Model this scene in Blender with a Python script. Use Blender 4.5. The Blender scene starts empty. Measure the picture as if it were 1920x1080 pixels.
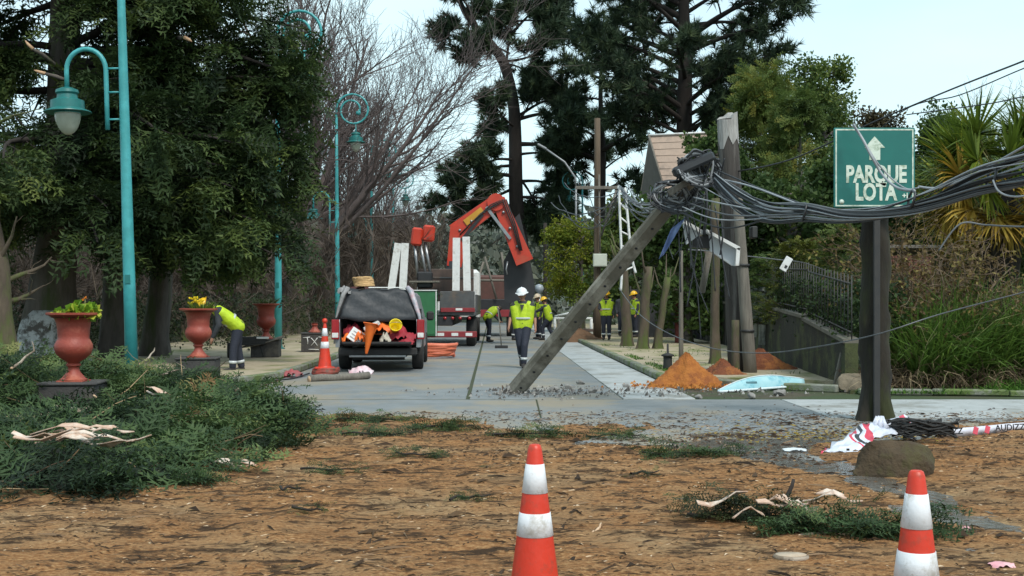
import bpy, math, random
import numpy as np
from mathutils import Vector, Matrix
R_ = math.radians
rng = np.random.default_rng(7)
random.seed(7)
scene = bpy.context.scene
col = scene.collection

# ---------------------------------------------------------------- camera, sky, sun, exposure
F = 2200.0                      # focal length in pixels of the 1920 px wide photograph
HY = 566.0                      # row of the horizon
CH = 1.5                        # eye height in metres
cam_d = bpy.data.cameras.new('camera')
cam = bpy.data.objects.new('camera', cam_d); col.objects.link(cam)
cam.location = (0, 0, CH); cam.rotation_euler = (R_(90), 0, 0)
cam_d.sensor_width = 36; cam_d.lens = 36 * F / 1920
cam_d.shift_y = (HY - 540) / 1920
cam_d.clip_start = 0.1; cam_d.clip_end = 3000
scene.camera = cam

SUN_EL, SUN_ROT = 52, 150       # degrees
world = bpy.data.worlds.new('World'); scene.world = world; world.use_nodes = True
nt = world.node_tree; nt.nodes.clear()
wo = nt.nodes.new('ShaderNodeOutputWorld'); bg = nt.nodes.new('ShaderNodeBackground')
sky = nt.nodes.new('ShaderNodeTexSky'); sky.sky_type = 'NISHITA'; sky.sun_disc = False
sky.sun_elevation = R_(SUN_EL); sky.sun_rotation = R_(SUN_ROT)
sky.air_density = 1.0; sky.dust_density = 2.0; sky.ozone_density = 1.5; sky.altitude = 50
tc = nt.nodes.new('ShaderNodeTexCoord'); mp = nt.nodes.new('ShaderNodeMapping')
mp.inputs['Scale'].default_value = (1, 1, 3.5)
cl = nt.nodes.new('ShaderNodeTexNoise'); cl.inputs['Scale'].default_value = 1.6; cl.inputs['Detail'].default_value = 6
rp = nt.nodes.new('ShaderNodeValToRGB')
rp.color_ramp.elements[0].position = 0.30; rp.color_ramp.elements[0].color = (.42, .42, .42, 1)
rp.color_ramp.elements[1].position = 0.68; rp.color_ramp.elements[1].color = (.86, .86, .86, 1)
mx = nt.nodes.new('ShaderNodeMix'); mx.data_type = 'RGBA'
mx.inputs[7].default_value = (4.9, 6.5, 6.75, 1)      # thin overcast veil in front of the blue
nt.links.new(tc.outputs['Generated'], mp.inputs[0]); nt.links.new(mp.outputs[0], cl.inputs['Vector'])
nt.links.new(cl.outputs[0], rp.inputs[0]); nt.links.new(rp.outputs[0], mx.inputs[0])
nt.links.new(sky.outputs[0], mx.inputs[6]); nt.links.new(mx.outputs[2], bg.inputs[0])
bg.inputs[1].default_value = 0.10
nt.links.new(bg.outputs[0], wo.inputs[0])
sun_d = bpy.data.lights.new('sun', 'SUN'); sun_d.energy = 1.5; sun_d.angle = R_(14); sun_d.color = (1, .95, .87)
sun = bpy.data.objects.new('sun', sun_d); col.objects.link(sun)
# sun behind the camera to the right
_sd = Vector((math.sin(R_(SUN_ROT)) * math.cos(R_(SUN_EL)), math.cos(R_(SUN_ROT)) * math.cos(R_(SUN_EL)), math.sin(R_(SUN_EL))))
sun.rotation_euler = _sd.to_track_quat('Z', 'Y').to_euler(); sun.location = (0, 0, 30)
scene.view_settings.view_transform = 'Standard'; scene.view_settings.look = 'None'
scene.view_settings.gamma = 1; scene.view_settings.exposure = 0.92
scene.view_settings.use_curve_mapping = False
scene.render.engine = 'CYCLES'
scene.cycles.max_bounces = 6; scene.cycles.transparent_max_bounces = 8
scene.cycles.diffuse_bounces = 3; scene.cycles.glossy_bounces = 2
scene.cycles.caustics_reflective = False; scene.cycles.caustics_refractive = False

# ---------------------------------------------------------------- helpers
def P(px, py, d):               # photograph pixel + distance -> point
    return Vector(((px - 960) / F * d, d, CH + (HY - py) / F * d))
def GP(px, py, z=0.0):          # photograph pixel of a point on the ground
    d = (CH - z) * F / (py - HY)
    return Vector(((px - 960) / F * d, d, z))
def V(*a): return Vector(a)

def link(name, me, m=None, parent=None):
    o = bpy.data.objects.new(name, me); col.objects.link(o)
    if m is not None and me is not None: me.materials.append(m)
    if parent is not None: o.parent = parent
    return o
def tag(o, label=None, cat=None, group=None, kind=None):
    if label: o['label'] = label
    if cat: o['category'] = cat
    if group: o['group'] = group
    if kind: o['kind'] = kind
    return o
def thing(name, label, cat, loc=(0, 0, 0), rz=0, group=None):
    o = bpy.data.objects.new(name, None); col.objects.link(o)
    o.location = loc; o.rotation_euler = (0, 0, rz); o.empty_display_size = .1
    return tag(o, label, cat, group)
def kids(o): return [c for c in bpy.data.objects if c.parent == o]
def copy_tree(o, parent=None):
    c = o.copy(); col.objects.link(c); c.parent = parent
    for k in kids(o): copy_tree(k, c)
    return c

class MB:
    """collects shapes; build() links them as one mesh object"""
    def __init__(s): s.v = []; s.f = []; s.sm = []
    def add(s, vs, fs, smooth=False):
        n = len(s.v); s.v += [tuple(x) for x in vs]
        s.f += [tuple(i + n for i in f) for f in fs]; s.sm += [smooth] * len(fs); return s
    def box(s, c, size, rot=None, bev=0.0):
        hx, hy, hz = size[0] / 2, size[1] / 2, size[2] / 2
        m = rot if rot is not None else Matrix.Identity(3)
        c = Vector(c)
        if bev <= 0:
            vs = [c + m @ Vector((x * hx, y * hy, z * hz)) for z in (-1, 1) for y in (-1, 1) for x in (-1, 1)]
            return s.add(vs, [(0, 2, 3, 1), (4, 5, 7, 6), (0, 1, 5, 4), (2, 6, 7, 3), (0, 4, 6, 2), (1, 3, 7, 5)])
        b = min(bev, hx * .9, hy * .9, hz * .9); vs = []; idx = {}
        for sx in (-1, 1):
            for sy in (-1, 1):
                for sz in (-1, 1):
                    for a in range(3):
                        p = [sx * (hx - b), sy * (hy - b), sz * (hz - b)]
                        p[a] = (sx * hx, sy * hy, sz * hz)[a]
                        idx[(sx, sy, sz, a)] = len(vs); vs.append(c + m @ Vector(p))
        fs = []
        for a in range(3):
            u, w = [(1, 2), (2, 0), (0, 1)][a]
            for sg in (-1, 1):
                q = []
                for (su, sw) in ((-1, -1), (1, -1), (1, 1), (-1, 1)):
                    k = [0, 0, 0]; k[a] = sg; k[u] = su; k[w] = sw; q.append(idx[(k[0], k[1], k[2], a)])
                fs.append(q if sg > 0 else q[::-1])
        for a in range(3):                                   # bevelled edges
            u, w = [(1, 2), (2, 0), (0, 1)][a]
            for su in (-1, 1):
                for sw in (-1, 1):
                    k0 = [0, 0, 0]; k0[a] = -1; k0[u] = su; k0[w] = sw
                    k1 = list(k0); k1[a] = 1
                    q = [idx[(*k0, u)], idx[(*k1, u)], idx[(*k1, w)], idx[(*k0, w)]]
                    fs.append(q if su * sw < 0 else q[::-1])
        for sx in (-1, 1):
            for sy in (-1, 1):
                for sz in (-1, 1):
                    q = [idx[(sx, sy, sz, a)] for a in range(3)]
                    fs.append(q if sx * sy * sz > 0 else q[::-1])
        return s.add(vs, fs)
    def tube(s, pts, rad, n=8, cap=True, sy=1.0):
        pts = [Vector(p) for p in pts]; k = len(pts)
        if not hasattr(rad, '__len__'): rad = [rad] * k
        vs = []; fs = []; ref = None
        for i in range(k):
            t = (pts[min(i + 1, k - 1)] - pts[max(i - 1, 0)])
            t = t.normalized() if t.length > 1e-9 else Vector((0, 0, 1))
            if ref is None:
                ref = Vector((0, 1, 0)) if abs(t.y) < .9 else Vector((1, 0, 0))
            a = t.cross(ref)
            a = a.normalized() if a.length > 1e-6 else t.orthogonal().normalized()
            b = t.cross(a).normalized(); ref = -b
            if ref.dot(b) > 0: ref = b
            for j in range(n):
                an = 2 * math.pi * j / n
                vs.append(pts[i] + (a * math.cos(an) + b * math.sin(an) * sy) * rad[i])
            ref = a.cross(t)
        for i in range(k - 1):
            for j in range(n):
                j2 = (j + 1) % n
                fs.append((i * n + j, i * n + j2, (i + 1) * n + j2, (i + 1) * n + j))
        if cap:
            fs.append(tuple(range(n))[::-1]); fs.append(tuple((k - 1) * n + j for j in range(n)))
        return s.add(vs, fs, True)
    def lathe(s, prof, c=(0, 0, 0), n=20, m=None):
        vs = []; fs = []; k = len(prof); c = Vector(c)
        for (r, z) in prof:
            for j in range(n):
                an = 2 * math.pi * j / n
                p = Vector((r * math.cos(an), r * math.sin(an), z))
                vs.append(c + (m @ p if m is not None else p))
        for i in range(k - 1):
            for j in range(n):
                j2 = (j + 1) % n
                fs.append((i * n + j, i * n + j2, (i + 1) * n + j2, (i + 1) * n + j))
        fs.append(tuple(range(n))[::-1]); fs.append(tuple((k - 1) * n + j for j in range(n)))
        return s.add(vs, fs, True)
    def prism(s, poly, off):            # polygon (3d points) extruded by a vector
        n = len(poly); off = Vector(off); a = [Vector(p) for p in poly]
        vs = a + [p + off for p in a]
        fs = [tuple(range(n))[::-1], tuple(range(n, 2 * n))] + [(i, (i + 1) % n, (i + 1) % n + n, i + n) for i in range(n)]
        return s.add(vs, fs)
    def build(s, name, m=None, parent=None):
        me = bpy.data.meshes.new(name); me.from_pydata(s.v, [], s.f); me.update()
        me.polygons.foreach_set('use_smooth', s.sm)
        o = link(name, me, m, parent)
        if any(s.sm) and not all(s.sm): pass
        return o

def smooth_angle(o, deg=40):
    me = o.data
    try: me.set_sharp_from_angle(angle=R_(deg))
    except Exception: pass
    return o

def np_mesh(name, verts, faces_n, m, parent=None, tint=None, smooth=False):
    """verts (K,3); every face has faces_n consecutive own vertices"""
    verts = np.ascontiguousarray(verts, dtype=np.float32); k = len(verts); nf = k // faces_n
    me = bpy.data.meshes.new(name)
    me.vertices.add(k); me.vertices.foreach_set('co', verts.ravel())
    me.loops.add(k); me.loops.foreach_set('vertex_index', np.arange(k, dtype=np.int32))
    me.polygons.add(nf)
    me.polygons.foreach_set('loop_start', np.arange(0, k, faces_n, dtype=np.int32))
    if tint is not None:
        a = me.attributes.new('tint', 'FLOAT', 'POINT'); a.data.foreach_set('value', np.ascontiguousarray(tint, dtype=np.float32))
    me.update(calc_edges=True)
    return link(name, me, m, parent)

def idx_mesh(name, verts, quads, m, parent=None, smooth=True, tint=None):
    verts = np.ascontiguousarray(verts, dtype=np.float32); quads = np.ascontiguousarray(quads, dtype=np.int32)
    me = bpy.data.meshes.new(name); n = quads.shape[1]
    me.vertices.add(len(verts)); me.vertices.foreach_set('co', verts.ravel())
    me.loops.add(quads.size); me.loops.foreach_set('vertex_index', quads.ravel())
    me.polygons.add(len(quads)); me.polygons.foreach_set('loop_start', np.arange(0, quads.size, n, dtype=np.int32))
    if tint is not None:
        a = me.attributes.new('tint', 'FLOAT', 'POINT'); a.data.foreach_set('value', np.ascontiguousarray(tint, dtype=np.float32))
    me.update(calc_edges=True)
    if smooth: me.polygons.foreach_set('use_smooth', np.ones(len(quads), dtype=bool))
    return link(name, me, m, parent)

# ---- noise on the CPU for real relief
_perm = np.random.default_rng(3).random(65536)
def vnoise(x, y, seed=0):
    xi = np.floor(x).astype(np.int64); yi = np.floor(y).astype(np.int64)
    fx = x - xi; fy = y - yi; fx = fx * fx * (3 - 2 * fx); fy = fy * fy * (3 - 2 * fy)
    h = lambda a, b: _perm[((a * 374761393 + b * 668265263 + seed * 974711) ^ ((a * 1274126177) >> 7)) & 65535]
    return (h(xi, yi) * (1 - fx) + h(xi + 1, yi) * fx) * (1 - fy) + (h(xi, yi + 1) * (1 - fx) + h(xi + 1, yi + 1) * fx) * fy
def fbm(x, y, octv=4, seed=0):
    s = 0; a = .5
    for o in range(octv):
        s = s + a * vnoise(x, y, seed + o); x = x * 2.03 + 11.7; y = y * 2.03 + 5.3; a *= .5
    return s

# ---------------------------------------------------------------- materials
MATS = {}
def mat(name, c1, c2=None, scale=8.0, rough=.7, bump=0.0, bscale=None, metal=0.0, c3=None, sc3=1.5, amt3=.5, stretch=None, spec=.5, detail=6):
    """principled; colour varies between c1 and c2 by noise, with larger patches of c3"""
    if name in MATS: return MATS[name]
    m = bpy.data.materials.new(name); m.use_nodes = True; MATS[name] = m
    t = m.node_tree; b = t.nodes['Principled BSDF']
    b.inputs['Roughness'].default_value = rough; b.inputs['Metallic'].default_value = metal
    b.inputs['Specular IOR Level'].default_value = spec
    b.inputs['Base Color'].default_value = (*c1, 1)
    tc = t.nodes.new('ShaderNodeTexCoord'); vec = tc.outputs['Object']
    if stretch:
        mp = t.nodes.new('ShaderNodeMapping'); mp.inputs['Scale'].default_value = stretch
        t.links.new(vec, mp.inputs[0]); vec = mp.outputs[0]
    if c2 is not None:
        n = t.nodes.new('ShaderNodeTexNoise'); n.inputs['Scale'].default_value = scale; n.inputs['Detail'].default_value = detail
        n.inputs['Roughness'].default_value = .65
        t.links.new(vec, n.inputs['Vector'])
        r = t.nodes.new('ShaderNodeValToRGB'); r.color_ramp.elements[0].position = .32; r.color_ramp.elements[1].position = .68
        r.color_ramp.elements[0].color = (*c1, 1); r.color_ramp.elements[1].color = (*c2, 1)
        t.links.new(n.outputs[0], r.inputs[0]); out = r.outputs[0]
        if c3 is not None:
            n3 = t.nodes.new('ShaderNodeTexNoise'); n3.inputs['Scale'].default_value = sc3; n3.inputs['Detail'].default_value = 7
            n3.inputs['Roughness'].default_value = .7
            t.links.new(vec, n3.inputs['Vector'])
            r3 = t.nodes.new('ShaderNodeValToRGB'); r3.color_ramp.elements[0].position = .62 - amt3 * .35; r3.color_ramp.elements[1].position = .72 - amt3 * .3
            t.links.new(n3.outputs[0], r3.inputs[0])
            mm = t.nodes.new('ShaderNodeMix'); mm.data_type = 'RGBA'; mm.inputs[7].default_value = (*c3, 1)
            t.links.new(r3.outputs[0], mm.inputs[0]); t.links.new(out, mm.inputs[6]); out = mm.outputs[2]
        t.links.new(out, b.inputs['Base Color'])
    if bump:
        nb = t.nodes.new('ShaderNodeTexNoise'); nb.inputs['Scale'].default_value = bscale or scale * 2; nb.inputs['Detail'].default_value = 5
        t.links.new(vec, nb.inputs['Vector'])
        bp = t.nodes.new('ShaderNodeBump'); bp.inputs['Strength'].default_value = min(1, bump); bp.inputs['Distance'].default_value = .02
        t.links.new(nb.outputs[0], bp.inputs['Height']); t.links.new(bp.outputs[0], b.inputs['Normal'])
    return m

def leafmat(name, stops, trans=.25, rough=.6):
    """foliage; colour by each spray's own tint"""
    if name in MATS: return MATS[name]
    m = bpy.data.materials.new(name); m.use_nodes = True; MATS[name] = m
    t = m.node_tree; b = t.nodes['Principled BSDF']; out = t.nodes['Material Output']
    at = t.nodes.new('ShaderNodeAttribute'); at.attribute_name = 'tint'
    r = t.nodes.new('ShaderNodeValToRGB')
    while len(r.color_ramp.elements) < len(stops): r.color_ramp.elements.new(.5)
    for e, (p, c) in zip(r.color_ramp.elements, stops): e.position = p; e.color = (*c, 1)
    t.links.new(at.outputs['Fac'], r.inputs[0]); t.links.new(r.outputs[0], b.inputs['Base Color'])
    b.inputs['Roughness'].default_value = rough; b.inputs['Specular IOR Level'].default_value = .25
    if trans:
        tr = t.nodes.new('ShaderNodeBsdfTranslucent'); t.links.new(r.outputs[0], tr.inputs[0])
        ms = t.nodes.new('ShaderNodeMixShader'); ms.inputs[0].default_value = trans
        t.links.new(b.outputs[0], ms.inputs[1]); t.links.new(tr.outputs[0], ms.inputs[2]); t.links.new(ms.outputs[0], out.inputs[0])
    return m

# ---------------------------------------------------------------- vegetation kit (vectorised)
def norm(a): return a / np.maximum(np.linalg.norm(a, axis=-1, keepdims=True), 1e-9)
def frames(d, up=None, roll=None):
    """rotation matrices (N,3,3): column 0 = d, column 2 = roughly up"""
    d = norm(d); n = len(d)
    up = np.tile(np.array([0, 0, 1.]), (n, 1)) if up is None else up
    y = np.cross(up, d); bad = np.linalg.norm(y, axis=1) < 1e-3
    y[bad] = [0, 1, 0]; y = norm(y); z = np.cross(d, y)
    if roll is not None:
        c = np.cos(roll)[:, None]; s = np.sin(roll)[:, None]
        y, z = y * c + z * s, z * c - y * s
    return np.stack([d, y, z], axis=2)
def scatter(name, tmpls, pos, d, size, m, parent=None, tint=None, roll=None, up=None, r=None):
    """copies of leaf templates (T,3,3 triangles) as one crown mesh"""
    r = r or rng; n = len(pos); M = frames(d, up, roll) * np.asarray(size).reshape(-1, 1, 1)
    which = r.integers(0, len(tmpls), n); allv = []; allt = []
    tint = r.random(n) if tint is None else tint
    for k, t in enumerate(tmpls):
        s = which == k
        if not s.any(): continue
        q = t.reshape(-1, 3)
        v = np.einsum('nij,kj->nki', M[s], q) + pos[s][:, None, :]
        allv.append(v.reshape(-1, 3)); allt.append(np.repeat(tint[s], len(q)))
    return np_mesh(name, np.concatenate(allv), 3, m, parent, np.concatenate(allt))

def tmpl_fir(nt=9, L=1.0, W=.42, nd=4, nl=.13, nw=.035, droop=.15, seed=0, flat=.25):
    """flat conifer spray along +x: side twigs feathered with needles"""
    r = np.random.default_rng(seed); T = []
    def needle(p, dr, ln, w):
        dr = dr / np.linalg.norm(dr); s = np.cross(dr, [0, 0, 1.0]) + r.normal(0, .3, 3); s = s / np.linalg.norm(s) * w
        T.append([p - s, p + s, p + dr * ln])
    for i in range(nt):
        t = (i + .6) / nt
        base = np.array([t * L * .92, 0, -droop * t * t])
        for sg in (-1, 1):
            ln = W * (1 - t) ** .8 * r.uniform(.75, 1.15) + .05
            dr = np.array([.75, sg * 1.0, r.normal(0, flat) - .15]); dr /= np.linalg.norm(dr)
            # twig body + needles
            s = np.array([.6, -.6 * sg, 0]) * nw * .8
            T.append([base - s, base + s, base + dr * ln])
            for k in range(nd):
                q = base + dr * ln * (k + .7) / nd
                sd = np.cross(dr, [0, 0, 1.0]) * (1 if k % 2 else -1)
                needle(q, dr * .8 + sd * .8 + np.array([0, 0, r.normal(0, .4)]), nl * r.uniform(.7, 1.2), nw)
    T.append([np.array([0, -.012, 0]), np.array([0, .012, 0]), np.array([L, 0, -droop])])
    return np.array(T)
def tmpl_tuft(n=16, L=.5, w=.03, spread=1.0, seed=0, fwd=.5):
    """pine tuft: needles radiating round +x"""
    r = np.random.default_rng(seed); T = []
    for i in range(n):
        d = np.array([fwd + r.uniform(0, .6), 0, 0]) + r.normal(0, spread * .5, 3); d /= np.linalg.norm(d)
        o = np.array([r.uniform(0, .25), 0, 0]); s = np.cross(d, r.normal(0, 1, 3)); s = s / np.linalg.norm(s) * w
        T.append([o - s, o + s, o + d * L * r.uniform(.6, 1.15)])
    return np.array(T)
def tmpl_leaves(n=10, L=.16, w=.05, ext=.5, seed=0, hang=0.0):
    """twig with broad leaves (two triangles each)"""
    r = np.random.default_rng(seed); T = []
    for i in range(n):
        o = np.array([r.uniform(0, ext), r.normal(0, ext * .22), r.normal(0, ext * .18)])
        d = r.normal(0, 1, 3) + np.array([.7, 0, -hang]); d /= np.linalg.norm(d)
        s = np.cross(d, r.normal(0, 1, 3)); s = s / np.linalg.norm(s) * w; l = L * r.uniform(.6, 1.2)
        T.append([o, o + d * l * .5 + s, o + d * l]); T.append([o, o + d * l, o + d * l * .5 - s])
    return np.array(T)

def grow(p, d, L, r0, nseg, bias=(0, 0, 0), wob=.1, tip=.25, r=None):
    """N branches grown together -> points (N,S+1,3), directions, radii"""
    r = r or rng; n = len(p); d = norm(np.array(d, float)); pts = [np.array(p, float)]; ds = [d]
    L = np.asarray(L, float).reshape(-1, 1); b = np.asarray(bias, float)
    for k in range(nseg):
        d = norm(d + b / nseg + r.normal(0, wob, (n, 3))); pts.append(pts[-1] + d * L / nseg); ds.append(d)
    t = np.linspace(0, 1, nseg + 1)[None, :]
    rad = np.asarray(r0, float).reshape(-1, 1) * (1 - t * (1 - tip))
    return np.stack(pts, 1), np.stack(ds, 1), rad
def offshoots(br, k, t0, t1, ang, asp, r=None, planar=0.0, even=True):
    """k children on each branch: start points, directions, parent's t, parent's radius there"""
    r = r or rng; pts, ds, rad = br; n, S = pts.shape[0], pts.shape[1] - 1
    t = (np.tile((np.arange(k) + .5) / k, (n, 1)) + r.uniform(-.4, .4, (n, k)) / k) if even else r.random((n, k))
    t = np.clip(t0 + (t1 - t0) * t, 0, .999); f = t * S; i = np.floor(f).astype(int); w = (f - i)[..., None]
    I = np.arange(n)[:, None]
    p = pts[I, i] * (1 - w) + pts[I, i + 1] * w; d = ds[I, i]; rr = rad[I, i]
    side = r.normal(0, 1, (n, k, 3)); side[..., 2] *= (1 - planar)
    side = norm(side - d * np.sum(side * d, -1, keepdims=True))
    a = np.radians(r.normal(ang, asp, (n, k)))[..., None]
    dd = d * np.cos(a) + side * np.sin(a)
    return p.reshape(-1, 3), dd.reshape(-1, 3), t.reshape(-1), rr.reshape(-1)
def seg_arrays(brs):
    A = []
    for pts, ds, rad in brs:
        A.append((pts[:, :-1].reshape(-1, 3), pts[:, 1:].reshape(-1, 3), rad[:, :-1].reshape(-1), rad[:, 1:].reshape(-1)))
    return [np.concatenate(x) for x in zip(*A)]
def branch_mesh(name, groups, m, parent=None, tint=False):
    """groups: list of (branch set, sides); continuous tapering tubes, one mesh"""
    VV = []; QQ = []; off = 0; TT = []
    for (pts, ds, rad), n in groups:
        N, S1, _ = pts.shape
        t = norm(ds.reshape(-1, 3)); ref = np.tile(np.array([.31, .87, .12]), (len(t), 1))
        a = norm(np.cross(t, ref)); b = np.cross(t, a)
        an = np.arange(n) * 2 * math.pi / n
        ring = a[:, None, :] * np.cos(an)[None, :, None] + b[:, None, :] * np.sin(an)[None, :, None]
        v = pts.reshape(-1, 1, 3) + ring * rad.reshape(-1, 1, 1)
        VV.append(v.reshape(-1, 3))
        base = (np.arange(N)[:, None] * S1 + np.arange(S1 - 1)[None, :]).reshape(-1, 1) * n
        j = np.arange(n)[None, :]; j2 = (j + 1) % n
        q = np.stack([base + j, base + j2, base + n + j2, base + n + j], -1).reshape(-1, 4)
        QQ.append(q + off); off += len(VV[-1])
        TT.append(np.repeat(rng.random(N), S1 * n))
    return idx_mesh(name, np.concatenate(VV), np.concatenate(QQ), m, parent, True, np.concatenate(TT))
def path_branch(pts, r0, r1, sub=3):
    """a hand-laid limb as a branch set of one"""
    pts = np.array([tuple(p) for p in pts], float); n = len(pts)
    out = []
    for i in range(n - 1):                              # Catmull-Rom
        a = pts[max(i - 1, 0)]; b = pts[i]; c = pts[i + 1]; d = pts[min(i + 2, n - 1)]
        for k in range(sub):
            t = k / sub
            out.append(.5 * ((2 * b) + (c - a) * t + (2 * a - 5 * b + 4 * c - d) * t * t + (3 * b - a - 3 * c + d) * t ** 3))
    out.append(pts[-1]); out = np.array(out)
    ds = norm(np.gradient(out, axis=0)); rad = np.linspace(r0, r1, len(out))
    return out[None], ds[None], rad[None]
# ---------------------------------------------------------------- the setting: ground, roads, pavements
M_earth = mat('earth', (.075, .055, .035), (.045, .04, .022), 1.2, .95, .6, 9, c3=(.035, .055, .016), sc3=.5, amt3=.6)
M_conc = mat('concrete_road', (.22, .235, .24), (.15, .165, .17), 2.2, .62, .35, 60, c3=(.26, .225, .17), sc3=.45, amt3=.42)
M_conc2 = mat('concrete_pale', (.43, .45, .45), (.33, .35, .35), 4.0, .6, .35, 60, c3=(.24, .24, .22), sc3=1.1, amt3=.35)
M_joint = mat('joint_dirt', (.05, .05, .03), (.04, .06, .02), 5, .95)
M_sand = mat('sidewalk_sand', (.40, .33, .23), (.31, .26, .18), 3, .9, .4, 50, c3=(.16, .17, .06), sc3=.8, amt3=.35)
M_kerb = mat('kerb_stone', (.25, .25, .22), (.16, .17, .13), 6, .85, .4, 40, c3=(.10, .14, .04), sc3=2.2, amt3=.45)

def sheet(name, x0, x1, y0, y1, z, m, kind='structure', nx=1, ny=1, f=None):
    X, Y = np.meshgrid(np.linspace(x0, x1, nx + 1), np.linspace(y0, y1, ny + 1))
    Z = np.full_like(X, z) if f is None else f(X, Y)
    v = np.stack([X, Y, Z], -1).reshape(-1, 3); i = np.arange(nx)[None, :] + (nx + 1) * np.arange(ny)[:, None]
    q = np.stack([i, i + 1, i + nx + 2, i + nx + 1], -1).reshape(-1, 4)
    o = idx_mesh(name, v, q, m); return tag(o, kind=kind)
sheet('ground', -500, 500, -60, 900, 0, M_earth)
def hillz(X, Y):
    t = np.clip((Y - 190) / 160, 0, 1); return t * t * (3 - 2 * t) * (14 + 26 * fbm(X * .012 + 3, Y * .01, 3)) - .05
M_hill = mat('hill_woods', (.06, .075, .05), (.035, .05, .03), .35, .95, .8, .6, c3=(.09, .085, .07), sc3=.08, amt3=.5)
sheet('hill', -420, 420, 185, 620, 0, M_hill, nx=80, ny=50, f=hillz)

DRIFT = -.016                                   # the street bears slightly left
def slab_mesh(poly, z0, z1, inset=.012):
    c = sum((Vector((p[0], p[1], 0)) for p in poly), Vector()) / len(poly)
    b = MB(); n = len(poly)
    bot = [Vector((p[0], p[1], z0)) for p in poly]
    top = [Vector((p[0], p[1], z1)) + (c - Vector((p[0], p[1], 0))).normalized() * inset for p in poly]
    b.add(bot + top, [tuple(range(n, 2 * n))] + [(i, (i + 1) % n, (i + 1) % n + n, i + n) for i in range(n)])
    return b
road = sheet('road', -4.1, 3.12, 17.9, 84, .004, M_joint)
for v in road.data.vertices: v.co.x += DRIFT * v.co.y
y = 18.0; k = 0
while y < 83:
    L = min(4.0 if y < 60 else 8.0, 84 - y)
    for (a, b_, m) in ((-4.08, -.42, M_conc), (-.36, 1.98, M_conc), (2.0, 3.1, M_conc2)):
        jz = .012 + .006 * random.random()
        pl = [(a + DRIFT * y, y + .012), (b_ + DRIFT * y, y + .012), (b_ + DRIFT * (y + L), y + L - .012), (a + DRIFT * (y + L), y + L - .012)]
        slab_mesh(pl, .004, jz, .006).build('slab', m, road)
    y += L; k += 1
cross = sheet('cross_street', -16, 30, 9.0, 17.88, .004, M_joint)
for iy, (a, b_) in enumerate(((9.02, 12.0), (12.02, 15.0), (15.02, 17.86))):
    x = -15.9 + iy * .7
    while x < 29:
        mm = M_conc2 if (iy == 2 and x > 2.0) else M_conc
        slab_mesh([(x, a), (min(x + 3.7, 29.9), a), (min(x + 3.7, 29.9), b_), (x, b_)], .004, .012 + .005 * random.random(), .006).build('slab', mm, cross)
        x += 3.72
# foreground carriageway under the litter
sheet('roadway', -16, 16, -10, 8.98, .006, M_conc)

def pave(name, pts, z0, z1, m):
    o = slab_mesh(pts, z0, z1, .01).build(name, m); return tag(o, kind='structure')
def rx(x, y): return x + DRIFT * y
pave('pavement_right', [(rx(3.3, 22.2), 22.2), (rx(6.4, 20.5), 20.5), (rx(7.6, 40), 40), (rx(8, 84), 84), (rx(3.3, 84), 84)], .0, .105, M_sand)
pave('pavement_left', [(rx(-11, 20), 20), (rx(-4.3, 22.5), 22.5), (rx(-4.3, 84), 84), (rx(-11, 84), 84)], .0, .10, M_sand)
# kerb stones, each its own piece
kr = tag(bpy.data.objects.new('kerb', None), kind='structure'); col.objects.link(kr)
def kerb_run(parent, pts, w=.17, h=.13, L=1.0):
    for i in range(len(pts) - 1):
        a, b_ = Vector((*pts[i], 0)), Vector((*pts[i + 1], 0)); n = max(1, int((b_ - a).length / L)); d = (b_ - a) / n
        ang = math.atan2(d.y, d.x)
        for j in range(n):
            c = a + d * (j + .5)
            MB().box((c.x, c.y, h / 2 + .002 + random.uniform(-.008, .008)), (d.length - .012, w, h), Matrix.Rotation(ang + random.uniform(-.01, .01), 3, 'Z'), .02).build('kerb_stone', M_kerb, parent)
kerb_run(kr, [(rx(3.21, 22), 22), (rx(3.21, 52), 52)])
kerb_run(kr, [(rx(3.21, 22), 22), (4.0, 20.4), (5.4, 19.4)])
kerb_run(kr, [(rx(-4.2, 23), 23), (rx(-4.2, 52), 52)])
kerb_run(kr, [(rx(-4.2, 23), 23), (-5.2, 20.6), (-9, 19.4)])
kerb_run(kr, [(5.6, 19.0), (9, 18.4), (14, 18.3)], h=.10)
# grass verge on the right behind the kerb
M_verge = mat('verge_soil', (.07, .045, .025), (.05, .04, .02), 4, .95, .8, 30, c3=(.03, .07, .012), sc3=1.2, amt3=.55)
tag(slab_mesh([(5.5, 19.1), (9, 18.5), (15, 18.4), (16, 26), (6.2, 26)], 0, .06, .02).build('verge', M_verge), kind='structure')

# -- sawdust and mulch trodden over the junction: real relief
def wet(x, y):
    a = np.array([2.4, 12.4]); b = np.array([3.55, 6.4]); d = b - a; L2 = (d * d).sum()
    t = np.clip(((x - a[0]) * d[0] + (y - a[1]) * d[1]) / L2, 0, 1)
    q = np.hypot(x - a[0] - t * d[0] - .35 * (fbm(x * 1.1, y * 1.1, 3, 40) - .5) * 2, y - a[1] - t * d[1])
    return np.exp(-(q / .42) ** 2)
def dust_mask(x, y):
    far = 14.6 + .9 * (fbm(x * .35, y * .0 + 2, 2, 9) - .5) + np.clip(-x - .3, 0, 3) * .9
    m = (far - y) * .42 + (fbm(x * .9, y * .5, 4, 5) - .5) * 2.6
    m = m - (1.2 + 2.2 * fbm(x * 2.4, y * 2.4, 3, 66)) * wet(x, y) - np.exp(-((x - 2.9) / 1.6) ** 2 - ((y - 12.2) / 1.4) ** 2) * 1.3
    return np.clip(m, -1, 1)
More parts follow.
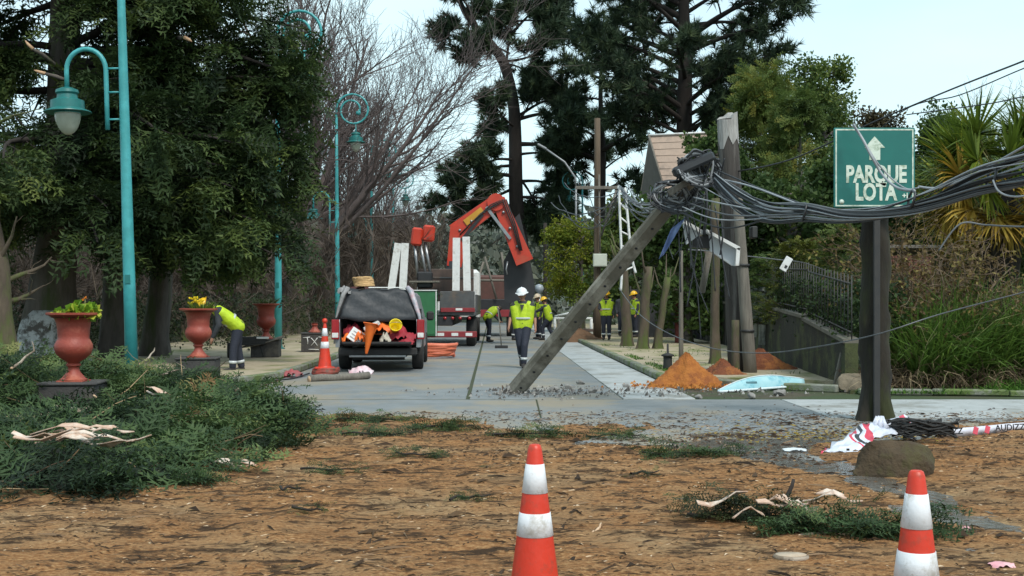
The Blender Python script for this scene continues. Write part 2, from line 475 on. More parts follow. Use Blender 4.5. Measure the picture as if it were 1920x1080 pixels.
def dust_z(x, y):
    m = dust_mask(x, y)
    h = .020 + .045 * (fbm(x * 1.3, y * 1.0, 3, 21) - .45) + .085 * np.maximum(0, fbm(x * 4.0, y * 6, 4, 31) - .47) + .02 * (fbm(x * 16, y * 22, 2, 77) - .5)
    ruts = .014 * np.sin((y + .25 * x + .6 * fbm(x * .5, y * .5, 2, 3)) * 5.2) * fbm(x * .4, y * .4, 2, 8)
    return np.where(m > 0, .012 + np.clip(m * 3, 0, 1) * np.maximum(h + ruts, .004), .010 + m * .03)
def ground_z(x, y):
    return np.maximum(dust_z(np.asarray(x, float), np.asarray(y, float)), .016)
def sawdust_material():
    m = bpy.data.materials.new('sawdust'); m.use_nodes = True; t = m.node_tree; b = t.nodes['Principled BSDF']
    b.inputs['Roughness'].default_value = .95; b.inputs['Specular IOR Level'].default_value = .15
    tc = t.nodes.new('ShaderNodeTexCoord'); v = tc.outputs['Object']
    def noise(s, d=7, st=None, ro=.6):
        n = t.nodes.new('ShaderNodeTexNoise'); n.inputs['Scale'].default_value = s; n.inputs['Detail'].default_value = d; n.inputs['Roughness'].default_value = ro
        if st:
            mp = t.nodes.new('ShaderNodeMapping'); mp.inputs['Scale'].default_value = st; t.links.new(v, mp.inputs[0]); t.links.new(mp.outputs[0], n.inputs['Vector'])
        else: t.links.new(v, n.inputs['Vector'])
        return n.outputs[0]
    def ramp(x, st):
        r = t.nodes.new('ShaderNodeValToRGB')
        while len(r.color_ramp.elements) < len(st): r.color_ramp.elements.new(.5)
        for e, (p, c) in zip(r.color_ramp.elements, st): e.position = p; e.color = (*c, 1)
        t.links.new(x, r.inputs[0]); return r.outputs[0]
    def mix(f, a, c):
        n = t.nodes.new('ShaderNodeMix'); n.data_type = 'RGBA'; t.links.new(f, n.inputs[0]); t.links.new(a, n.inputs[6])
        if isinstance(c, tuple): n.inputs[7].default_value = (*c, 1)
        else: t.links.new(c, n.inputs[7])
        return n.outputs[2]
    base = ramp(noise(34, 6, (1, 1.5, 1)), [(.3, (.165, .070, .026)), (.5, (.33, .162, .066)), (.7, (.49, .295, .138))])
    pale = ramp(noise(28, 6), [(.3, (.25, .15, .075)), (.7, (.45, .31, .17))])
    c = mix(ramp(noise(.8, 5), [(.47, (0, 0, 0)), (.66, (.85, .85, .85))]), base, pale)
    c = mix(ramp(noise(3.6, 10, (.6, 1.7, 1), .76), [(.51, (0, 0, 0)), (.59, (1, 1, 1))]), c, (.060, .034, .018))     # trodden mulch
    c = mix(ramp(noise(13, 9, (.55, 1.9, 1), .78), [(.54, (0, 0, 0)), (.62, (.95, .95, .95))]), c, (.045, .028, .018))
    c = mix(ramp(noise(.38, 6, (.7, 1.3, 1), .62), [(.54, (0, 0, 0)), (.68, (.55, .55, .55))]), c, (.085, .05, .03))
    c = mix(ramp(noise(1.5, 6, None, .7), [(.63, (0, 0, 0)), (.72, (.7, .7, .7))]), c, (.05, .07, .03))         # needles
    t.links.new(c, b.inputs['Base Color'])
    bp = t.nodes.new('ShaderNodeBump'); bp.inputs['Strength'].default_value = .9; bp.inputs['Distance'].default_value = .025
    t.links.new(noise(60, 6, (.8, 1.3, 1), .7), bp.inputs['Height']); t.links.new(bp.outputs[0], b.inputs['Normal'])
    return m
M_dust = sawdust_material()
sheet('sawdust', -8, 8, 2.2, 16.8, 0, M_dust, kind='stuff', nx=210, ny=240, f=dust_z)
# wet film in the gutter run-off
M_wet = mat('wet_mud', (.15, .145, .135), (.085, .072, .058), 3, .14, .5, 14, c3=(.16, .16, .15), sc3=2, amt3=.4, spec=.6)
def wetz(X, Y):
    w = np.maximum(wet(X, Y), np.exp(-((X - 2.7) / 1.3) ** 2 - ((Y - 11.9) / 1.0) ** 2)) - .42 + 1.5 * (fbm(X * 2.0, Y * 2.6, 4, 60) - .5)
    return np.clip(.018 + w * .02, -.03, .021)
sheet('puddle', .6, 5.2, 5.6, 14.2, 0, M_wet, nx=90, ny=160, f=wetz)

# litter: wedge-shaped chips, bark crumbs, twigs
def chips(name, n, lmin, lmax, asp, stops, xf, thick=.4, kind='stuff', seed=1, lift=.3):
    r = np.random.default_rng(seed); x, y = xf(r, n); z = ground_z(x, y)
    L = r.uniform(lmin, lmax, n) * (.6 + .4 * r.random(n)); a = r.normal(0, .9, n); w = L * asp * r.uniform(.6, 1.4, n); h = w * thick
    d = np.stack([np.cos(a), np.sin(a), r.normal(0, lift * .3, n)], 1); d = norm(d); s = norm(np.cross(d, np.tile([0, 0, 1.], (n, 1)))); u = np.cross(s, d)
    c = np.stack([x, y, z + h * .45], 1)
    p0 = c - d * L[:, None] / 2 - s * w[:, None] / 2; p1 = c - d * L[:, None] / 2 + s * w[:, None] / 2; p2 = c + d * L[:, None] / 2; p3 = c + u * h[:, None] + d * (L * r.uniform(-.2, .2, n))[:, None]
    T = np.stack([p0, p1, p3, p1, p2, p3, p2, p0, p3], 1)
    return tag(np_mesh(name, T.reshape(-1, 3), 3, leafmat(name + '_colour', stops, 0, .85), None, np.repeat(r.random(n), 9)), kind=kind)
def near_xy(r, n):
    y = 3.0 + 12.8 * r.random(n) ** .8; x = r.uniform(-.5, .5, n) * (1.5 + y * .98) * 1.05
    keep = (vnoise(x * 1.2, y * .9, 90) + .5 * vnoise(x * 3, y * 3, 91)) > .55 + .5 * r.random(n) - .25
    x = np.where(keep, x, x * .9 + .3); return x, y
chips('bark_litter', 22000, .012, .06, .35, [(0, (.03, .018, .01)), (.6, (.08, .045, .022)), (1, (.16, .09, .045))], near_xy, seed=2)
chips('wood_chips', 9000, .012, .06, .3, [(0, (.22, .12, .055)), (.7, (.42, .26, .13)), (1, (.62, .5, .36))], near_xy, seed=3)
chips('twig_litter', 2600, .06, .26, .05, [(0, (.035, .022, .014)), (.7, (.1, .06, .035)), (1, (.3, .2, .12))], near_xy, 1, seed=4)
chips('bark_clumps', 420, .07, .22, .28, [(0, (.022, .014, .009)), (.6, (.05, .03, .017)), (1, (.10, .06, .03))], near_xy, .45, seed=8, lift=.2)
def band_xy(r, n):
    x = r.normal(3.0, 3.0, n); y = 13.6 + r.normal(0, 1.2, n); x = np.where(x < -1, -1 + r.random(n) * 6, x); k = vnoise(x * 1.1, y * 1.6, 95) < .48; y = np.where(k, 10.5 + 2.6 * r.random(n), y); return x, y
chips('dark_litter', 3000, .012, .085, .4, [(0, (.02, .013, .009)), (.7, (.06, .035, .02)), (1, (.14, .09, .05))], band_xy, .5, seed=5)
def leaf_xy(r, n): return r.normal(3.5, .75, n), r.normal(13.1, .5, n)
chips('yellow_leaf_litter', 900, .03, .075, .6, [(0, (.10, .09, .015)), (.5, (.28, .19, .02)), (1, (.42, .28, .05))], leaf_xy, .15, seed=6)
def rub_xy(r, n):
    x = np.where(r.random(n) < .6, r.normal(2.2, 1.6, n), r.normal(.4, .5, n)); return x, 19.2 + r.normal(0, .6, n) + .1 * (x - 1)
chips('rubble_crumbs', 900, .015, .07, .8, [(0, (.05, .045, .04)), (.6, (.16, .15, .14)), (1, (.4, .39, .37))], rub_xy, .9, seed=7)
# ---------------------------------------------------------------- trees and plants
M_bark = mat('bark_grey', (.145, .125, .11), (.07, .06, .052), 5, .95, .9, 14, stretch=(1, 1, .25), c3=(.055, .07, .025), sc3=1.2, amt3=.3)
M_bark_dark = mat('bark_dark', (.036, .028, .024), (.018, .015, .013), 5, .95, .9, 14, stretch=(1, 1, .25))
M_bark_moss = mat('bark_mossy', (.11, .085, .06), (.055, .042, .03), 6, .95, .9, 16, stretch=(1, 1, .3), c3=(.075, .10, .025), sc3=1.6, amt3=.45)
M_twig = mat('twig_purple', (.135, .105, .10), (.085, .066, .062), 3, .9)
M_fir = leafmat('fir_green', [(0, (.012, .024, .011)), (.45, (.040, .070, .022)), (.8, (.095, .13, .030)), (1, (.17, .175, .038))], .25)
M_pine = leafmat('pine_green', [(0, (.022, .038, .026)), (.6, (.055, .085, .045)), (1, (.095, .125, .055))], .3)
M_cyp = leafmat('cypress_green', [(0, (.035, .062, .022)), (.5, (.10, .15, .036)), (.85, (.17, .20, .045)), (1, (.25, .23, .045))], .35)
M_leaf = leafmat('leaf_green', [(0, (.03, .058, .02)), (.6, (.08, .13, .034)), (1, (.17, .21, .045))], .35)
M_lime = leafmat('leaf_lime', [(0, (.06, .10, .015)), (.6, (.14, .19, .02)), (1, (.3, .3, .03))], .35)
FIR = [tmpl_fir(7, 1, .45, 3, .15, .045, .22, s) for s in range(4)]
FIRS = [tmpl_fir(7, 1, .36, 2, .15, .034, .3, s + 10) for s in range(5)]
TUFT = [tmpl_tuft(12, .8, .05, 1.0, s) for s in range(4)]
LEAF = [tmpl_leaves(7, .27, .085, .9, s) for s in range(4)]
BIGL = [tmpl_leaves(5, .5, .16, .9, s) for s in range(4)]

def rootflare(pts, radii, n=14, lobes=5, seed=0):
    """trunk with buttressed base"""
    r = random.Random(seed); b = MB(); vs = []; fs = []; ph = r.uniform(0, 6)
    for i, (p, ra) in enumerate(zip(pts, radii)):
        fl = max(0, 1 - i / 3) * .28
        for j in range(n):
            an = 2 * math.pi * j / n
            rr = ra * (1 + fl * math.cos(lobes * an + ph) + .06 * math.sin(3 * an + i * 1.3 + ph) + .05 * math.cos(2 * an - i * .8))
            vs.append(Vector(p) + Vector((math.cos(an) * rr, math.sin(an) * rr, 0)))
    for i in range(len(pts) - 1):
        for j in range(n):
            j2 = (j + 1) % n; fs.append((i * n + j, i * n + j2, (i + 1) * n + j2, (i + 1) * n + j))
    fs.append(tuple((len(pts) - 1) * n + j for j in range(n)))
    return b.add(vs, fs, True)

# -- the great dark conifer at the left, over the pavement
def great_conifer():
    r = np.random.default_rng(11)
    base = P(92, 684, 28); base.z = 0
    t = thing('conifer_tree', 'huge dark green conifer at left, whitewashed trunk base, boughs hanging over the planters', 'tree', base)
    pts = [(0, 0, -.1), (.0, 0, .5), (.05, 0, 1.2), (.12, 0, 2.0), (.2, .05, 3.0), (.28, .1, 4.5), (.3, .1, 7), (.4, .1, 11), (.5, .1, 15), (.5, .1, 17.5)]
    tr = rootflare(pts, [.88, .66, .58, .52, .48, .44, .38, .28, .14, .04], 16, 5, 2).build('trunk', M_bark, t)
    # whitewash, flaked
    mw = mat('whitewash', (.55, .56, .56), (.40, .41, .41), 7, .9, .6, 20, c3=(.10, .09, .08), sc3=4.5, amt3=.5)
    rootflare([(0, 0, -.1), (0, 0, .5), (.05, 0, 1.0), (.07, 0, 1.3)], [.90, .68, .62, .58], 16, 5, 2).build('whitewash', mw, t)
    n = 84; z = np.sort(3.7 + 11.0 * r.random(n) ** 1.05); az = r.uniform(0, 2 * np.pi, n); az[::6] = r.normal(-.2, .3, len(az[::6])); far_ = np.zeros(n, bool); far_[::6] = True
    p = np.stack([.25 + 0 * z, .05 + 0 * z, z], 1)
    env = np.interp(z, [3.5, 5, 6.5, 8, 11, 14, 17], [4.9, 5.5, 5.6, 5.0, 4.4, 3.2, 1.0]) * r.uniform(.6, 1.0, n); env = np.where(far_ & (z < 8.5), 6.0 * r.uniform(.93, 1.05, n), env)
    k_ = 26; zx = r.uniform(3.5, 8.4, k_); z = np.concatenate([z, zx]); az = np.concatenate([az, r.normal(-.28, .34, k_)]); env = np.concatenate([env, np.interp(zx, [3.4, 5, 7, 8.4], [4.9, 5.7, 5.9, 4.9]) * r.uniform(.85, 1.03, k_)]); n += k_
    p = np.stack([.25 + 0 * z, .05 + 0 * z, z], 1)
    d = np.stack([np.cos(az), np.sin(az), np.full(n, .12)], 1)
    limb = grow(p, d, env, .13 * np.clip(env / 6, .3, 1), 9, np.stack([0 * z, 0 * z, np.interp(z, [3.4, 6, 10], [-.62, -.42, -.25])], 1), .06, .15, r)
    p2, d2, t2, r2 = offshoots(limb, 15, .16, 1.0, 58, 12, r, .75)
    L2 = np.repeat(env, 15) * .34 * (1.12 - t2 * .8) * r.uniform(.7, 1.2, len(t2))
    sub = grow(p2, d2, L2, np.clip(r2 * .3, .008, .04), 5, (0, 0, -.45), .1, .2, r)
    branch_mesh('limbs', [(limb, 6), (sub, 3)], M_bark_dark, t)
    sp, sd, st, _ = offshoots(sub, 8, .12, 1.0, 30, 14, r, .7)
    keep = (sp[:, 2] < 10.5) | (r.random(len(sp)) < .25); keep &= (sp[:, 1] < 1.5) | (r.random(len(sp)) < .22); sp, sd = sp[keep], sd[keep]
    sd[:, 2] -= r.uniform(.0, .35, len(sd)); sz = r.uniform(.6, 1.05, len(sp))
    tin = np.clip(.15 + .55 * r.random(len(sp)) + .25 * (vnoise(sp[:, 0] * .8, sp[:, 2] * .9 + sp[:, 1], 5) - .5) * 2, 0, 1)
    scatter('crown', FIRS, sp, sd, sz, M_fir, t, tin, r.normal(0, .45, len(sp)), r=r)
    # snapped stubs showing pale wood
    ms = mat('torn_wood', (.55, .36, .22), (.42, .25, .14), 8, .8)
    for (px, py, dx, dz) in ((85, 138, -.5, .25), (62, 92, -.35, .6), (345, 70, .35, -.3)):
        c = P(px, py, 25.5) - base
        MB().tube([c + V(.9 * -dx, .7, -.5 * dz), c + V(.3 * -dx, .2, -.1 * dz), c], [.05, .045, .03], 6).build('broken_stub', M_bark, t)
        MB().tube([c, c + V(dx * .35, 0, dz * .2), c + V(dx * .5, 0, dz * .32)], [.045, .035, .006], 5).build('torn_end', ms, t)
    # companion stems
    for (x, y_, ra, le) in ((1.0, 1.6, .33, .05), (1.75, 2.6, .30, .1)):
        rootflare([(x, y_, -.1), (x, y_, .6), (x + le, y_, 1.6), (x + 2 * le, y_, 3.4), (x + 2 * le, y_, 6.5)], [ra * 1.5, ra * 1.1, ra, ra * .9, ra * .7], 12, 4, int(x * 7)).build('side_trunk', M_bark, t)
great_conifer()

# -- trunks in the dark wood behind
def plain_trunk(px, py, d, w, h, lean, label, m=M_bark, seed=0, twigs=40, tw=1.6, name='tree'):
    r = np.random.default_rng(seed + 50); b = P(px, py, d); b.z = 0
    t = thing(name, label, 'tree', b)
    pts = [(0, 0, -.1), (0, 0, .3)] + [(lean * (k / 5) ** 1.2 * h / 6 + r.normal(0, .05), r.normal(0, .05), .3 + (h - .3) * k / 5) for k in range(1, 6)]
    rad = [w * .72, w * .56] + [w * .5 * (1 - .13 * k) for k in range(1, 6)]
    rootflare(pts, rad, 12, 4, seed).build('trunk', m, t)
    pb = (np.array([pts], float), norm(np.gradient(np.array(pts, float), axis=0))[None], np.array([rad]))
    p1, d1, t1, r1 = offshoots(pb, 10, .35, 1.0, 55, 15, r)
    a = grow(p1, d1, r.uniform(.8, 1.4, 10) * tw, r1 * .3, 5, (0, 0, .5), .16, .2, r)
    p2, d2, t2, r2 = offshoots(a, max(2, twigs // 8), .2, 1, 45, 15, r)
    c = grow(p2, d2, r.uniform(.4, .9, len(p2)) * tw * .6, r2 * .45, 4, (0, 0, .3), .2, .2, r)
    branch_mesh('branches', [(a, 5), (c, 3)], m, t)
    return t
plain_trunk(8, 690, 23, .55, 5.0, -.5, 'olive brown tree trunk cut by the left edge of the photo', M_bark_moss, 3, 24, 1.0)
plain_trunk(346, 645, 41, .24, 7, .1, 'slim pale tree trunk rising behind the urn the bent worker leans over', M_bark_moss, 4, 40)
plain_trunk(432, 634, 47, .3, 7, -.5, 'left one of two pale trunks leaning apart in the dark wood', M_bark_moss, 5, 40)
plain_trunk(456, 634, 48, .42, 8, .1, 'right, thicker one of two pale trunks side by side in the dark wood', M_bark_moss, 6, 40)
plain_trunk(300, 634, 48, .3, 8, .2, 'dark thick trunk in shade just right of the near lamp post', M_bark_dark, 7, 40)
plain_trunk(500, 634, 52, .45, 8, -.3, 'brown trunk in the wood behind the third urn', M_bark, 8, 40)
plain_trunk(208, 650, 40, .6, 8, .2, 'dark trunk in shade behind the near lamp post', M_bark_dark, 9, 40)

# -- bare winter trees lining the left pavement
def bare_tree(px, py, d, h, w, label, seed, lean=0.0, dens=1.0, spread=32, fork=True, m=M_twig, group='bare winter trees along the left pavement', split=.26, k3=4):
    r = np.random.default_rng(seed); b = P(px, py, d); b.z = 0
    t = thing('bare_tree', label, 'tree', b, group=group)
    hs = h * split
    pts = [(0, 0, -.1), (.0, 0, hs * .3), (lean * .5, 0, hs * .7), (lean, 0, hs)]
    rootflare(pts, [w * .75, w * .52, w * .46, w * .4], 12, 4, seed).build('trunk', M_bark, t)
    n0 = int(9 * dens)
    az = r.uniform(0, 2 * np.pi, n0); tl = np.radians(np.abs(r.normal(spread * .55, spread * .4, n0)))
    d0 = np.stack([np.sin(tl) * np.cos(az), np.sin(tl) * np.sin(az), np.cos(tl)], 1)
    p0 = np.tile([lean, 0, hs * .93], (n0, 1)); p0[:, 2] -= r.random(n0) * hs * .4; p0[:, 0] = lean * p0[:, 2] / hs
    L0 = h * r.uniform(.5, .72, n0)
    A = grow(p0, d0, L0, w * r.uniform(.13, .24, n0), 10, (0, 0, .35), .07, .12, r)
    p1, d1, t1, r1 = offshoots(A, 12, .15, .98, 33, 9, r)
    B = grow(p1, d1, np.repeat(L0, 12) * .46 * (1.1 - .6 * t1) * r.uniform(.7, 1.2, len(t1)), np.clip(r1 * .5, .014, .09), 7, (0, 0, .32), .09, .22, r)
    p2, d2, t2, r2 = offshoots(B, 8, .15, 1, 32, 9, r)
    C = grow(p2, d2, r.uniform(.8, 1.9, len(p2)) * h / 15, np.clip(r2 * .5, .011, .03), 5, (0, 0, .25), .11, .4, r)
    p3, d3, t3, r3 = offshoots(C, k3, .2, 1, 33, 10, r)
    D_ = grow(p3, d3, r.uniform(.4, 1.0, len(p3)) * h / 15, np.clip(r3 * .6, .011, .018), 3, (0, 0, .2), .12, .5, r)
    branch_mesh('branches', [(A, 6), (B, 4), (C, 3), (D_, 3)], m, t)
    return t
bare_tree(548, 640, 52, 19, 1.1, 'largest bare tree behind the third urn, forked trunk leaning right', 21, 1.0, 1.25, 36, k3=4)
bare_tree(612, 630, 60, 17, .8, 'bare twiggy tree behind the second tall lamp, next to the largest one', 22, -.2, .9, 34, k3=4)
bare_tree(680, 622, 74, 15, .8, 'bare twiggy tree behind the pickup, third along the pavement', 23, .3, .7, 30, k3=3)
bare_tree(738, 616, 88, 14, .8, 'farthest bare twiggy tree on the left, above the green cabinet', 24, 0, .8, 30, k3=2)
bare_tree(470, 630, 60, 17, .7, 'bare tree in the wood partly hidden by the dark conifer', 25, 0, .8, 30, k3=2)
bare_tree(1885, 600, 75, 15.5, .5, 'bare leafless tree against the sky above the palm', 26, 0, .7, 30, group='bare trees', k3=2)

# -- pines
def pine(name, label, base, trunk_px, d, w, limbs, seed, tufts=1.0, m=M_pine, size=(.55, .95), t0=.3, dens=2.0):
    """trunk and limbs laid as pixel paths at distance d, limbs also pushed in depth"""
    r = np.random.default_rng(seed); t = thing(name, label, 'tree', (base.x, base.y, 0))
    o = np.array([base.x, base.y, 0.])
    q = [np.array(P(x, y_, d)) - o for (x, y_) in trunk_px]; q[0][2] = -.1
    tb = path_branch(q, w * .5, w * .12, 4)
    branch_mesh('trunk', [(tb, 12)], M_bark_dark, t)
    sets = []; tips = []
    for (x0, y0, x1, y1, dy, sag) in limbs:
        a = np.array(P(x0, y0, d)) - o; e = np.array(P(x1, y1, d)) - o; e[1] += dy
        L = np.linalg.norm(e - a); mid = (a + e) / 2; mid[2] += sag * L; q1 = (a * 2 + mid) / 3 + np.array([0, 0, sag * L * .3])
        sets.append(path_branch([a, mid, e], np.clip(.030 * L, .05, .26), .03, 4))
    subs = []
    for s in sets:
        L = np.linalg.norm(s[0][0, -1] - s[0][0, 0])
        k = max(4, int(L * dens))
        p1, d1, t1, r1 = offshoots(s, k, t0, 1.0, 48, 16, r, .35)
        subs.append(grow(p1, d1, np.clip(L * .42, .8, 2.8) * r.uniform(.55, 1.15, k) * (1.1 - .4 * t1), np.clip(r1 * .4, .02, .06), 5, (0, 0, .30), .12, .3, r))
    tw = []; P3 = []; D3 = []
    for s in subs:
        p2, d2, t2, r2 = offshoots(s, 5, .25, 1, 42, 15, r, .3)
        g = grow(p2, d2, r.uniform(.4, .95, len(p2)), np.full(len(p2), .015), 3, (0, 0, .3), .12, .5, r); tw.append(g)
        a, b_, c_, _ = offshoots(g, max(1, int(5 * tufts)), .15, 1, 35, 20, r); P3.append(a); D3.append(b_)
        a, b_, c_, _ = offshoots(s, max(1, int(4 * tufts)), .4, 1, 40, 20, r); P3.append(a); D3.append(b_)
    branch_mesh('limbs', [(s, 6) for s in sets] + [(s, 4) for s in subs] + [(g, 3) for g in tw], M_bark_dark, t)
    sp = np.concatenate(P3); sd = np.concatenate(D3); sd[:, 2] += .25
    scatter('crown', TUFT, sp, sd, r.uniform(*size, len(sp)), m, t, np.clip(r.normal(.45, .25, len(sp)), 0, 1), r.uniform(0, 6, len(sp)), r=r)
    return t
pine('pine_tree', 'tall crooked pine with bare curved trunk at the end of the street', P(978, 612, 80),
     [(985, 612), (978, 480), (968, 380), (966, 260), (962, 190), (945, 120), (918, 80), (895, 55), (870, 20), (850, -30)], 80, 1.2,
     [(948, 125, 962, 20, 1, .02), (962, 40, 985, -60, 2, .0), (950, 115, 1030, 95, -2, -.08), (1005, 100, 1050, 60, 1, .1), (990, 95, 1035, 20, 2, .1), (915, 75, 828, 55, 0, .12), (900, 60, 850, -10, -2, .1), (962, 60, 1040, 0, 0, .1),
      (966, 240, 925, 205, -3, -.05), (966, 230, 920, 230, 2, -.05), (968, 220, 1060, 170, 2, .06), (966, 225, 1090, 235, -2, .1), (966, 300, 900, 320, -3, .06), (968, 310, 860, 350, 1, .12), (968, 330, 845, 375, -2, .14),
      (970, 350, 880, 400, 2, .05), (968, 290, 1050, 300, -2, .05), (970, 340, 1070, 360, 2, .1), (972, 370, 1060, 400, -2, .1), (968, 270, 1120, 300, 1, .08), (972, 380, 900, 420, 0, .1), (966, 240, 1010, 160, -1, -.05), (972, 330, 1020, 420, 1, .1), (955, 100, 905, 95, -2, .05), (945, 118, 1000, 130, 2, .05), (960, 60, 900, 20, 1, .1), (962, 40, 1030, 50, -1, .05), (920, 82, 870, 100, 2, .1), (975, 5, 930, -50, 1, .1)], 31, 1.5, t0=.4, dens=2.4)
big = []
r_ = np.random.default_rng(5)
for i, y_ in enumerate(np.linspace(-130, 270, 34)):
    half = np.interp(y_, [-160, -60, 0, 100, 200, 300], [60, 150, 190, 190, 170, 120])
    sg = 1 if i % 2 else -1
    e = half * r_.uniform(.55, 1.08)
    if sg > 0: e *= .62 if y_ > 130 else .86
    big.append((1285, y_ + 22, 1285 + sg * e, y_ - 20 + r_.normal(0, 18) - (25 if sg < 0 else 0), r_.normal(0, 3.2), .04))
for i, y_ in enumerate(np.linspace(-120, 230, 8)):
    big.append((1285, y_ + 20, 1285 + r_.normal(0, 40), y_ - 10, r_.choice([-1, 1]) * r_.uniform(3, 5.5), .04))
pine('pine_tree', 'biggest dark broad pine, centre right behind the house roof', P(1285, 614, 70),
     [(1285, 614), (1285, 420), (1283, 250), (1285, 100), (1282, 0), (1290, -120), (1290, -200)], 70, 1.3, big, 32, .95, size=(.5, .85), t0=.36, dens=1.8)
mid = []
for i, y_ in enumerate(np.linspace(90, 340, 14)):
    half = np.interp(y_, [90, 160, 280, 380], [40, 90, 100, 80]); sg = 1 if i % 2 else -1
    mid.append((1128, y_ + 20, 1128 + sg * half * r_.uniform(.5, 1.1), y_ - 10 + r_.normal(0, 12), r_.normal(0, 2.5), .05))
pine('pine_tree', 'smaller dark pine between the crooked pine and the biggest pine', P(1128, 612, 78),
     [(1120, 612), (1126, 450), (1130, 300), (1126, 180), (1130, 70)], 78, .7, mid, 33, .9, t0=.4)

# -- leafy and cypress-like trees at the right, behind the fence
def bushy(name, label, px, d, z0, z1, rx_, m, seed, n1=26, tm=None, size=(.5, .9), w=.4, drop=.2, dens=1.0, ry=None, spire=.4, lean=0.0, cat='tree', tintmul=1.0):
    r = np.random.default_rng(seed); b = P(px, HY + 30, d); b.z = 0
    t = thing(name, label, cat, b)
    h = z1
    tp = [(0, 0, -.1), (0, 0, z0 * .5), (lean * .3, 0, z0), (lean * .7, 0, (z0 + z1) / 2), (lean, 0, z1 * .96)]
    tb = path_branch(tp, w * .6, w * .08, 4)
    zz = z0 + (z1 - z0) * r.random(n1) ** .9 * .95; az = r.uniform(0, 2 * np.pi, n1)
    f = (zz - z0) / (z1 - z0); env = rx_ * (np.clip(1.15 - f, .05, 1) ** spire) * r.uniform(.6, 1.1, n1)
    p = np.stack([np.interp(zz, [0, z0, z1], [0, lean * .3, lean]), 0 * zz, zz], 1)
    d1 = np.stack([np.cos(az), np.sin(az) * (ry or 1), np.full(n1, .45)], 1)
    A = grow(p, d1, env, w * .16 * np.ones(n1), 6, (0, 0, .15 - drop), .1, .2, r)
    p2, d2, t2, r2 = offshoots(A, 9, .15, 1, 48, 14, r)
    B = grow(p2, d2, np.repeat(env, 9) * .4 * r.uniform(.6, 1.2, len(p2)), np.clip(r2 * .4, .01, .05), 4, (0, 0, .1 - drop), .14, .3, r)
    branch_mesh('trunk', [(tb, 9), (A, 5), (B, 3)], M_bark, t)
    sp, sd, _, _ = offshoots(B, max(2, int(9 * dens)), .1, 1, 40, 20, r)
    sd[:, 2] -= drop * r.random(len(sd)) * 2
    cl_ = vnoise(sp[:, 0] * .7 + seed, sp[:, 2] * .7 + sp[:, 1] * .5, seed)
    scatter('crown', tm or LEAF, sp, sd, r.uniform(*size, len(sp)), m, t, np.clip((r.normal(.42, .2, len(sp)) + .6 * (cl_ - .3)) * tintmul, 0, 1), r.normal(0, .8, len(sp)), r=r)
    return t
bushy('cypress_tree', 'yellow-green feathery cypress left of the sign, beside the broken pole top', 1425, 50, 2.5, 11.6, 2.6, M_cyp, 41, 40, FIRS, (.5, 1.0), drop=.35, dens=.8, spire=.6)
bushy('cypress_tree', 'darker green feathery tree directly behind the road sign', 1545, 54, 2.0, 12.6, 3.0, M_leaf, 42, 46, None, (.45, .85), drop=.2, dens=1.1, spire=.5)
bushy('cypress_tree', 'yellowish small tree above the left corner of the road sign', 1500, 46, 2.0, 9.4, 2.0, M_cyp, 43, 34, FIRS, (.4, .8), drop=.4, dens=.9, spire=.5)
bushy('broadleaf_tree', 'dark tree with brown dead vines above the right of the sign', 1655, 50, 2.5, 9.4, 1.7, leafmat('vine_brown', [(0, (.03, .025, .015)), (.5, (.075, .06, .025)), (1, (.14, .10, .04))], .2), 44, 34, None, (.4, .75), drop=.1, dens=.8, spire=.5)
bushy('broadleaf_tree', 'dome shaped dark green tree behind the palm', 1785, 44, 3.0, 8.3, 2.2, M_leaf, 45, 40, None, (.4, .7), dens=1.0, spire=.35, tintmul=.7)
bushy('broadleaf_tree', 'bright green round tree behind the meter box pole', 1090, 58, 1.2, 5.4, 1.9, M_lime, 46, 30, None, (.35, .6), dens=1.0, spire=.3)
bushy('broadleaf_tree', 'dark green tree below the ladder, left of the house', 1190, 52, .8, 5.6, 2.2, M_leaf, 47, 34, BIGL, (.3, .5), dens=1.0, spire=.3)
bushy('broadleaf_tree', 'dark leafy tree between house roof and broken pole', 1345, 46, 1.0, 8.2, 2.0, M_leaf, 48, 36, BIGL, (.3, .5), dens=1.0, spire=.4, tintmul=.8)
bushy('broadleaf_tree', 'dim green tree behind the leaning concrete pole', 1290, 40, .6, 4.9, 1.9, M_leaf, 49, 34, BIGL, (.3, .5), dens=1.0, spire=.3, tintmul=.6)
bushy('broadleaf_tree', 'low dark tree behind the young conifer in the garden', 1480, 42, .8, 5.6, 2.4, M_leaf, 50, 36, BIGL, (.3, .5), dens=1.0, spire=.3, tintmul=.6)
bushy('broadleaf_tree', 'dark tree filling the gap between sign post and garden conifer', 1600, 40, .8, 7.0, 2.2, M_leaf, 51, 38, BIGL, (.3, .5), dens=1.0, spire=.35, tintmul=.7)
bushy('broadleaf_tree', 'dark ivy covered tree behind the palm trunk at the right edge', 1900, 36, .6, 5.6, 2.2, M_leaf, 52, 38, BIGL, (.3, .5), dens=1.0, spire=.3, tintmul=.6)
bushy('broadleaf_tree', 'dark leafy tree behind the dry shrub, right of the sign post', 1745, 36, .6, 5.4, 2.0, M_leaf, 53, 36, BIGL, (.3, .5), dens=.9, spire=.3, tintmul=.7)
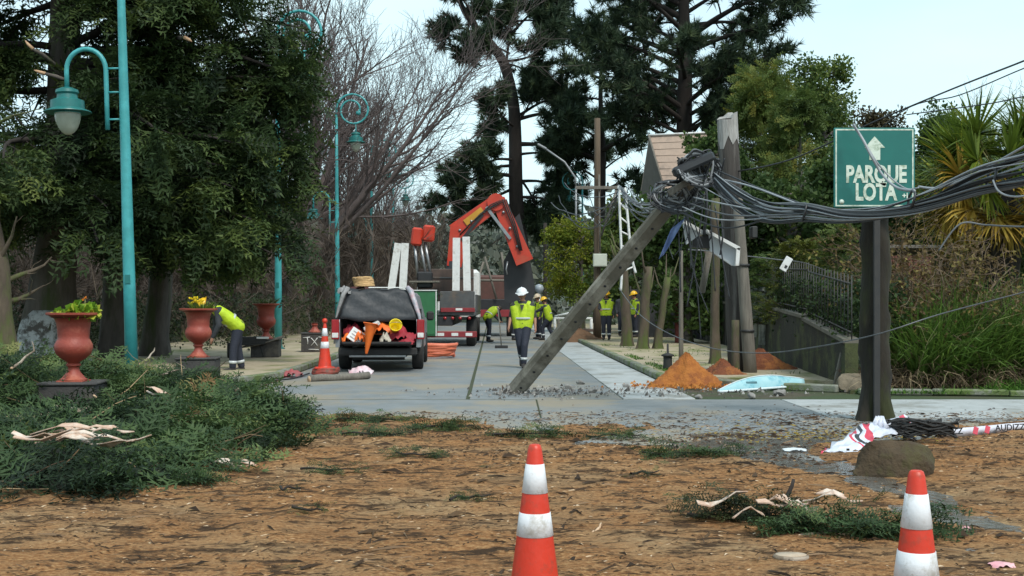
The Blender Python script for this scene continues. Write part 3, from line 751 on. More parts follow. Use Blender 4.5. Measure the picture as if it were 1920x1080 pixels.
# a distant wood closing the end of the street, too far to tell trees apart
def far_wood(name, n, xr, yr, hr, m, seed, tm, size, k=40, up=0.0):
    r = np.random.default_rng(seed); x = r.uniform(*xr, n); y_ = r.uniform(*yr, n); hh = hr * (.55 + .6 * vnoise(x * .12, y_ * .05, seed))
    X = np.repeat(x, k) + r.normal(0, 1.8, n * k); Y = np.repeat(y_, k) + r.normal(0, 1.8, n * k); Z = np.repeat(hh, k) * (1 - r.random(n * k) ** 1.6)
    return tag(scatter(name, tm, np.stack([X, Y, Z], 1), norm(r.normal(0, 1, (n * k, 3)) + np.array([0, 0, up])), r.uniform(*size, n * k), m, None, np.clip(r.normal(.4, .25, n * k), 0, 1), r.uniform(0, 6, n * k), r=r), kind='stuff')
M_far = leafmat('far_wood_green', [(0, (.07, .08, .065)), (.6, (.12, .135, .10)), (1, (.18, .19, .13))], .2)
far_wood('distant_wood', 300, (-60, 75), (105, 150), 9.5, M_far, 61, BIGL, (1.2, 2.4), 24)
M_brush = leafmat('brush_brown', [(0, (.045, .034, .028)), (.6, (.11, .085, .068)), (1, (.19, .15, .11))], .1)
STICK = [tmpl_tuft(9, 1.0, .010, .75, s + 40, .8) for s in range(4)]
far_wood('wood_brushwood', 260, (-34, -6.5), (56, 100), 8.5, M_brush, 62, STICK, (1.2, 2.4), 40, 2.2)
far_wood('shaded_undergrowth', 150, (-26, -8.5), (38, 58), 4.2, M_brush, 63, STICK, (.7, 1.5), 40, 1.2)
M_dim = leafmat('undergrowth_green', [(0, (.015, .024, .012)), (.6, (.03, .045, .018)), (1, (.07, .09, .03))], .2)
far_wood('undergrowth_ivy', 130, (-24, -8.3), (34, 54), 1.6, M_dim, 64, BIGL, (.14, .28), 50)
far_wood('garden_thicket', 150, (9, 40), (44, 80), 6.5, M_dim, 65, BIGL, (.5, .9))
# ---------------------------------------------------------------- blades and palms
def blades(name, pos, d, L, W, m, parent=None, bend=1.0, nseg=4, tint=None, r=None, kind=None):
    r = r or rng; n = len(pos); d = norm(np.array(d, float)); L = np.asarray(L).reshape(-1, 1); W = np.asarray(W).reshape(-1, 1)
    side = norm(np.cross(d, np.tile([0, 0, 1.], (n, 1))) + r.normal(0, .25, (n, 3))); pts = [pos]; q = d.copy()
    for k in range(nseg):
        q = norm(q + np.array([0, 0, -bend / nseg]) * (k + 1) / nseg * 1.6); pts.append(pts[-1] + q * L / nseg)
    T = []
    for k in range(nseg):
        w0 = W * (1 - (k / nseg) ** 2); w1 = W * (1 - ((k + 1) / nseg) ** 2)
        a, b_, c, e = pts[k] - side * w0, pts[k] + side * w0, pts[k + 1] + side * w1, pts[k + 1] - side * w1
        T.append(np.stack([a, b_, c], 1)); T.append(np.stack([a, c, e], 1))
    T = np.stack(T, 1).reshape(-1, 3); tint = r.random(n) if tint is None else tint
    o = np_mesh(name, T, 3, m, parent, np.repeat(tint, nseg * 6))
    return tag(o, kind=kind) if kind else o

M_reed = leafmat('reed_green', [(0, (.05, .085, .02)), (.5, (.09, .17, .03)), (.85, (.17, .26, .05)), (1, (.42, .38, .2))], .35, .5)
M_dry = leafmat('reed_dry', [(0, (.045, .032, .022)), (.6, (.12, .085, .05)), (1, (.36, .28, .17))], .2, .8)
M_grass = leafmat('grass_green', [(0, (.03, .07, .012)), (.6, (.07, .17, .02)), (1, (.14, .26, .04))], .35, .5)
def reeds():
    r = np.random.default_rng(71); n = 9000
    x = r.uniform(6.75, 11.0, n); y = 19.5 + 2.4 * r.random(n) + .2 * (x - 6)
    d = np.stack([r.normal(0, .35, n), r.normal(-.25, .35, n), np.ones(n)], 1)
    hgt = np.where(x < 7.2, 1.35, 1.5) * r.uniform(.4, 1.2, n)
    blades('reed_thicket', np.stack([x, y, np.full(n, .05)], 1), d, hgt * 1.25, r.uniform(.010, .021, n), M_reed, None, 1.1, 4, np.clip(r.normal(.45, .25, n), 0, 1), r, 'stuff')
    n = 2600; x = r.uniform(5.9, 11.5, n); y = 19.3 + 1.3 * r.random(n)
    d = np.stack([r.normal(0, .5, n), r.normal(-.2, .3, n), r.uniform(.4, 1.2, n)], 1)
    blades('dry_reed_thatch', np.stack([x, y, np.full(n, .04)], 1), d, r.uniform(.4, 1.1, n), r.uniform(.006, .013, n), M_dry, None, 2.2, 4, None, r, 'stuff')
    n = 9000; x = r.uniform(5.6, 12, n); y = 18.6 + 1.6 * r.random(n); keep = vnoise(x * .9, y * 1.3, 12) + .25 * (x > 7.6) > .5; x = x[keep]; y = y[keep]; n = len(x)
    d = np.stack([r.normal(0, .5, n), r.normal(0, .5, n), np.ones(n)], 1)
    blades('grass', np.stack([x, y, np.full(n, .04)], 1), d, r.uniform(.08, .3, n) * np.where(x > 7.6, 1.25, .6), np.full(n, .008), M_grass, None, 1.2, 3, None, r, 'stuff')
    n = 2500; x = r.uniform(3.35, 6.0, n); y = r.uniform(22.5, 40, n); x = np.where(r.random(n) < .6, 3.42 + .25 * r.random(n), x) + DRIFT * y
    keep = vnoise(x * 2, y * .8, 13) > .5; x, y = x[keep], y[keep]; n = len(x)
    blades('kerb_grass', np.stack([x, y, np.full(n, .1)], 1), np.stack([r.normal(0, .6, n), r.normal(0, .6, n), np.ones(n)], 1), r.uniform(.03, .1, n), np.full(n, .01), M_grass, None, 1, 3, None, r, 'stuff')
reeds()

M_palm = leafmat('palm_green', [(0, (.04, .07, .014)), (.5, (.13, .19, .025)), (.8, (.27, .28, .03)), (1, (.45, .32, .04))], .3, .45)
M_palmdry = leafmat('palm_dry', [(0, (.12, .07, .015)), (.5, (.33, .21, .03)), (1, (.55, .40, .08))], .3, .6)
M_petiole = mat('palm_stalk', (.14, .17, .04), (.2, .16, .05), 6, .6)
def fan_leaf(parent, root, dirv, pet, R0, m, tint, seed, droop=.3, up=None):
    r = np.random.default_rng(seed); d = Vector(dirv).normalized(); tip = Vector(root) + d * pet
    up = Vector(up or (0, 0, 1)); s = d.cross(up)
    s = s.normalized() if s.length > .05 else Vector((1, 0, 0)); u = s.cross(d).normalized()
    fr = MB().tube([Vector(root), Vector(root) + d * pet * .5 + Vector((0, 0, .03)), tip], [.022, .016, .012], 5).build('frond', M_petiole, parent)
    n = 52; an = np.linspace(-2.2, 2.2, n) + r.normal(0, .03, n)
    dn, sn, un = np.array(d), np.array(s), np.array(u)
    dd = np.cos(an)[:, None] * dn + np.sin(an)[:, None] * sn + (.12 + .10 * r.normal(0, 1, n))[:, None] * un
    L = R0 * (.72 + .28 * np.cos(an * .55)) * r.uniform(.9, 1.08, n)
    blades('fan', np.tile(np.array(tip), (n, 1)), dd, L, np.full(n, .034), m, fr, droop, 3, np.clip(r.normal(tint, .12, n), 0, 1), r)
def palm():
    c = P(1880, 345, 23.5); t = thing('fan_palm', 'yellow-green fan palm with shaggy dark trunk at the right edge', 'palm tree', (c.x, c.y, 0))
    h = c.z; mt = mat('palm_trunk', (.028, .021, .016), (.012, .010, .008), 9, .95, 1, 30, stretch=(1, 1, .4), c3=(.06, .045, .03), sc3=6, amt3=.3)
    rootflare([(0, 0, 0), (0, 0, .5), (.02, 0, 1.2), (0, 0, 2), (-.03, 0, 2.8), (0, 0, h - .1)], [.40, .33, .33, .35, .42, .30], 14, 6, 3).build('trunk', mt, t)
    r = np.random.default_rng(72); n = 420; a = r.uniform(0, 6.28, n); z = r.uniform(.6, h - .15, n)
    blades('trunk_fibre', np.stack([.34 * np.cos(a), .34 * np.sin(a), z], 1), np.stack([np.cos(a), np.sin(a), r.normal(.3, .5, n)], 1), r.uniform(.15, .4, n), np.full(n, .012), leafmat('trunk_fibre', [(0, (.02, .015, .01)), (1, (.07, .05, .03))], 0, .9), t, 3, 3, None, r)
    for i in range(46):
        az = i * 2.399 + r.normal(0, .15); el = np.interp(i, [0, 12, 30, 45], [1.0, .5, .05, -.8]) + r.normal(0, .1)
        d = (math.cos(az) * math.cos(el), math.sin(az) * math.cos(el), math.sin(el))
        old = el < -.25 or r.random() < .13
        fan_leaf(t, (0, 0, h - .05), d, r.uniform(.85, 1.35), r.uniform(.85, 1.1), M_palmdry if old else M_palm, .62 if el < .3 else .38, 100 + i, .35 if el < .2 else .2, (r.normal(0, .3), -1, .45))
    for j, (dx, dz, pet) in enumerate(((-.15, -1, .55), (-.7, -.35, .9), (-.9, .12, .95))):
        fan_leaf(t, (0, -.2, h - .1), (dx, -.45, dz), pet * 1.35, .85, M_palmdry, .6, 300 + j, .6, (0, -1, .2))
palm()
c2 = P(2030, 300, 26); 
t2 = thing('fan_palm', 'second fan palm, fronds reaching in from beyond the right edge', 'palm tree', (c2.x, c2.y, 0))
MB().tube([(0, 0, -.05), (0, 0, 2), (0, 0, c2.z)], [.3, .26, .22], 10).build('trunk', MATS['palm_trunk'], t2)
for i in range(26):
    el = np.interp(i, [0, 12, 25], [1.2, .5, -.4]); az = i * 2.399
    fan_leaf(t2, (0, 0, c2.z), (math.cos(az) * math.cos(el), math.sin(az) * math.cos(el), math.sin(el)), 1.2, 1.1, M_palm, .35, 400 + i, .25, (0, -1, .45))

def dry_shrub(px, d, h, label, seed, m=None, spread=30):
    m = m or mat('dry_stem', (.20, .145, .095), (.11, .075, .05), 4, .9)
    r = np.random.default_rng(seed); b = P(px, 600, d); t = thing('dry_shrub', label, 'shrub', (b.x, b.y, 0))
    n0 = 11; az = r.uniform(0, 6.28, n0); tl = np.radians(np.abs(r.normal(spread * .7, 14, n0)))
    A = grow(np.stack([r.normal(0, .2, n0), r.normal(0, .2, n0), np.full(n0, -.05)], 1), np.stack([np.sin(tl) * np.cos(az), np.sin(tl) * np.sin(az), np.cos(tl)], 1), h * r.uniform(.7, 1.1, n0), r.uniform(.02, .045, n0), 8, (0, 0, .1), .12, .3, r)
    p1, d1, t1, r1 = offshoots(A, 9, .25, 1, 45, 15, r); B = grow(p1, d1, h * .38 * r.uniform(.5, 1.1, len(p1)), np.clip(r1 * .5, .008, .02), 5, (0, 0, -.05), .16, .4, r)
    p2, d2, t2_, r2 = offshoots(B, 5, .2, 1, 45, 15, r); C_ = grow(p2, d2, h * .17 * r.uniform(.5, 1.2, len(p2)), np.full(len(p2), .006), 4, (0, 0, -.1), .2, .5, r)
    branch_mesh('stems', [(A, 6), (B, 4), (C_, 3)], m, t)
    sp, sd, _, _ = offshoots(C_, 2, .2, 1, 40, 20, r); sd[:, 2] -= .5
    scatter('dead_leaves', [tmpl_leaves(3, .55, .12, .8, 90 + k) for k in range(3)], sp, sd, r.uniform(.12, .24, len(sp)), leafmat('dead_leaf', [(0, (.07, .045, .02)), (.6, (.15, .10, .04)), (1, (.24, .20, .06))], .3), t, None, r.uniform(0, 6, len(sp)), r=r)
dry_shrub(1745, 20.8, 2.7, 'dry leafless shrub with tangled pale stems right of the sign post', 81)
dry_shrub(1700, 21.8, 2.9, 'reddish dry shrub just behind the sign post', 82, mat('dry_stem_red', (.15, .10, .065), (.09, .06, .04), 4, .9))
dry_shrub(1840, 21.5, 2.3, 'dry twiggy shrub left of the palm trunk', 83)

# ---------------------------------------------------------------- heap of cut conifer branches
HEAP = np.array([(-9.5, 9.0), (-3.6, 8.75), (-2.75, 9.3), (-2.55, 10.8), (-2.15, 12.2), (-2.35, 14.0), (-2.95, 16.2), (-3.9, 18.2), (-5.4, 19.9), (-11, 20.3), (-12, 14)])
def in_poly_dist(x, y, poly):
    """signed distance, positive inside"""
    ins = np.zeros(x.shape, bool); dm = np.full(x.shape, 1e9); n = len(poly)
    for i in range(n):
        a, b_ = poly[i], poly[(i + 1) % n]
        cond = ((a[1] > y) != (b_[1] > y)) & (x < (b_[0] - a[0]) * (y - a[1]) / (b_[1] - a[1] + 1e-12) + a[0]); ins ^= cond
        e = b_ - a; t = np.clip(((x - a[0]) * e[0] + (y - a[1]) * e[1]) / (e @ e), 0, 1)
        dm = np.minimum(dm, np.hypot(x - a[0] - t * e[0], y - a[1] - t * e[1]))
    return np.where(ins, dm, -dm)
def heap_z(x, y):
    s = in_poly_dist(x, y, HEAP) + .5 * (fbm(x * 1.3, y * 1.3, 3, 44) - .5)
    env = np.clip(s / 2.0, 0, 1) ** .7
    top = .20 + .29 * fbm(x * .6 + 4, y * .5, 3, 46) + .16 * np.clip(-x - 3, 0, 3) / 3
    top = top + .16 * np.exp(-((x + 2.6) / .8) ** 2 - ((y - 14.2) / 1.4) ** 2)
    dip = np.clip(1.5 * np.exp(-((x + 5.3) / 1.05) ** 2 - ((y - 13.7) / 1.9) ** 2), 0, 1)          # cleared round the first plinth
    return env * top * (.25 + 1.35 * fbm(x * 2.0, y * 2.0, 3, 48)) * (1 - .96 * dip) + np.where(s > 0, .0, -.05)
M_cut = leafmat('cut_branch_green', [(0, (.012, .022, .011)), (.35, (.036, .068, .026)), (.7, (.085, .135, .045)), (.9, (.16, .20, .065)), (.96, (.22, .21, .08)), (1, (.20, .12, .05))], .25)
FIRP = [tmpl_fir(8, 1, .34, 3, .11, .022, .18, s + 20) for s in range(5)]
def heap():
    core = mat('heap_core', (.018, .026, .014), (.03, .028, .018), 8, .95, 1, 20)
    x0, x1, y0, y1, nx, ny = -11.5, -1.2, 8.5, 20.5, 110, 130
    X, Y = np.meshgrid(np.linspace(x0, x1, nx + 1), np.linspace(y0, y1, ny + 1)); Z = heap_z(X, Y) - .05
    v = np.stack([X, Y, Z], -1).reshape(-1, 3); i = np.arange(nx)[None, :] + (nx + 1) * np.arange(ny)[:, None]
    q = np.stack([i, i + 1, i + nx + 2, i + nx + 1], -1).reshape(-1, 4)
    tag(idx_mesh('branch_heap', v, q, core), kind='stuff')
    r = np.random.default_rng(73); n = 7400
    x = r.uniform(-9.2, -1.4, n); y = 8.5 + 11.7 * r.random(n) ** 1.0
    vis = (x > -(y * .50 + .4)) & (in_poly_dist(x, y, HEAP) > -.25 * r.random(n)); x, y = x[vis], y[vis]; n = len(x)
    z = np.maximum(heap_z(x, y), 0) + r.uniform(-.07, .11, n)
    cell = vnoise(x * .8, y * .8, 49) * 12; a = cell + r.normal(0, .7, n)
    d = np.stack([np.cos(a), np.sin(a) - .35, r.normal(.0, .34, n)], 1)
    tin = np.clip(.1 + .55 * r.random(n) ** 1.3 + .9 * (vnoise(x * 1.3, y * 1.3, 51) - .4), 0, 1)
    tag(scatter('heaped_fir_sprays', FIRP, np.stack([x, y, z + .02], 1), d, r.uniform(.34, .72, n), M_cut, None, tin, r.normal(0, .5, n), r=r), kind='stuff')
heap()
def heap_twigs():
    r = np.random.default_rng(74); n = 420; x = r.uniform(-8, -1.7, n); y = 8.8 + 11 * r.random(n); k = in_poly_dist(x, y, HEAP) > .1; x, y = x[k], y[k]; n = len(x)
    d = np.stack([r.normal(0, 1, n), r.normal(0, .6, n), r.normal(.12, .3, n)], 1)
    g = grow(np.stack([x, y, np.maximum(heap_z(x, y), 0) + .02], 1), d, r.uniform(.2, .75, n), r.uniform(.004, .012, n), 4, (0, 0, -.2), .12, .4, r)
    tag(branch_mesh('heap_twigs', [(g, 4)], leafmat('twig_tones', [(0, (.06, .04, .025)), (.6, (.17, .11, .06)), (1, (.42, .29, .17))], 0, .9)), kind='stuff')
heap_twigs()
M_wood = mat('fresh_wood', (.62, .45, .30), (.48, .30, .18), 6, .8, .4, 20, stretch=(4, 4, .6))
M_limb = mat('cut_limb_bark', (.22, .17, .12), (.12, .09, .065), 9, .9, .7, 25, c3=(.36, .30, .24), sc3=4, amt3=.4)
def stick(name, label, cat, a, b_, r0, r1, m=M_limb, bow=.04, group=None, seed=0, ends=True):
    """a limb lying from a to b, with a sawn face at each end"""
    rr = random.Random(seed); a, b_ = Vector(a), Vector(b_); t = thing(name, label, cat, a, group=group); d = b_ - a; s = d.cross(Vector((0, 0, 1))).normalized()
    pts = [d * k / 5 + s * math.sin(k / 5 * math.pi) * bow * d.length * rr.uniform(.6, 1.3) + Vector((0, 0, rr.uniform(-.2, .4) * r0)) for k in range(6)]
    MB().tube(pts, [r0 + (r1 - r0) * k / 5 * rr.uniform(.9, 1.1) for k in range(6)], 8).build('bark', m, t)
    if ends:
        n = d.normalized()
        MB().tube([-n * .012 + pts[0], pts[0] + n * .02], r0 * .9, 8).build('sawn_face', M_wood, t)
    return t
def zat(px, py, d): return P(px, py, d)
stick('cut_limb', 'pale thick cut limb lying on the heap at the foot of the first urn plinth', 'limb', P(15, 790, 12.2), P(170, 772, 12.8), .055, .065, M_limb, .05, seed=1)
stick('cut_limb', 'second pale limb end poking out below the first urn plinth', 'limb', P(105, 772, 13.0), P(178, 779, 12.9), .07, .06, M_limb, .02, seed=2)
stick('cut_limb', 'thin upright sawn stub standing in the middle of the branch heap', 'limb', P(445, 745, 15.2), P(444, 728, 15.2), .03, .03, M_limb, 0, seed=3)
stick('thin_branch', 'long thin pale branch sticking up left of the first urn', 'branch', P(22, 690, 15), P(60, 640, 16), .02, .008, M_limb, .1, seed=4)
stick('thin_branch', 'thin pale branch slanting up right of the near lamp post', 'branch', P(262, 684, 19), P(290, 652, 19.5), .022, .008, M_limb, .1, seed=5)
stick('thin_branch', 'pale bare twig lying across the heap below the second urn', 'branch', P(278, 770, 14), P(305, 742, 14.5), .02, .008, M_wood, .08, seed=6)
stick('thin_branch', 'straight bare twig jutting from the heap beside the near lamp base', 'branch', P(180, 745, 15), P(120, 718, 15.6), .015, .006, M_wood, .08, seed=7)
stick('thin_branch', 'curved dark twig on top of the heap left of the second urn', 'branch', P(296, 706, 17), P(330, 680, 18), .016, .006, M_limb, .2, seed=8)
# torn strips of bark and wood in the heap
M_strip = mat('torn_bark', (.60, .43, .33), (.40, .24, .16), 9, .8, .5, 30, c3=(.62, .52, .44), sc3=6, amt3=.4)
def strips(label, c, n, L, seed, spread=.35):
    r = random.Random(seed); t = thing('torn_bark_strips', label, 'bark', c)
    for k in range(n):
        a = r.uniform(-.5, .5) + (math.pi if r.random() < .3 else 0); l = L * r.uniform(.5, 1.1); o = V(r.uniform(-spread, spread), r.uniform(-spread, spread) * .6, r.uniform(0, .09)); d = V(math.cos(a), math.sin(a) * .8, r.uniform(-.12, .15))
        s = d.cross(V(0, 0, 1)).normalized(); w = r.uniform(.015, .04); pts = [o + d * l * q / 4 + V(0, 0, .03 * math.sin(q * 1.4 + k)) for q in range(5)]
        b = MB(); vs = []
        for q, p_ in enumerate(pts):
            ww = w * (1 - .25 * abs(q - 2)); tw = V(0, 0, ww * .5 * math.sin(q + k))
            vs += [p_ - s * ww + tw, p_ + s * ww - tw, p_ + s * ww - tw + V(0, 0, -.008), p_ - s * ww + tw + V(0, 0, -.008)]
        fs = []
        for q in range(4):
            for j in range(4): fs.append((q * 4 + j, q * 4 + (j + 1) % 4, q * 4 + 4 + (j + 1) % 4, q * 4 + 4 + j))
        b.add(vs, fs + [(3, 2, 1, 0), (16, 17, 18, 19)]).build('strip', M_strip, t)
strips('torn pinkish bark strips on the left end of the branch heap', P(140, 852, 9.55) + V(0, 0, .10), 15, .5, 1, .42)
strips('pale torn wood slivers along the lower edge of the branch heap', GP(300, 892) + V(0, 0, .04), 8, .4, 2, .5)
strips('pale splintered wood lying on the heap below the second urn', P(320, 745, 14.6), 5, .32, 3, .3)

# loose conifer branches on the ground
def loose_branch(label, px, py, L, n, seed, spread=.18, az=0.0, hgt=.09, m=M_cut):
    r = np.random.default_rng(seed); c = GP(px, py); c.z = float(ground_z(np.array([c.x]), np.array([c.y]))[0]); t = thing('fir_branch', label, 'branch', c)
    s = np.linspace(-.5, .5, 6) * L; pts = np.stack([s * np.cos(az), s * np.sin(az) + r.normal(0, .03, 6), .02 + .03 * r.random(6)], 1)
    st = path_branch(pts, .012, .005, 3); branch_mesh('stem', [(st, 5)], M_bark_dark, t)
    tt = r.uniform(-.5, .5, n); p = np.stack([tt * L * np.cos(az), tt * L * np.sin(az) + r.normal(0, spread * .3, n), np.abs(r.normal(0, hgt * .5, n)) + .01], 1)
    a = az + r.choice([-1, 1], n) * r.uniform(.2, 1.0, n) + (r.random(n) < .4) * np.pi
    scatter('needles', FIRP, p, np.stack([np.cos(a), np.sin(a), r.normal(.05, .18, n)], 1), r.uniform(.7, 1.3, n) * spread * 1.3, m, t, np.clip(r.normal(.4, .25, n), 0, 1), r.normal(0, .5, n), r=r)
    return t
for k, a in enumerate([
    ('dark fir sprig lying alone left of centre on the sawdust', 615, 893, .5, 26, .13),
    ('short fir sprig on sawdust below the centre, left of the front cone', 882, 951, .3, 22, .09),
    ('small dark sprig near the middle of the sawdust, left of the front cone', 577, 975, .22, 14, .08),
    ('tiny upright sprig on sawdust at left of centre', 545, 935, .16, 10, .08),
    ('long flat fir branch on the sawdust behind the front cone', 995, 825, .85, 46, .2),
    ('fir branch at the edge of concrete left of the front cone', 825, 812, .75, 40, .2),
    ('fir branch lying on sawdust right of the front cone', 1290, 862, .9, 60, .2),
    ('small dark clump of needles right of the front cone', 1210, 902, .25, 14, .08),
    ('fir sprig on the sawdust near the heap, behind the lone dark sprig', 780, 865, .4, 24, .14),
    ('fir branch fringe at the right tip of the heap', 690, 795, .9, 50, .2),
    ('flat fir branch fringe below the heap tip', 700, 825, .7, 36, .18),
    ('low fir branch in front of the sand coloured strip, centre right', 1150, 825, .6, 30, .16),
    ('flat fir branch at the near edge of the left heap', 300, 912, .9, 70, .22)]): loose_branch(*a[:5], 500 + k, a[5], random.uniform(-.2, .2))
loose_branch('mossy dark left half of the fallen fir limb in the right foreground', 1380, 985, .66, 110, 520, .16, .05, .19, leafmat('dark_moss', [(0, (.010, .018, .010)), (.6, (.03, .045, .018)), (1, (.08, .09, .03))], .15))
loose_branch('green right half of the fallen fir limb in the right foreground', 1600, 1010, .95, 140, 521, .21, -.08, .17, leafmat('fresh_moss', [(0, (.018, .035, .014)), (.6, (.045, .085, .028)), (1, (.13, .16, .05))], .2))
strips('pink torn bark strips on the fallen limb in the right foreground', GP(1470, 992) + V(0, -.05, .15), 8, .32, 5, .25)
stick('thin_branch', 'knobbly dark stick rising from the fallen limb in the right foreground', 'branch', GP(1465, 960) + V(0, 0, .03), P(1488, 900, 8.4), .02, .012, M_bark_dark, .1, seed=12)
stick('thin_branch', 'short dark stub standing at the left of the fallen limb', 'branch', GP(1375, 958) + V(0, 0, .02), P(1380, 918, 8.5), .014, .01, M_bark_dark, .1, seed=13)
stick('thin_branch', 'grey curved root end at the near side of the fallen limb', 'branch', GP(1500, 1018) + V(0, 0, .03), P(1535, 990, 7.6), .022, .016, M_limb, .25, seed=14)
stick('thin_branch', 'pale curved twig in front of the fallen limb near the right cone', 'branch', GP(1560, 1012) + V(0, 0, .03), GP(1615, 1003) + V(0, 0, .05), .009, .005, M_wood, .2, seed=15)
stick('thin_branch', 'pale straight stick lying left of the fallen limb', 'branch', GP(1287, 986) + V(0, 0, .03), GP(1335, 987) + V(0, 0, .03), .01, .008, M_wood, .02, seed=16)
stick('wood_piece', 'small white wood splinter right of the front cone base', 'wood', GP(1112, 1008) + V(0, 0, .03), GP(1127, 995) + V(0, 0, .05), .011, .006, M_wood, .05, seed=17)
t = thing('wood_disc', 'flat pale sawn wood disc in the right foreground', 'wood', GP(1483, 1060) + V(0, 0, .03))
MB().lathe([(.10, 0), (.105, .02), (.098, .03)], n=14, m=Matrix.Diagonal((1, .75, 1))).build('bark', M_limb, t); MB().lathe([(.09, .0305), (.088, .034)], n=14, m=Matrix.Diagonal((1, .75, 1))).build('sawn_face', mat('old_sawn', (.5, .4, .3), (.36, .27, .19), 14, .8), t)
def crumple(name, label, cat, c, sx, sy, sz, m, seed, n=9):
    r = np.random.default_rng(seed); X, Y = np.meshgrid(np.linspace(-1, 1, n), np.linspace(-1, 1, n)); q = np.clip(1.15 - np.hypot(X, Y), 0, 1)
    h0 = r.random(X.shape); h1 = h0.copy(); h1[1:-1, 1:-1] = (h0[1:-1, 1:-1] * 2 + h0[:-2, 1:-1] + h0[2:, 1:-1] + h0[1:-1, :-2] + h0[1:-1, 2:]) / 6
    Z = np.sqrt(np.clip(1.0 - np.hypot(X, Y) / 1.25, 0, 1)) * (.25 + 1.3 * h1) * sz; X = X * np.sqrt(1 - .42 * Y * Y) + r.normal(0, .05, X.shape); Y = Y * np.sqrt(1 - .42 * X * X) + r.normal(0, .05, X.shape)
    top = np.stack([X * sx, Y * sy, Z], -1).reshape(-1, 3); bot = top.copy(); bot[:, 2] = np.minimum(bot[:, 2] - .004, 0)
    i = (np.arange(n - 1)[None, :] + n * np.arange(n - 1)[:, None]).ravel(); qd = np.stack([i, i + 1, i + n + 1, i + n], 1)
    o = idx_mesh(name, np.concatenate([top, bot]), np.concatenate([qd, qd[:, ::-1] + n * n]), m, None, True); o.location = c
    return tag(o, label, cat)
M_pink = mat('pink_plastic', (.62, .26, .30), (.75, .45, .46), 14, .45)
crumple('plastic_scrap', 'crumpled pink plastic scrap in the right bottom corner', 'litter', GP(1878, 1072) + V(0, 0, .03), .07, .05, .03, M_pink, 91)
crumple('plastic_scrap', 'small pink scrap just right of the right cone', 'litter', GP(1812, 1002) + V(0, 0, .03), .035, .03, .025, M_pink, 92)
crumple('plastic_scrap', 'white paper scrap on wet ground left of the boulder', 'litter', GP(1490, 850) + V(0, 0, .03), .12, .07, .03, mat('white_paper', (.62, .66, .68), (.5, .54, .56), 10, .6), 93)
# ---------------------------------------------------------------- teal lamp posts
M_teal = mat('teal_paint', (.045, .30, .31), (.035, .25, .26), 3, .42, .15, 40, c3=(.06, .36, .38), sc3=1.2, amt3=.4)
M_teal_d = mat('teal_paint_dark', (.015, .16, .15), (.012, .12, .115), 4, .4)
M_globe = mat('lamp_globe', (.42, .44, .36), (.34, .36, .29), 5, .25, spec=.6)
def lantern(parent, c):
    """capped lantern hanging from point c; returns the part"""
    c = Vector(c)
    cap = smooth_angle(MB().lathe([(.05, .0), (.10, -.01), (.19, -.05), (.20, -.10), (.17, -.13), (.18, -.20), (.20, -.205), (.285, -.24), (.29, -.38), (.40, -.43), (.405, -.445), (.22, -.44)], c, 22).build('lantern', M_teal_d, parent))
    smooth_angle(MB().lathe([(.215, -.43), (.222, -.50), (.205, -.60), (.165, -.71), (.11, -.79), (.05, -.835), (.012, -.84)], c, 22).build('globe', M_globe, cap))
    MB().lathe([(.225, -.442), (.232, -.45), (.225, -.462)], c, 22).build('rim_band', M_teal, cap)
    return cap
def make_lamp():
    t = thing('street_lamp', '-', 'street lamp')
    H = 9.2
    MB().tube([(0, 0, -.05), (0, 0, 2), (0, 0, 4.5), (0, 0, 7), (0, 0, H)], [.118, .105, .088, .068, .05], 14).build('pole', M_teal, t)
    MB().lathe([(.20, .0), (.20, .02), (.13, .05), (.125, .10)], n=16).build('base_plate', M_teal_d, t)
    MB().box((.0, -.108, 1.9), (.09, .02, .16), None, .004).build('hatch', M_teal_d, t)
    # lower arm: bar beside the pole, hoop over, lantern at the left
    z0, bx = 4.55, -.30
    pts = [(bx, 0, z0), (bx, 0, z0 + .55), (bx, 0, z0 + 1.05)]
    for k in range(1, 13):
        a = math.pi * k / 13; pts.append((bx - .34 + .34 * math.cos(a), 0, z0 + 1.05 + .38 * math.sin(a)))
    pts += [(bx - .68, 0, z0 + 1.05), (bx - .68, 0, z0 + .74)]
    arm = MB().tube(pts, .042, 10).build('lower_arm', M_teal, t)
    for z in (z0 + .18, z0 + .66, z0 + 1.08): MB().tube([(bx, 0, z), (-.06, 0, z)], .018, 8).build('rung', M_teal, arm)
    lantern(t, (bx - .68, 0, z0 + .76))
    # scroll on the top towards the road
    sp = [(0, 0, H - .02), (0, 0, H + .12)]
    for k in range(0, 33):
        a = math.pi - k / 32 * math.pi * 3.15; rr = .66 - .38 * max(0, (k - 10) / 22)
        sp.append((.66 + rr * math.cos(a), 0, H + .22 + rr * math.sin(a)))
    sc = MB().tube(sp, [.05] * 6 + [.042] * (len(sp) - 6), 9).build('scroll', M_teal, t)
    e = sp[-1]
    MB().lathe([(.02, -.1), (.09, -.06), (.11, 0), (.09, .06), (.02, .1)], e, 12).build('scroll_knob', M_teal, sc)
    b = MB().tube([(.80, 0, H - .40), (.80, 0, H - .72)], .03, 8).build('hanger', M_teal, sc)
    lantern(t, (.80, 0, H - .70))
    return t
lamp0 = make_lamp()
LL = ['nearest teal lamp post at left, in front of the dark conifer', 'second teal lamp post, its shaft beside the third urn and its scroll above the conifer',
      'third teal lamp post, standing behind the pickup with both lanterns in view', 'fourth teal lamp post, far behind the pickup', 'farthest teal lamp post on the left, above the pickup tarp']
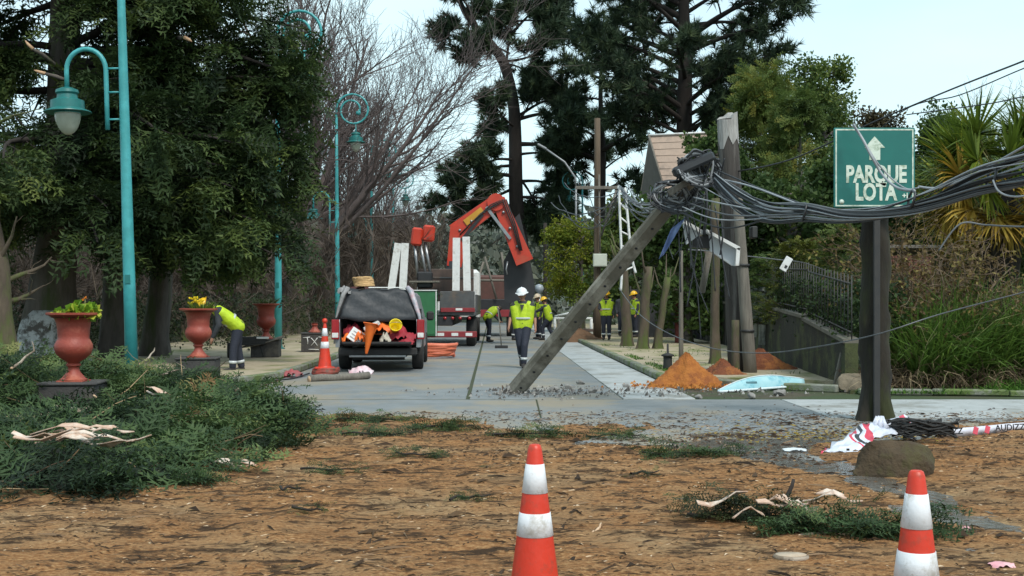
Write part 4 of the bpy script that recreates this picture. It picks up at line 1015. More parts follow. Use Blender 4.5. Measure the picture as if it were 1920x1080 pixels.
for k, (px, d) in enumerate(((248, 20.75), (522, 35), (633, 49), (697, 63), (737, 77))):
    o = lamp0 if k == 0 else copy_tree(lamp0)
    o.location = ((px - 960) / F * d, d, .1 if k else .0); o['label'] = LL[k]; o['group'] = 'teal lamp posts along the left pavement'
    if k == 0: o.rotation_euler = (0, R_(-1.6), R_(4))
    else: o.rotation_euler = (0, R_(random.uniform(-.4, .4)), R_(random.uniform(-4, 4)))
o = copy_tree(lamp0); o.location = (P(1092, 600, 78).x, 78, .1); o['label'] = 'small far teal lamp post on the right side, beyond the meter box pole'; o.rotation_euler = (0, 0, R_(180)); o['group'] = 'teal lamp posts on the right'

# ---------------------------------------------------------------- urns on plinths
M_urn = mat('terracotta_urn', (.30, .055, .033), (.22, .038, .025), 5, .55, .25, 30, c3=(.36, .10, .06), sc3=2.5, amt3=.35)
M_plinth = mat('plinth_stone', (.062, .058, .056), (.04, .038, .037), 9, .85, .4, 40, c3=(.10, .09, .075), sc3=2, amt3=.3)
M_soil = mat('potting_soil', (.03, .022, .015), (.02, .015, .01), 20, .95, .8, 40)
URN = [(.17, 0), (.175, .025), (.15, .04), (.125, .07), (.085, .12), (.07, .17), (.075, .19), (.095, .205), (.095, .225), (.075, .24), (.10, .265), (.16, .30), (.22, .36), (.243, .43), (.24, .48), (.215, .53), (.198, .56), (.20, .60), (.205, .68), (.215, .76), (.24, .82), (.30, .855), (.345, .872), (.348, .895), (.33, .90), (.28, .885), (.24, .85)]
def urn(label, loc, seed, plant, rz=0.0, label_p=None, ph=.42, broken=False):
    p = thing('plinth', label_p, 'plinth', loc, rz + .1)
    MB().box((0, 0, ph / 2), (.70, .70, ph), None, .015).build('block', M_plinth, p)
    MB().box((0, 0, ph + .02), (.74, .74, .036), None, .012).build('cap', M_plinth, p)
    t = thing('garden_urn', label, 'urn', (loc[0], loc[1], loc[2] + ph + .04), rz)
    prof = URN if not broken else [q for q in URN if q[1] < .27]
    smooth_angle(MB().lathe(prof, n=28).build('bowl', M_urn, t), 50)
    if broken: return t
    MB().box((0, 0, -.001), (.34, .34, .03), None, .006).build('foot', M_urn, t)
    MB().lathe([(.285, .835), (.26, .85), (.0, .865)], n=20).build('soil', M_soil, t)
    r = np.random.default_rng(seed)
    if plant == 'lettuce':
        n = 90; a = r.uniform(0, 6.28, n); q = .25 * np.sqrt(r.random(n)); pos = np.stack([q * np.cos(a), q * np.sin(a), np.full(n, .855)], 1)
        scatter('leaves', [tmpl_leaves(6, .5, .2, .4, 60 + k) for k in range(3)], pos, np.stack([np.cos(a) * .5, np.sin(a) * .5, np.ones(n)], 1), r.uniform(.08, .2, n) * (1 + .7 * (pos[:, 0] > .02)), leafmat('lettuce', [(0, (.10, .20, .02)), (.6, (.26, .42, .03)), (1, (.5, .48, .06))], .35), t, None, r.uniform(0, 6, n), r=r)
        f = leafmat('orange_petal', [(0, (.6, .13, .02)), (1, (.75, .25, .03))], .2)
        scatter('flower', [tmpl_leaves(10, .5, .2, .2, 66)], np.array([[.17, -.05, 1.08], [.13, -.02, 1.06]]), np.array([[0, 0, 1.], [0, -.3, 1]]), np.array([.06, .05]), f, t, r=r)
        MB().tube([(.16, -.04, .86), (.17, -.05, 1.08)], .006, 5).build('flower_stem', M_petiole, t)
    elif plant == 'spiky':
        n = 170; a = r.uniform(0, 6.28, n); q = .2 * np.sqrt(r.random(n))
        blades('leaves', np.stack([q * np.cos(a), q * np.sin(a), np.full(n, .85)], 1), np.stack([np.cos(a) * .75, np.sin(a) * .75, np.ones(n)], 1), r.uniform(.16, .36, n), np.full(n, .011), leafmat('spiky_leaf', [(0, (.05, .09, .02)), (.7, (.13, .17, .05)), (1, (.5, .5, .36))], .3), t, .8, 4, None, r)
    else:
        n = 120; a = r.uniform(0, 6.28, n); q = .2 * np.sqrt(r.random(n))
        blades('leaves', np.stack([q * np.cos(a) + .08, q * np.sin(a), np.full(n, .85)], 1), np.stack([np.cos(a) * .5, np.sin(a) * .5, np.ones(n)], 1), r.uniform(.12, .26, n), np.full(n, .014), leafmat('fern_leaf', [(0, (.05, .10, .015)), (1, (.18, .28, .04))], .3), t, .6, 4, None, r)
        yf = leafmat('yellow_petal', [(0, (.6, .40, .01)), (1, (.85, .66, .03))], .2)
        n = 16; scatter('flowers', [tmpl_leaves(12, .5, .22, .3, 67)], np.stack([r.normal(-.05, .09, n), r.normal(0, .09, n), .96 + .12 * r.random(n)], 1), np.stack([r.normal(0, .4, n), r.normal(0, .4, n), np.ones(n)], 1), r.uniform(.06, .1, n), yf, t, r=r)
    return t
urn('nearest red urn with bright green leafy plant at left', ((138 - 960) / F * 15.4, 15.4, 0), 1, 'lettuce', 0, 'dark stone plinth half buried in branches under the nearest urn')
urn('second red urn with yellow flowers, in front of the bent worker', ((372 - 960) / F * 21.7, 21.7, .0), 2, 'flowers', 0, 'dark stone plinth under the second urn', .44)
urn('third red urn with spiky grassy plant beside the second lamp post', ((499 - 960) / F * 29.9, 29.9, .1), 3, 'spiky', 0, 'dark stone plinth under the third urn', .42)
u4 = ((590 - 960) / F * 33.0, 33.0, .1)
urn('broken red urn, only its foot left, behind the cone by the pickup', u4, 4, None, 0, 'dark plinth with white scrawled marks behind the cone by the pickup', .5, True)
def text_mesh(name, body, size, m, parent=None, ext=.002, sx=1.0, offset=0.0, align='CENTER'):
    cu = bpy.data.curves.new(name, 'FONT'); cu.body = body; cu.size = size; cu.extrude = ext; cu.align_x = align; cu.offset = offset; cu.resolution_u = 3
    o = bpy.data.objects.new(name, cu); col.objects.link(o); dg = bpy.context.evaluated_depsgraph_get()
    me = bpy.data.meshes.new_from_object(o.evaluated_get(dg)); bpy.data.objects.remove(o)
    me.transform(Matrix.Diagonal((sx, 1, 1, 1))); return link(name, me, m, parent)
M_white = mat('white_paint', (.74, .75, .74), (.62, .63, .62), 8, .5, c3=(.48, .47, .44), sc3=5, amt3=.2)
pl4 = [o for o in bpy.data.objects if o.get('label', '').startswith('dark plinth with white')][0]
for (a, b_) in (((-.30, .40), (-.10, .42)), ((-.18, .40), (-.17, .22)), ((-.08, .40), (.10, .18)), ((.10, .40), (-.08, .18)), ((.12, .42), (.32, .40)), ((.24, .41), (.25, .16)), ((-.14, .08), (.14, .07))):
    MB().tube([(a[0], -.354, a[1]), ((a[0] + b_[0]) / 2 + .01, -.354, (a[1] + b_[1]) / 2), (b_[0], -.354, b_[1])], .012, 5).build('scrawl', M_white, pl4)

# ---------------------------------------------------------------- traffic cones
M_orange = mat('cone_orange', (.62, .036, .010), (.52, .028, .008), 5, .45, .1, 30, c3=(.36, .045, .02), sc3=9, amt3=.22)
M_refl = mat('cone_white', (.74, .75, .78), (.66, .67, .70), 12, .35, .08, 80, c3=(.46, .44, .41), sc3=9, amt3=.27)
M_rubber = mat('black_rubber', (.02, .02, .02), (.03, .03, .03), 8, .8, .3, 30)
def cone(label, loc, h=.90, rz=0.0, tilt=0.0):
    t = thing('traffic_cone', label, 'traffic cone', loc, rz, 'traffic cones'); t.rotation_euler = (tilt, 0, rz)
    def rr(z): return .135 - (.135 - .028) * (z - .03) / (h - .03)
    smooth_angle(MB().lathe([(.15, .028), (.138, .035)] + [(rr(z), z) for z in (.06, .3, .6, h - .02)] + [(.024, h - .004), (.018, h), (.008, h - .002)], n=32).build('body', M_orange, t), 50)
    b = MB().box((0, 0, .016), (.40, .40, .032), None, .012).build('base', M_orange, t)
    MB().lathe([(.018, h - .003), (.012, h - .02)], n=16).build('tip_hole', M_rubber, t)
    for (z0, z1) in ((h * .445, h * .585), (h * .71, h * .91 - .03)):
        MB().lathe([(rr(z0) + .0005, z0 - .001), (rr(z0) + .003, z0), (rr(z1) + .003, z1), (rr(z1) + .0005, z1 + .001)], n=32).build('white_band', M_refl, t)
    return t
def cone2(label, loc, h=.90, rz=0.0):          # band heights as in the photograph
    t = thing('traffic_cone', label, 'traffic cone', loc, rz, 'traffic cones')
    def rr(z): return .138 - (.138 - .027) * (z - .03) / (h - .03)
    smooth_angle(MB().lathe([(.155, .030), (.141, .040)] + [(rr(z), z) for z in (.06, .3, .6, h - .02)] + [(.024, h - .004), (.018, h), (.008, h - .002)], n=36).build('body', M_orange, t), 50)
    MB().box((0, 0, .017), (.40, .40, .034), None, .012).build('base', M_orange, t)
    for (z0, z1) in ((.502, .598), (.682, .802)):
        MB().lathe([(rr(z0) + .0005, z0 - .001), (rr(z0) + .0025, z0), (rr(z1) + .0025, z1), (rr(z1) + .0005, z1 + .001)], n=36).build('white_band', M_refl, t)
    return t
cone2('orange and white cone in the centre foreground', (.097, 4.97, .012), .885, .3)
cone2('orange and white cone at the right foreground, nearest to the camera', (1.448, 4.2, .012), .885, 1.0)
# cone beside the pickup, standing on a coil of red hose
cp = V((609 - 960) / F * 23.6, 23.6, .16)
t = cone('orange cone with ball top on the red hose coil beside the pickup', cp, .92, .2)
MB().lathe([(.01, .90), (.05, .93), (.055, .96), (.04, 1.0), (.01, 1.01)], n=14).build('ball_top', M_orange, t)
M_hose = mat('red_hose', (.30, .05, .03), (.20, .035, .025), 8, .6, c3=(.10, .06, .04), sc3=4, amt3=.3)
def coil(name, label, c, R0, rad, turns, m, seed, zr=.10, cat='hose', tilt=(0, 0)):
    r = random.Random(seed); pts = []
    n = int(turns * 16)
    for k in range(n + 1):
        a = k / 16 * 2 * math.pi; q = R0 * (1 + .12 * math.sin(k * .37 + seed) + r.uniform(-.03, .03)); pts.append((q * math.cos(a), q * math.sin(a) * .95, rad + zr * k / n + r.uniform(0, .02)))
    o = MB().tube(pts, rad, 7).build(name, m); o.location = c; o.rotation_euler = (tilt[0], tilt[1], 0); return tag(o, label, cat)
coil('hose_coil', 'dirty red hose coil under the cone beside the pickup', (cp.x, cp.y, .01), .24, .035, 4, M_hose, 3, .10)
M_ohose = mat('orange_hose', (.72, .20, .11), (.60, .15, .08), 6, .5)
coil('hose_coil', 'big coil of salmon orange conduit on the road right of the pickup', GP(818, 672) + V(0, 0, .015), .52, .05, 6, M_ohose, 5, .30)

# ---------------------------------------------------------------- boulder, tape and black mesh
def boulder(name, label, c, sx, sy, sz, seed, m, rz=0):
    import bmesh
    r = np.random.default_rng(seed); bm = bmesh.new(); bmesh.ops.create_icosphere(bm, subdivisions=4, radius=1)
    pl = norm(r.normal(0, 1, (13, 3))); of = r.uniform(.52, .82, 13)
    for v in bm.verts:
        p = np.array(v.co); dd = pl @ p
        for q, o_ in zip(pl, of):
            e = p @ q - o_
            if e > 0: p = p - q * e * .92
        p = p * (1 + .14 * (fbm(np.array([p[0] * 3 + 7]), np.array([p[1] * 3 + p[2] * 2]), 4, seed)[0] - .5) * 2); v.co = Vector(p * np.array([sx, sy, sz]))
        if v.co.z < -sz * .42: v.co.z = -sz * .42
    me = bpy.data.meshes.new(name); bm.to_mesh(me); bm.free(); me.polygons.foreach_set('use_smooth', [True] * len(me.polygons)); me.set_sharp_from_angle(angle=R_(38))
    o = link(name, me, m); o.location = (c[0], c[1], c[2] + sz * .42); o.rotation_euler = (0, 0, rz); return tag(o, label, 'boulder')
M_rock = mat('brown_rock', (.075, .050, .026), (.040, .027, .016), 6, .9, 1, 26, c3=(.06, .05, .018), sc3=3.5, amt3=.4)
boulder('boulder', 'brown angular boulder on the ground in front of the caution tape', GP(1668, 893), .40, .30, .25, 6, M_rock, .2)
boulder('boulder', 'small round stone in the weeds left of the sign post', P(1605, 722, 19.5) * 1.0 - V(0, 0, .10), .32, .28, .24, 9, mat('grey_rock', (.2, .16, .11), (.12, .10, .07), 6, .9, .7, 20))
M_tape = mat('tape_white', (.68, .70, .78), (.60, .62, .72), 9, .35, .3, 30)
M_tape_red = mat('tape_red', (.60, .05, .09), (.5, .04, .07), 9, .4)
M_black = mat('black_print', (.012, .012, .014), (.02, .02, .02), 9, .6)
def ribbon(pts, nrm, w, m, name, parent, thick=.003, wf=None):
    """strip through pts; nrm(k) gives the width direction"""
    b = MB(); vs = []; fs = []; k = len(pts)
    for i in range(k):
        p = Vector(pts[i]); n = Vector(nrm[i] if isinstance(nrm, list) else nrm).normalized(); ww = w * (wf[i] if wf else 1)
        t_ = (Vector(pts[min(i + 1, k - 1)]) - Vector(pts[max(0, i - 1)])).normalized(); f = t_.cross(n).normalized() * thick
        vs += [p - n * ww / 2, p + n * ww / 2, p + n * ww / 2 + f, p - n * ww / 2 + f]
    for i in range(k - 1):
        for j in range(4): fs.append((i * 4 + j, i * 4 + (j + 1) % 4, i * 4 + 4 + (j + 1) % 4, i * 4 + 4 + j))
    fs += [(3, 2, 1, 0), (k * 4 - 4, k * 4 - 3, k * 4 - 2, k * 4 - 1)]
    return b.add(vs, fs, True).build(name, m, parent)
def smooth_pts0(pts, sub=5): return [Vector(p) for p in path_branch([tuple(p) for p in pts], 1, 1, sub)[0][0]]
def cloth(name, pts_grid, m, parent=None, thick=.006):
    n, k = len(pts_grid), len(pts_grid[0]); vs = [p for row in pts_grid for p in row]; fs = [(i * k + j, i * k + j + 1, (i + 1) * k + j + 1, (i + 1) * k + j) for i in range(n - 1) for j in range(k - 1)]
    o = MB().add(vs, fs, True).build(name, m, parent); s = o.modifiers.new('thick', 'SOLIDIFY'); s.thickness = thick; return o
def tape_print():
    m = bpy.data.materials.new('tape_printed'); m.use_nodes = True; t = m.node_tree; b = t.nodes['Principled BSDF']; b.inputs['Roughness'].default_value = .35
    tc = t.nodes.new('ShaderNodeTexCoord'); mp = t.nodes.new('ShaderNodeMapping'); mp.inputs['Rotation'].default_value = (0, .5, .2)
    w = t.nodes.new('ShaderNodeTexWave'); w.inputs['Scale'].default_value = .62; w.inputs['Distortion'].default_value = 3.5; w.inputs['Detail'].default_value = 1; w.inputs['Detail Scale'].default_value = 3
    r = t.nodes.new('ShaderNodeValToRGB'); r.color_ramp.interpolation = 'CONSTANT'; e = r.color_ramp.elements; e[0].color = (.66, .69, .78, 1); e[1].position = .80; e[1].color = (.62, .05, .09, 1)
    x = e.new(.93); x.color = (.66, .69, .78, 1); x = e.new(.985); x.color = (.03, .03, .035, 1)
    t.links.new(tc.outputs['Object'], mp.inputs[0]); t.links.new(mp.outputs[0], w.inputs['Vector']); t.links.new(w.outputs[0], r.inputs[0]); t.links.new(r.outputs[0], b.inputs['Base Color']); return m
def tape():
    t = thing('caution_tape', 'white and red barrier tape bunched against the sign post and trailing right', 'tape', (0, 0, 0))
    r = random.Random(4)
    lo = smooth_pts0([P(1538, 852, 11.4), P(1600, 846, 11.5), P(1650, 822, 11.8), P(1695, 803, 12.3), P(1745, 806, 12.5)]); hi = smooth_pts0([P(1556, 838, 11.7), P(1600, 806, 12.0), P(1642, 792, 12.2), P(1695, 783, 12.5), P(1745, 792, 12.6)])
    rows = []
    for i, (a, b_) in enumerate(zip(lo, hi)):
        row = []
        for j in range(9):
            p = a.lerp(b_, j / 8); w = math.sin(j * 1.9 + i * .8) * .018 + math.sin(i * 2.3 + j * .7) * .014 + r.uniform(-.008, .008); row.append(p + V(r.uniform(-.006, .006), -.03 + w * 1.4, w))
        rows.append(row)
    o = cloth('tape', rows, tape_print(), t, .004)
    k_ = P(1650, 792, 12.1); kn = MB()
    for j in range(7):
        a = j * .9; kn.tube([k_ + V(.07 * math.cos(a), .04 * math.sin(a), -.06), k_ + V(.03 * math.cos(a + 1), .02, .05), k_ + V(.06 * math.cos(a + 2), .03, -.02)], [.03, .022, .008], 5)
    kn.build('knot', M_tape, t)
    GZ = lambda px, py, z=.075: GP(px, py, z)
    C = [P(1690, 800, 12.6), GZ(1760, 808, .09), GZ(1800, 810), GZ(1850, 806), GZ(1900, 801), GZ(1990, 797), GZ(2090, 800)]
    pc = path_branch([tuple(p) for p in C], 1, 1, 5)[0][0]
    ribbon([Vector(p) for p in pc], V(0, -.12, 1), .095, M_tape, 'tape', t, .003)
    for (px, py, d, w) in ((1828, 807, 12.86, .055), (1850, 805, 12.96, .055)):
        c = P(px, py, d) + V(0, -.02, 0); MB().box(c, (w, .006, .085), Matrix.Rotation(.35, 3, 'Y') @ Matrix.Rotation(-.3, 3, 'X'), .002).build('red_stripe', M_tape_red, t)
    for (px, py, d) in ((1892, 801, 13.14), (1775, 809, 12.66)):
        o = text_mesh('print', 'AUDIZZ', .095, M_black, t, .001, .95, .002); o.location = P(px, py, d) + V(0, -.03, -.03); o.rotation_euler = (R_(90), R_(-3), 0)
    for (px, py) in ((1578, 848), (1590, 843)): MB().box(P(px, py, 11.45), (.03, .006, .022), None, .001).build('print', M_black, t)
    m = thing('black_cable_tangle', 'tangle of black cable and netting behind the boulder', 'cable', (0, 0, 0)); c = P(1728, 812, 12.15)
    for j in range(26):
        pts = []; R0 = r.uniform(.14, .34); ph = r.uniform(0, 6)
        for q in range(17): a = ph + q / 16 * r.uniform(5, 6.5); pts.append(c + V(R0 * 1.15 * math.cos(a), .35 * R0 * math.sin(a), -.05 + .09 * abs(math.sin(a * 1.5 + j)) + .013 * (j % 9)))
        MB().tube(pts, .011, 5).build('loop', M_rubber, m)
tape()

# ---------------------------------------------------------------- road sign on its timber post
M_signg = mat('sign_green', (.006, .135, .115), (.005, .115, .10), 4, .4, c3=(.012, .16, .14), sc3=2, amt3=.3)
M_signw = mat('sign_white', (.66, .74, .66), (.50, .58, .48), 14, .45, c3=(.30, .38, .28), sc3=7, amt3=.3)
M_post = mat('mossy_post', (.026, .021, .014), (.013, .012, .009), 6, .95, .9, 18, stretch=(1, 1, .3), c3=(.028, .032, .010), sc3=1.8, amt3=.4)
sd = 14.6; sp_ = P(1643, 790, 14.7); sp_.z = 0
t = thing('timber_post', 'thick dark mossy timber post holding up the green sign', 'post', sp_)
rf_ = random.Random(8); zz_ = [-.1, .12, .3] + [.3 + .14 * k for k in range(1, 18)]
rootflare([(.012 * math.sin(z * 4), .05, z) for z in zz_], [.27, .225, .20] + [.19 - .0012 * k + rf_.uniform(-.012, .012) for k in range(1, 18)], 22, 4, 5).build('trunk', M_post, t)
t = thing('road_sign', 'green square road sign with white arrow on a dark steel channel', 'sign', (sp_.x - .065, sp_.y - .19, 0))
MB().box((.01, 0, 1.65), (.075, .05, 3.3), None, .004).build('channel_post', mat('dark_steel', (.022, .024, .026), (.035, .034, .032), 8, .6), t)
zc = CH + (HY - 317) / F * sd
pn = MB().box((-.035, -.05, zc), (1.0, .02, .985), None, .008).build('panel', M_signg, t)
for (cx, cz, w, h) in ((0, .468, .96, .016), (0, -.468, .96, .016), (-.472, 0, .016, .92), (.472, 0, .016, .92)):
    MB().box((-.035 + cx, -.0615, zc + cz), (w, .003, h)).build('border', M_signw, pn)
ar = [(-.035, .385), (.095, .245), (.035, .245), (.035, .095), (-.10, .095), (-.10, .245), (-.155, .245)]
MB().prism([(-.0 + x, -.0615, zc + z) for x, z in ar], (0, -.004, 0)).build('arrow', M_signw, pn)
for (s, z, sz, sx) in (('PARQUE', -.175, .285, .69), ('LOTA', -.395, .285, .69)):
    o = text_mesh('lettering', s, sz, M_signw, pn, .002, sx, .011); o.location = (-.015 if s == 'PARQUE' else -.02, -.064, zc + z); o.rotation_euler = (R_(90), 0, 0)
MB().lathe([(.03, 0), (.03, .004)], (0, 0, 0), 14).build('sticker', M_signw, pn).rotation_euler = (R_(90), 0, 0)
pn.children[-1].location = (-.44, -.062, zc - .42)
for (x, z) in ((.30, .15), (.24, .05), (-.30, .18), (-.26, .1)):    # streaks of grime with a shape of their own
    pass
o = text_mesh('lettering', '+l', .09, M_signw, pn, .002, 1.0, .003); o.location = (.34, -.064, zc - .375); o.rotation_euler = (R_(90), 0, 0)

# ---------------------------------------------------------------- poles
M_concp = mat('pole_concrete', (.17, .15, .115), (.10, .088, .068), 3, .9, .5, 30, c3=(.30, .27, .22), sc3=1.2, amt3=.35)
M_oldwood = mat('old_pole_wood', (.058, .05, .044), (.026, .022, .02), 4, .9, .7, 18, stretch=(3, 3, .25), c3=(.13, .12, .11), sc3=1.3, amt3=.35)
M_greywood = mat('grey_wood', (.20, .18, .15), (.11, .10, .085), 5, .9, .6, 20, stretch=(4, 4, .4))
def leaning_pole():
    a = P(958, 738, 19.3); a.z = -.05; b_ = P(1322, 302, 16.2); t = thing('concrete_pole', 'snapped concrete utility pole leaning right across the road', 'pole', a)
    d = b_ - a; L = d.length; n = d.normalized(); cx_ = (-n).cross(V(0, -1, 0)).normalized(); cy_ = n.cross(cx_).normalized(); q = Matrix((cx_, cy_, n)).transposed()
    q = q @ Matrix.Rotation(.30, 3, 'Z')
    if (q @ V(0, -1, 0)).y > 0: q = q @ Matrix.Rotation(math.pi, 3, 'Z')
    sh = MB(); vs = []; fs = []; K = 8
    for k in range(K + 1):
        f = k / K; w = .135 - .025 * f; h = .115 - .02 * f; off = Vector((0, 0, f * L))
        prof = [(-w, -h * .45), (-w * .55, -h), (w * .55, -h), (w, -h * .45), (w, h * .45), (w * .55, h), (-w * .55, h), (-w, h * .45)]
        vs += [q @ (Vector((x, y, 0)) + off) for x, y in prof]
    for k in range(K):
        for j in range(8): fs.append((k * 8 + j, k * 8 + (j + 1) % 8, k * 8 + 8 + (j + 1) % 8, k * 8 + 8 + j))
    fs += [tuple(range(8))[::-1], tuple(K * 8 + j for j in range(8))]
    sh.add(vs, fs).build('shaft', M_concp, t)
    for k in range(11):
        c = q @ Vector((0, -(.116 - .02 * k / 11), .35 + k * (L - .8) / 11)); z2 = q @ Vector((0, -1, 0))
        # step-bolt holes on the face towards the camera
        MB().tube([c - z2 * .01, c + z2 * .004], .022, 8).build('bolt_hole', M_black, t)
    for j in range(7):
        e = V(random.uniform(-.18, .18), random.uniform(-.2, .1), .06); MB().tube([e + V(0, 0, .12), e, e - V(random.uniform(-.1, .1), .1, .06)], .009, 5).build('rebar', mat('rust', (.10, .045, .02), (.06, .03, .015), 8, .9), t)
    return t, a, d
lp, lpa, lpd = leaning_pole()
def pole(name, label, px, pyb, d, ytop, w0, w1, m, lean=0.0, n=10, z0=None, cat='pole'):
    b_ = P(px, pyb, d); b_.z = 0; top = P(px, ytop, d).z; t = thing(name, label, cat, b_)
    pts = [(lean * top * k / 6, 0, -.05 + (top + .05) * k / 6) for k in range(7)]
    MB().tube(pts, [w0 / 2 + (w1 - w0) / 2 * k / 6 for k in range(7)], n).build('shaft', m, t); return t, top
t, tp = pole('timber_pole', 'thick dark timber pole with pale splintered top', 1390, 705, 23.7, 224, .52, .40, M_oldwood, -.055)
mps = mat('pale_split', (.40, .39, .37), (.20, .19, .18), 7, .9, .6, 30, stretch=(3, 3, .4))
cap_ = MB(); n_ = 14; rr_ = random.Random(3); vs = [V(-.055 * (tp - .55) + .212 * math.cos(k * 6.283 / n_), .212 * math.sin(k * 6.283 / n_), tp - .55 + rr_.uniform(-.15, .2)) for k in range(n_)] + [V(-.055 * tp + .205 * math.cos(k * 6.283 / n_), .205 * math.sin(k * 6.283 / n_), tp + .05 + .10 * math.cos(k * 6.283 / n_ - .5) + rr_.uniform(-.05, .07)) for k in range(n_)] + [V(-.055 * tp, 0, tp + .02)]
cap_.add(vs, [(k, (k + 1) % n_, n_ + (k + 1) % n_, n_ + k) for k in range(n_)] + [(n_ + k, n_ + (k + 1) % n_, 2 * n_) for k in range(n_)]).build('splintered_top', mps, t)
MB().box((.24, 0, 2.9), (.12, .3, .24), None, .02).build('bracket', MATS['dark_steel'], t)
t, tp = pole('timber_prop', 'slimmer grey timber prop strapped to the thick dark pole', 1408, 706, 23.2, 372, .27, .20, M_greywood, -.075)
for z in (.9, 2.2): MB().lathe([(.14, z), (.142, z + .05)], (-.075 * z, 0, 0), 12).build('strap', MATS['dark_steel'], t)
pole('short_post', 'short pale mossy post at the foot of the thick dark pole', 1379, 708, 23.0, 600, .17, .15, M_bark_moss, 0, 8, cat='post')
t, tp = pole('utility_pole', 'standing wooden utility pole with pale meter box, behind the workers', 1120, 640, 44, 222, .30, .22, mat('pole_brown', (.14, .10, .065), (.08, .058, .04), 4, .9, .5, 18, stretch=(4, 4, .3)))
bx = P(1125, 488, 43.7) - t.location
mb_ = MB().box(bx, (.52, .18, .48), None, .02).build('meter_box', mat('box_cream', (.50, .54, .46), (.42, .46, .39), 5, .6), t)
MB().box(bx + V(0, -.092, 0), (.44, .008, .40), None, .003).build('door', mat('box_door', (.54, .58, .50), (.48, .52, .45), 5, .6), mb_)
MB().tube([bx + V(0, .02, .24), bx + V(-.02, .05, 1.6), bx + V(-.03, .05, 3.2)], .03, 7).build('conduit', M_greywood, t)
cb = P(1122, 352, 43.7) - t.location
MB().box(cb, (1.7, .12, .12), None, .01).build('crossarm', M_greywood, t)
for x in (-.7, -.35, .35, .7): MB().lathe([(.03, .06), (.05, .09), (.03, .13), (.05, .16), (.02, .2)], cb + V(x, 0, 0), 8).build('insulator', M_rubber, t)
MB().tube([cb + V(.7, 0, 0), bx + V(.05, .1, .9)], .04, 6).build('brace', M_greywood, t)
pole('utility_pole', 'thin far wooden pole seen left of the thick dark pole top', 1490, 620, 48, 290, .24, .18, M_greywood)
pole('utility_pole', 'slender dark pole behind the workers, left of the meter box pole', 1022, 612, 68, 418, .26, .2, M_bark_dark)
# tall hook pole at the end of the street
t, tp = pole('street_light', 'thin grey street light with curved arm behind the excavated road', 1080, 612, 62, 350, .14, .1, mat('galvanised', (.30, .31, .32), (.24, .25, .26), 6, .5, metal=.3))
MB().tube([(0, 0, tp), (-.05, 0, tp + .5), (-.6, 0, tp + 1.3), (-1.6, 0, tp + 2.0)], .05, 8).build('arm', MATS['galvanised'], t)
MB().box((-1.8, 0, tp + 2.12), (.55, .2, .12), Matrix.Rotation(.5, 3, 'Y'), .04).build('lamp_head', MATS['galvanised'], t)
# pollarded trunks along the right pavement
for (px, yb, d, yt, w, lab) in ((1176, 655, 37, 470, .34, 'mossy trunk on the right pavement, left one of three beside the kerb'), (1205, 662, 35, 500, .32, 'mossy trunk in the middle of three beside the kerb'), (1233, 660, 35, 520, .24, 'slim mossy trunk, right one of three beside the kerb'), (1341, 690, 26.5, 372, .22, 'brown trunk rising right behind the orange sand pile')):
    b_ = P(px, yb, d); b_.z = 0; h_ = CH + (HY - yt) / F * d; t = thing('street_tree', lab, 'tree', b_); lx = random.uniform(-.06, .06)
    rootflare([(0, 0, -.05), (0, 0, .25)] + [(lx * k + random.uniform(-.02, .02), 0, .25 + (h_ - .25) * k / 6) for k in range(1, 7)], [w * .8, w * .56] + [w * (.5 - .015 * k) for k in range(1, 7)], 12, 4, px).build('trunk', M_bark_moss, t)
    for k in range(4):
        a_ = random.uniform(0, 6.28); z_ = h_ * random.uniform(.6, .98); MB().tube([(lx * 5, 0, z_), (lx * 5 + .25 * math.cos(a_), .25 * math.sin(a_), z_ + .3), (lx * 5 + .4 * math.cos(a_), .4 * math.sin(a_), z_ + .8)], [w * .16, w * .1, w * .04], 6).build('limb', M_bark_moss, t)
pole('red_post', 'dull red post against the dark panel fence', 1272, 610, 40, 548, .24, .24, mat('red_post_paint', (.17, .035, .028), (.11, .028, .022), 4, .8), cat='post')
pole('thin_pole', 'thin grey pole standing between trunks left of the sand pile', 1277, 682, 28.5, 470, .12, .09, M_greywood)
t, tp = pole('drain_post', 'short dark iron bollard with cap at the kerb left of the sand pile', 1252, 702, 24.2, 668, .20, .18, M_rubber, cat='bollard')
MB().lathe([(.13, tp), (.135, tp + .03), (.06, tp + .06), (.025, tp + .07), (.02, tp + .26)], n=12).build('cap', M_rubber, t)
# leaning timber plank by the wall
t = thing('timber_plank', 'weathered plank leaning in the weeds left of the sign post', 'plank', P(1572, 712, 20.2) * 1 - V(0, 0, .15))
MB().box((.06, 0, .36), (.17, .06, .78), Matrix.Rotation(.22, 3, 'Y'), .01).build('board', M_greywood, t)
for z in (.1, .3, .5, .66): MB().box((.02 + .22 * z - .02, -.034, z), (.15, .012, .05), Matrix.Rotation(.22, 3, 'Y'), .003).build('batten', mat('brick_red', (.2, .12, .08), (.13, .09, .07), 6, .9), t)
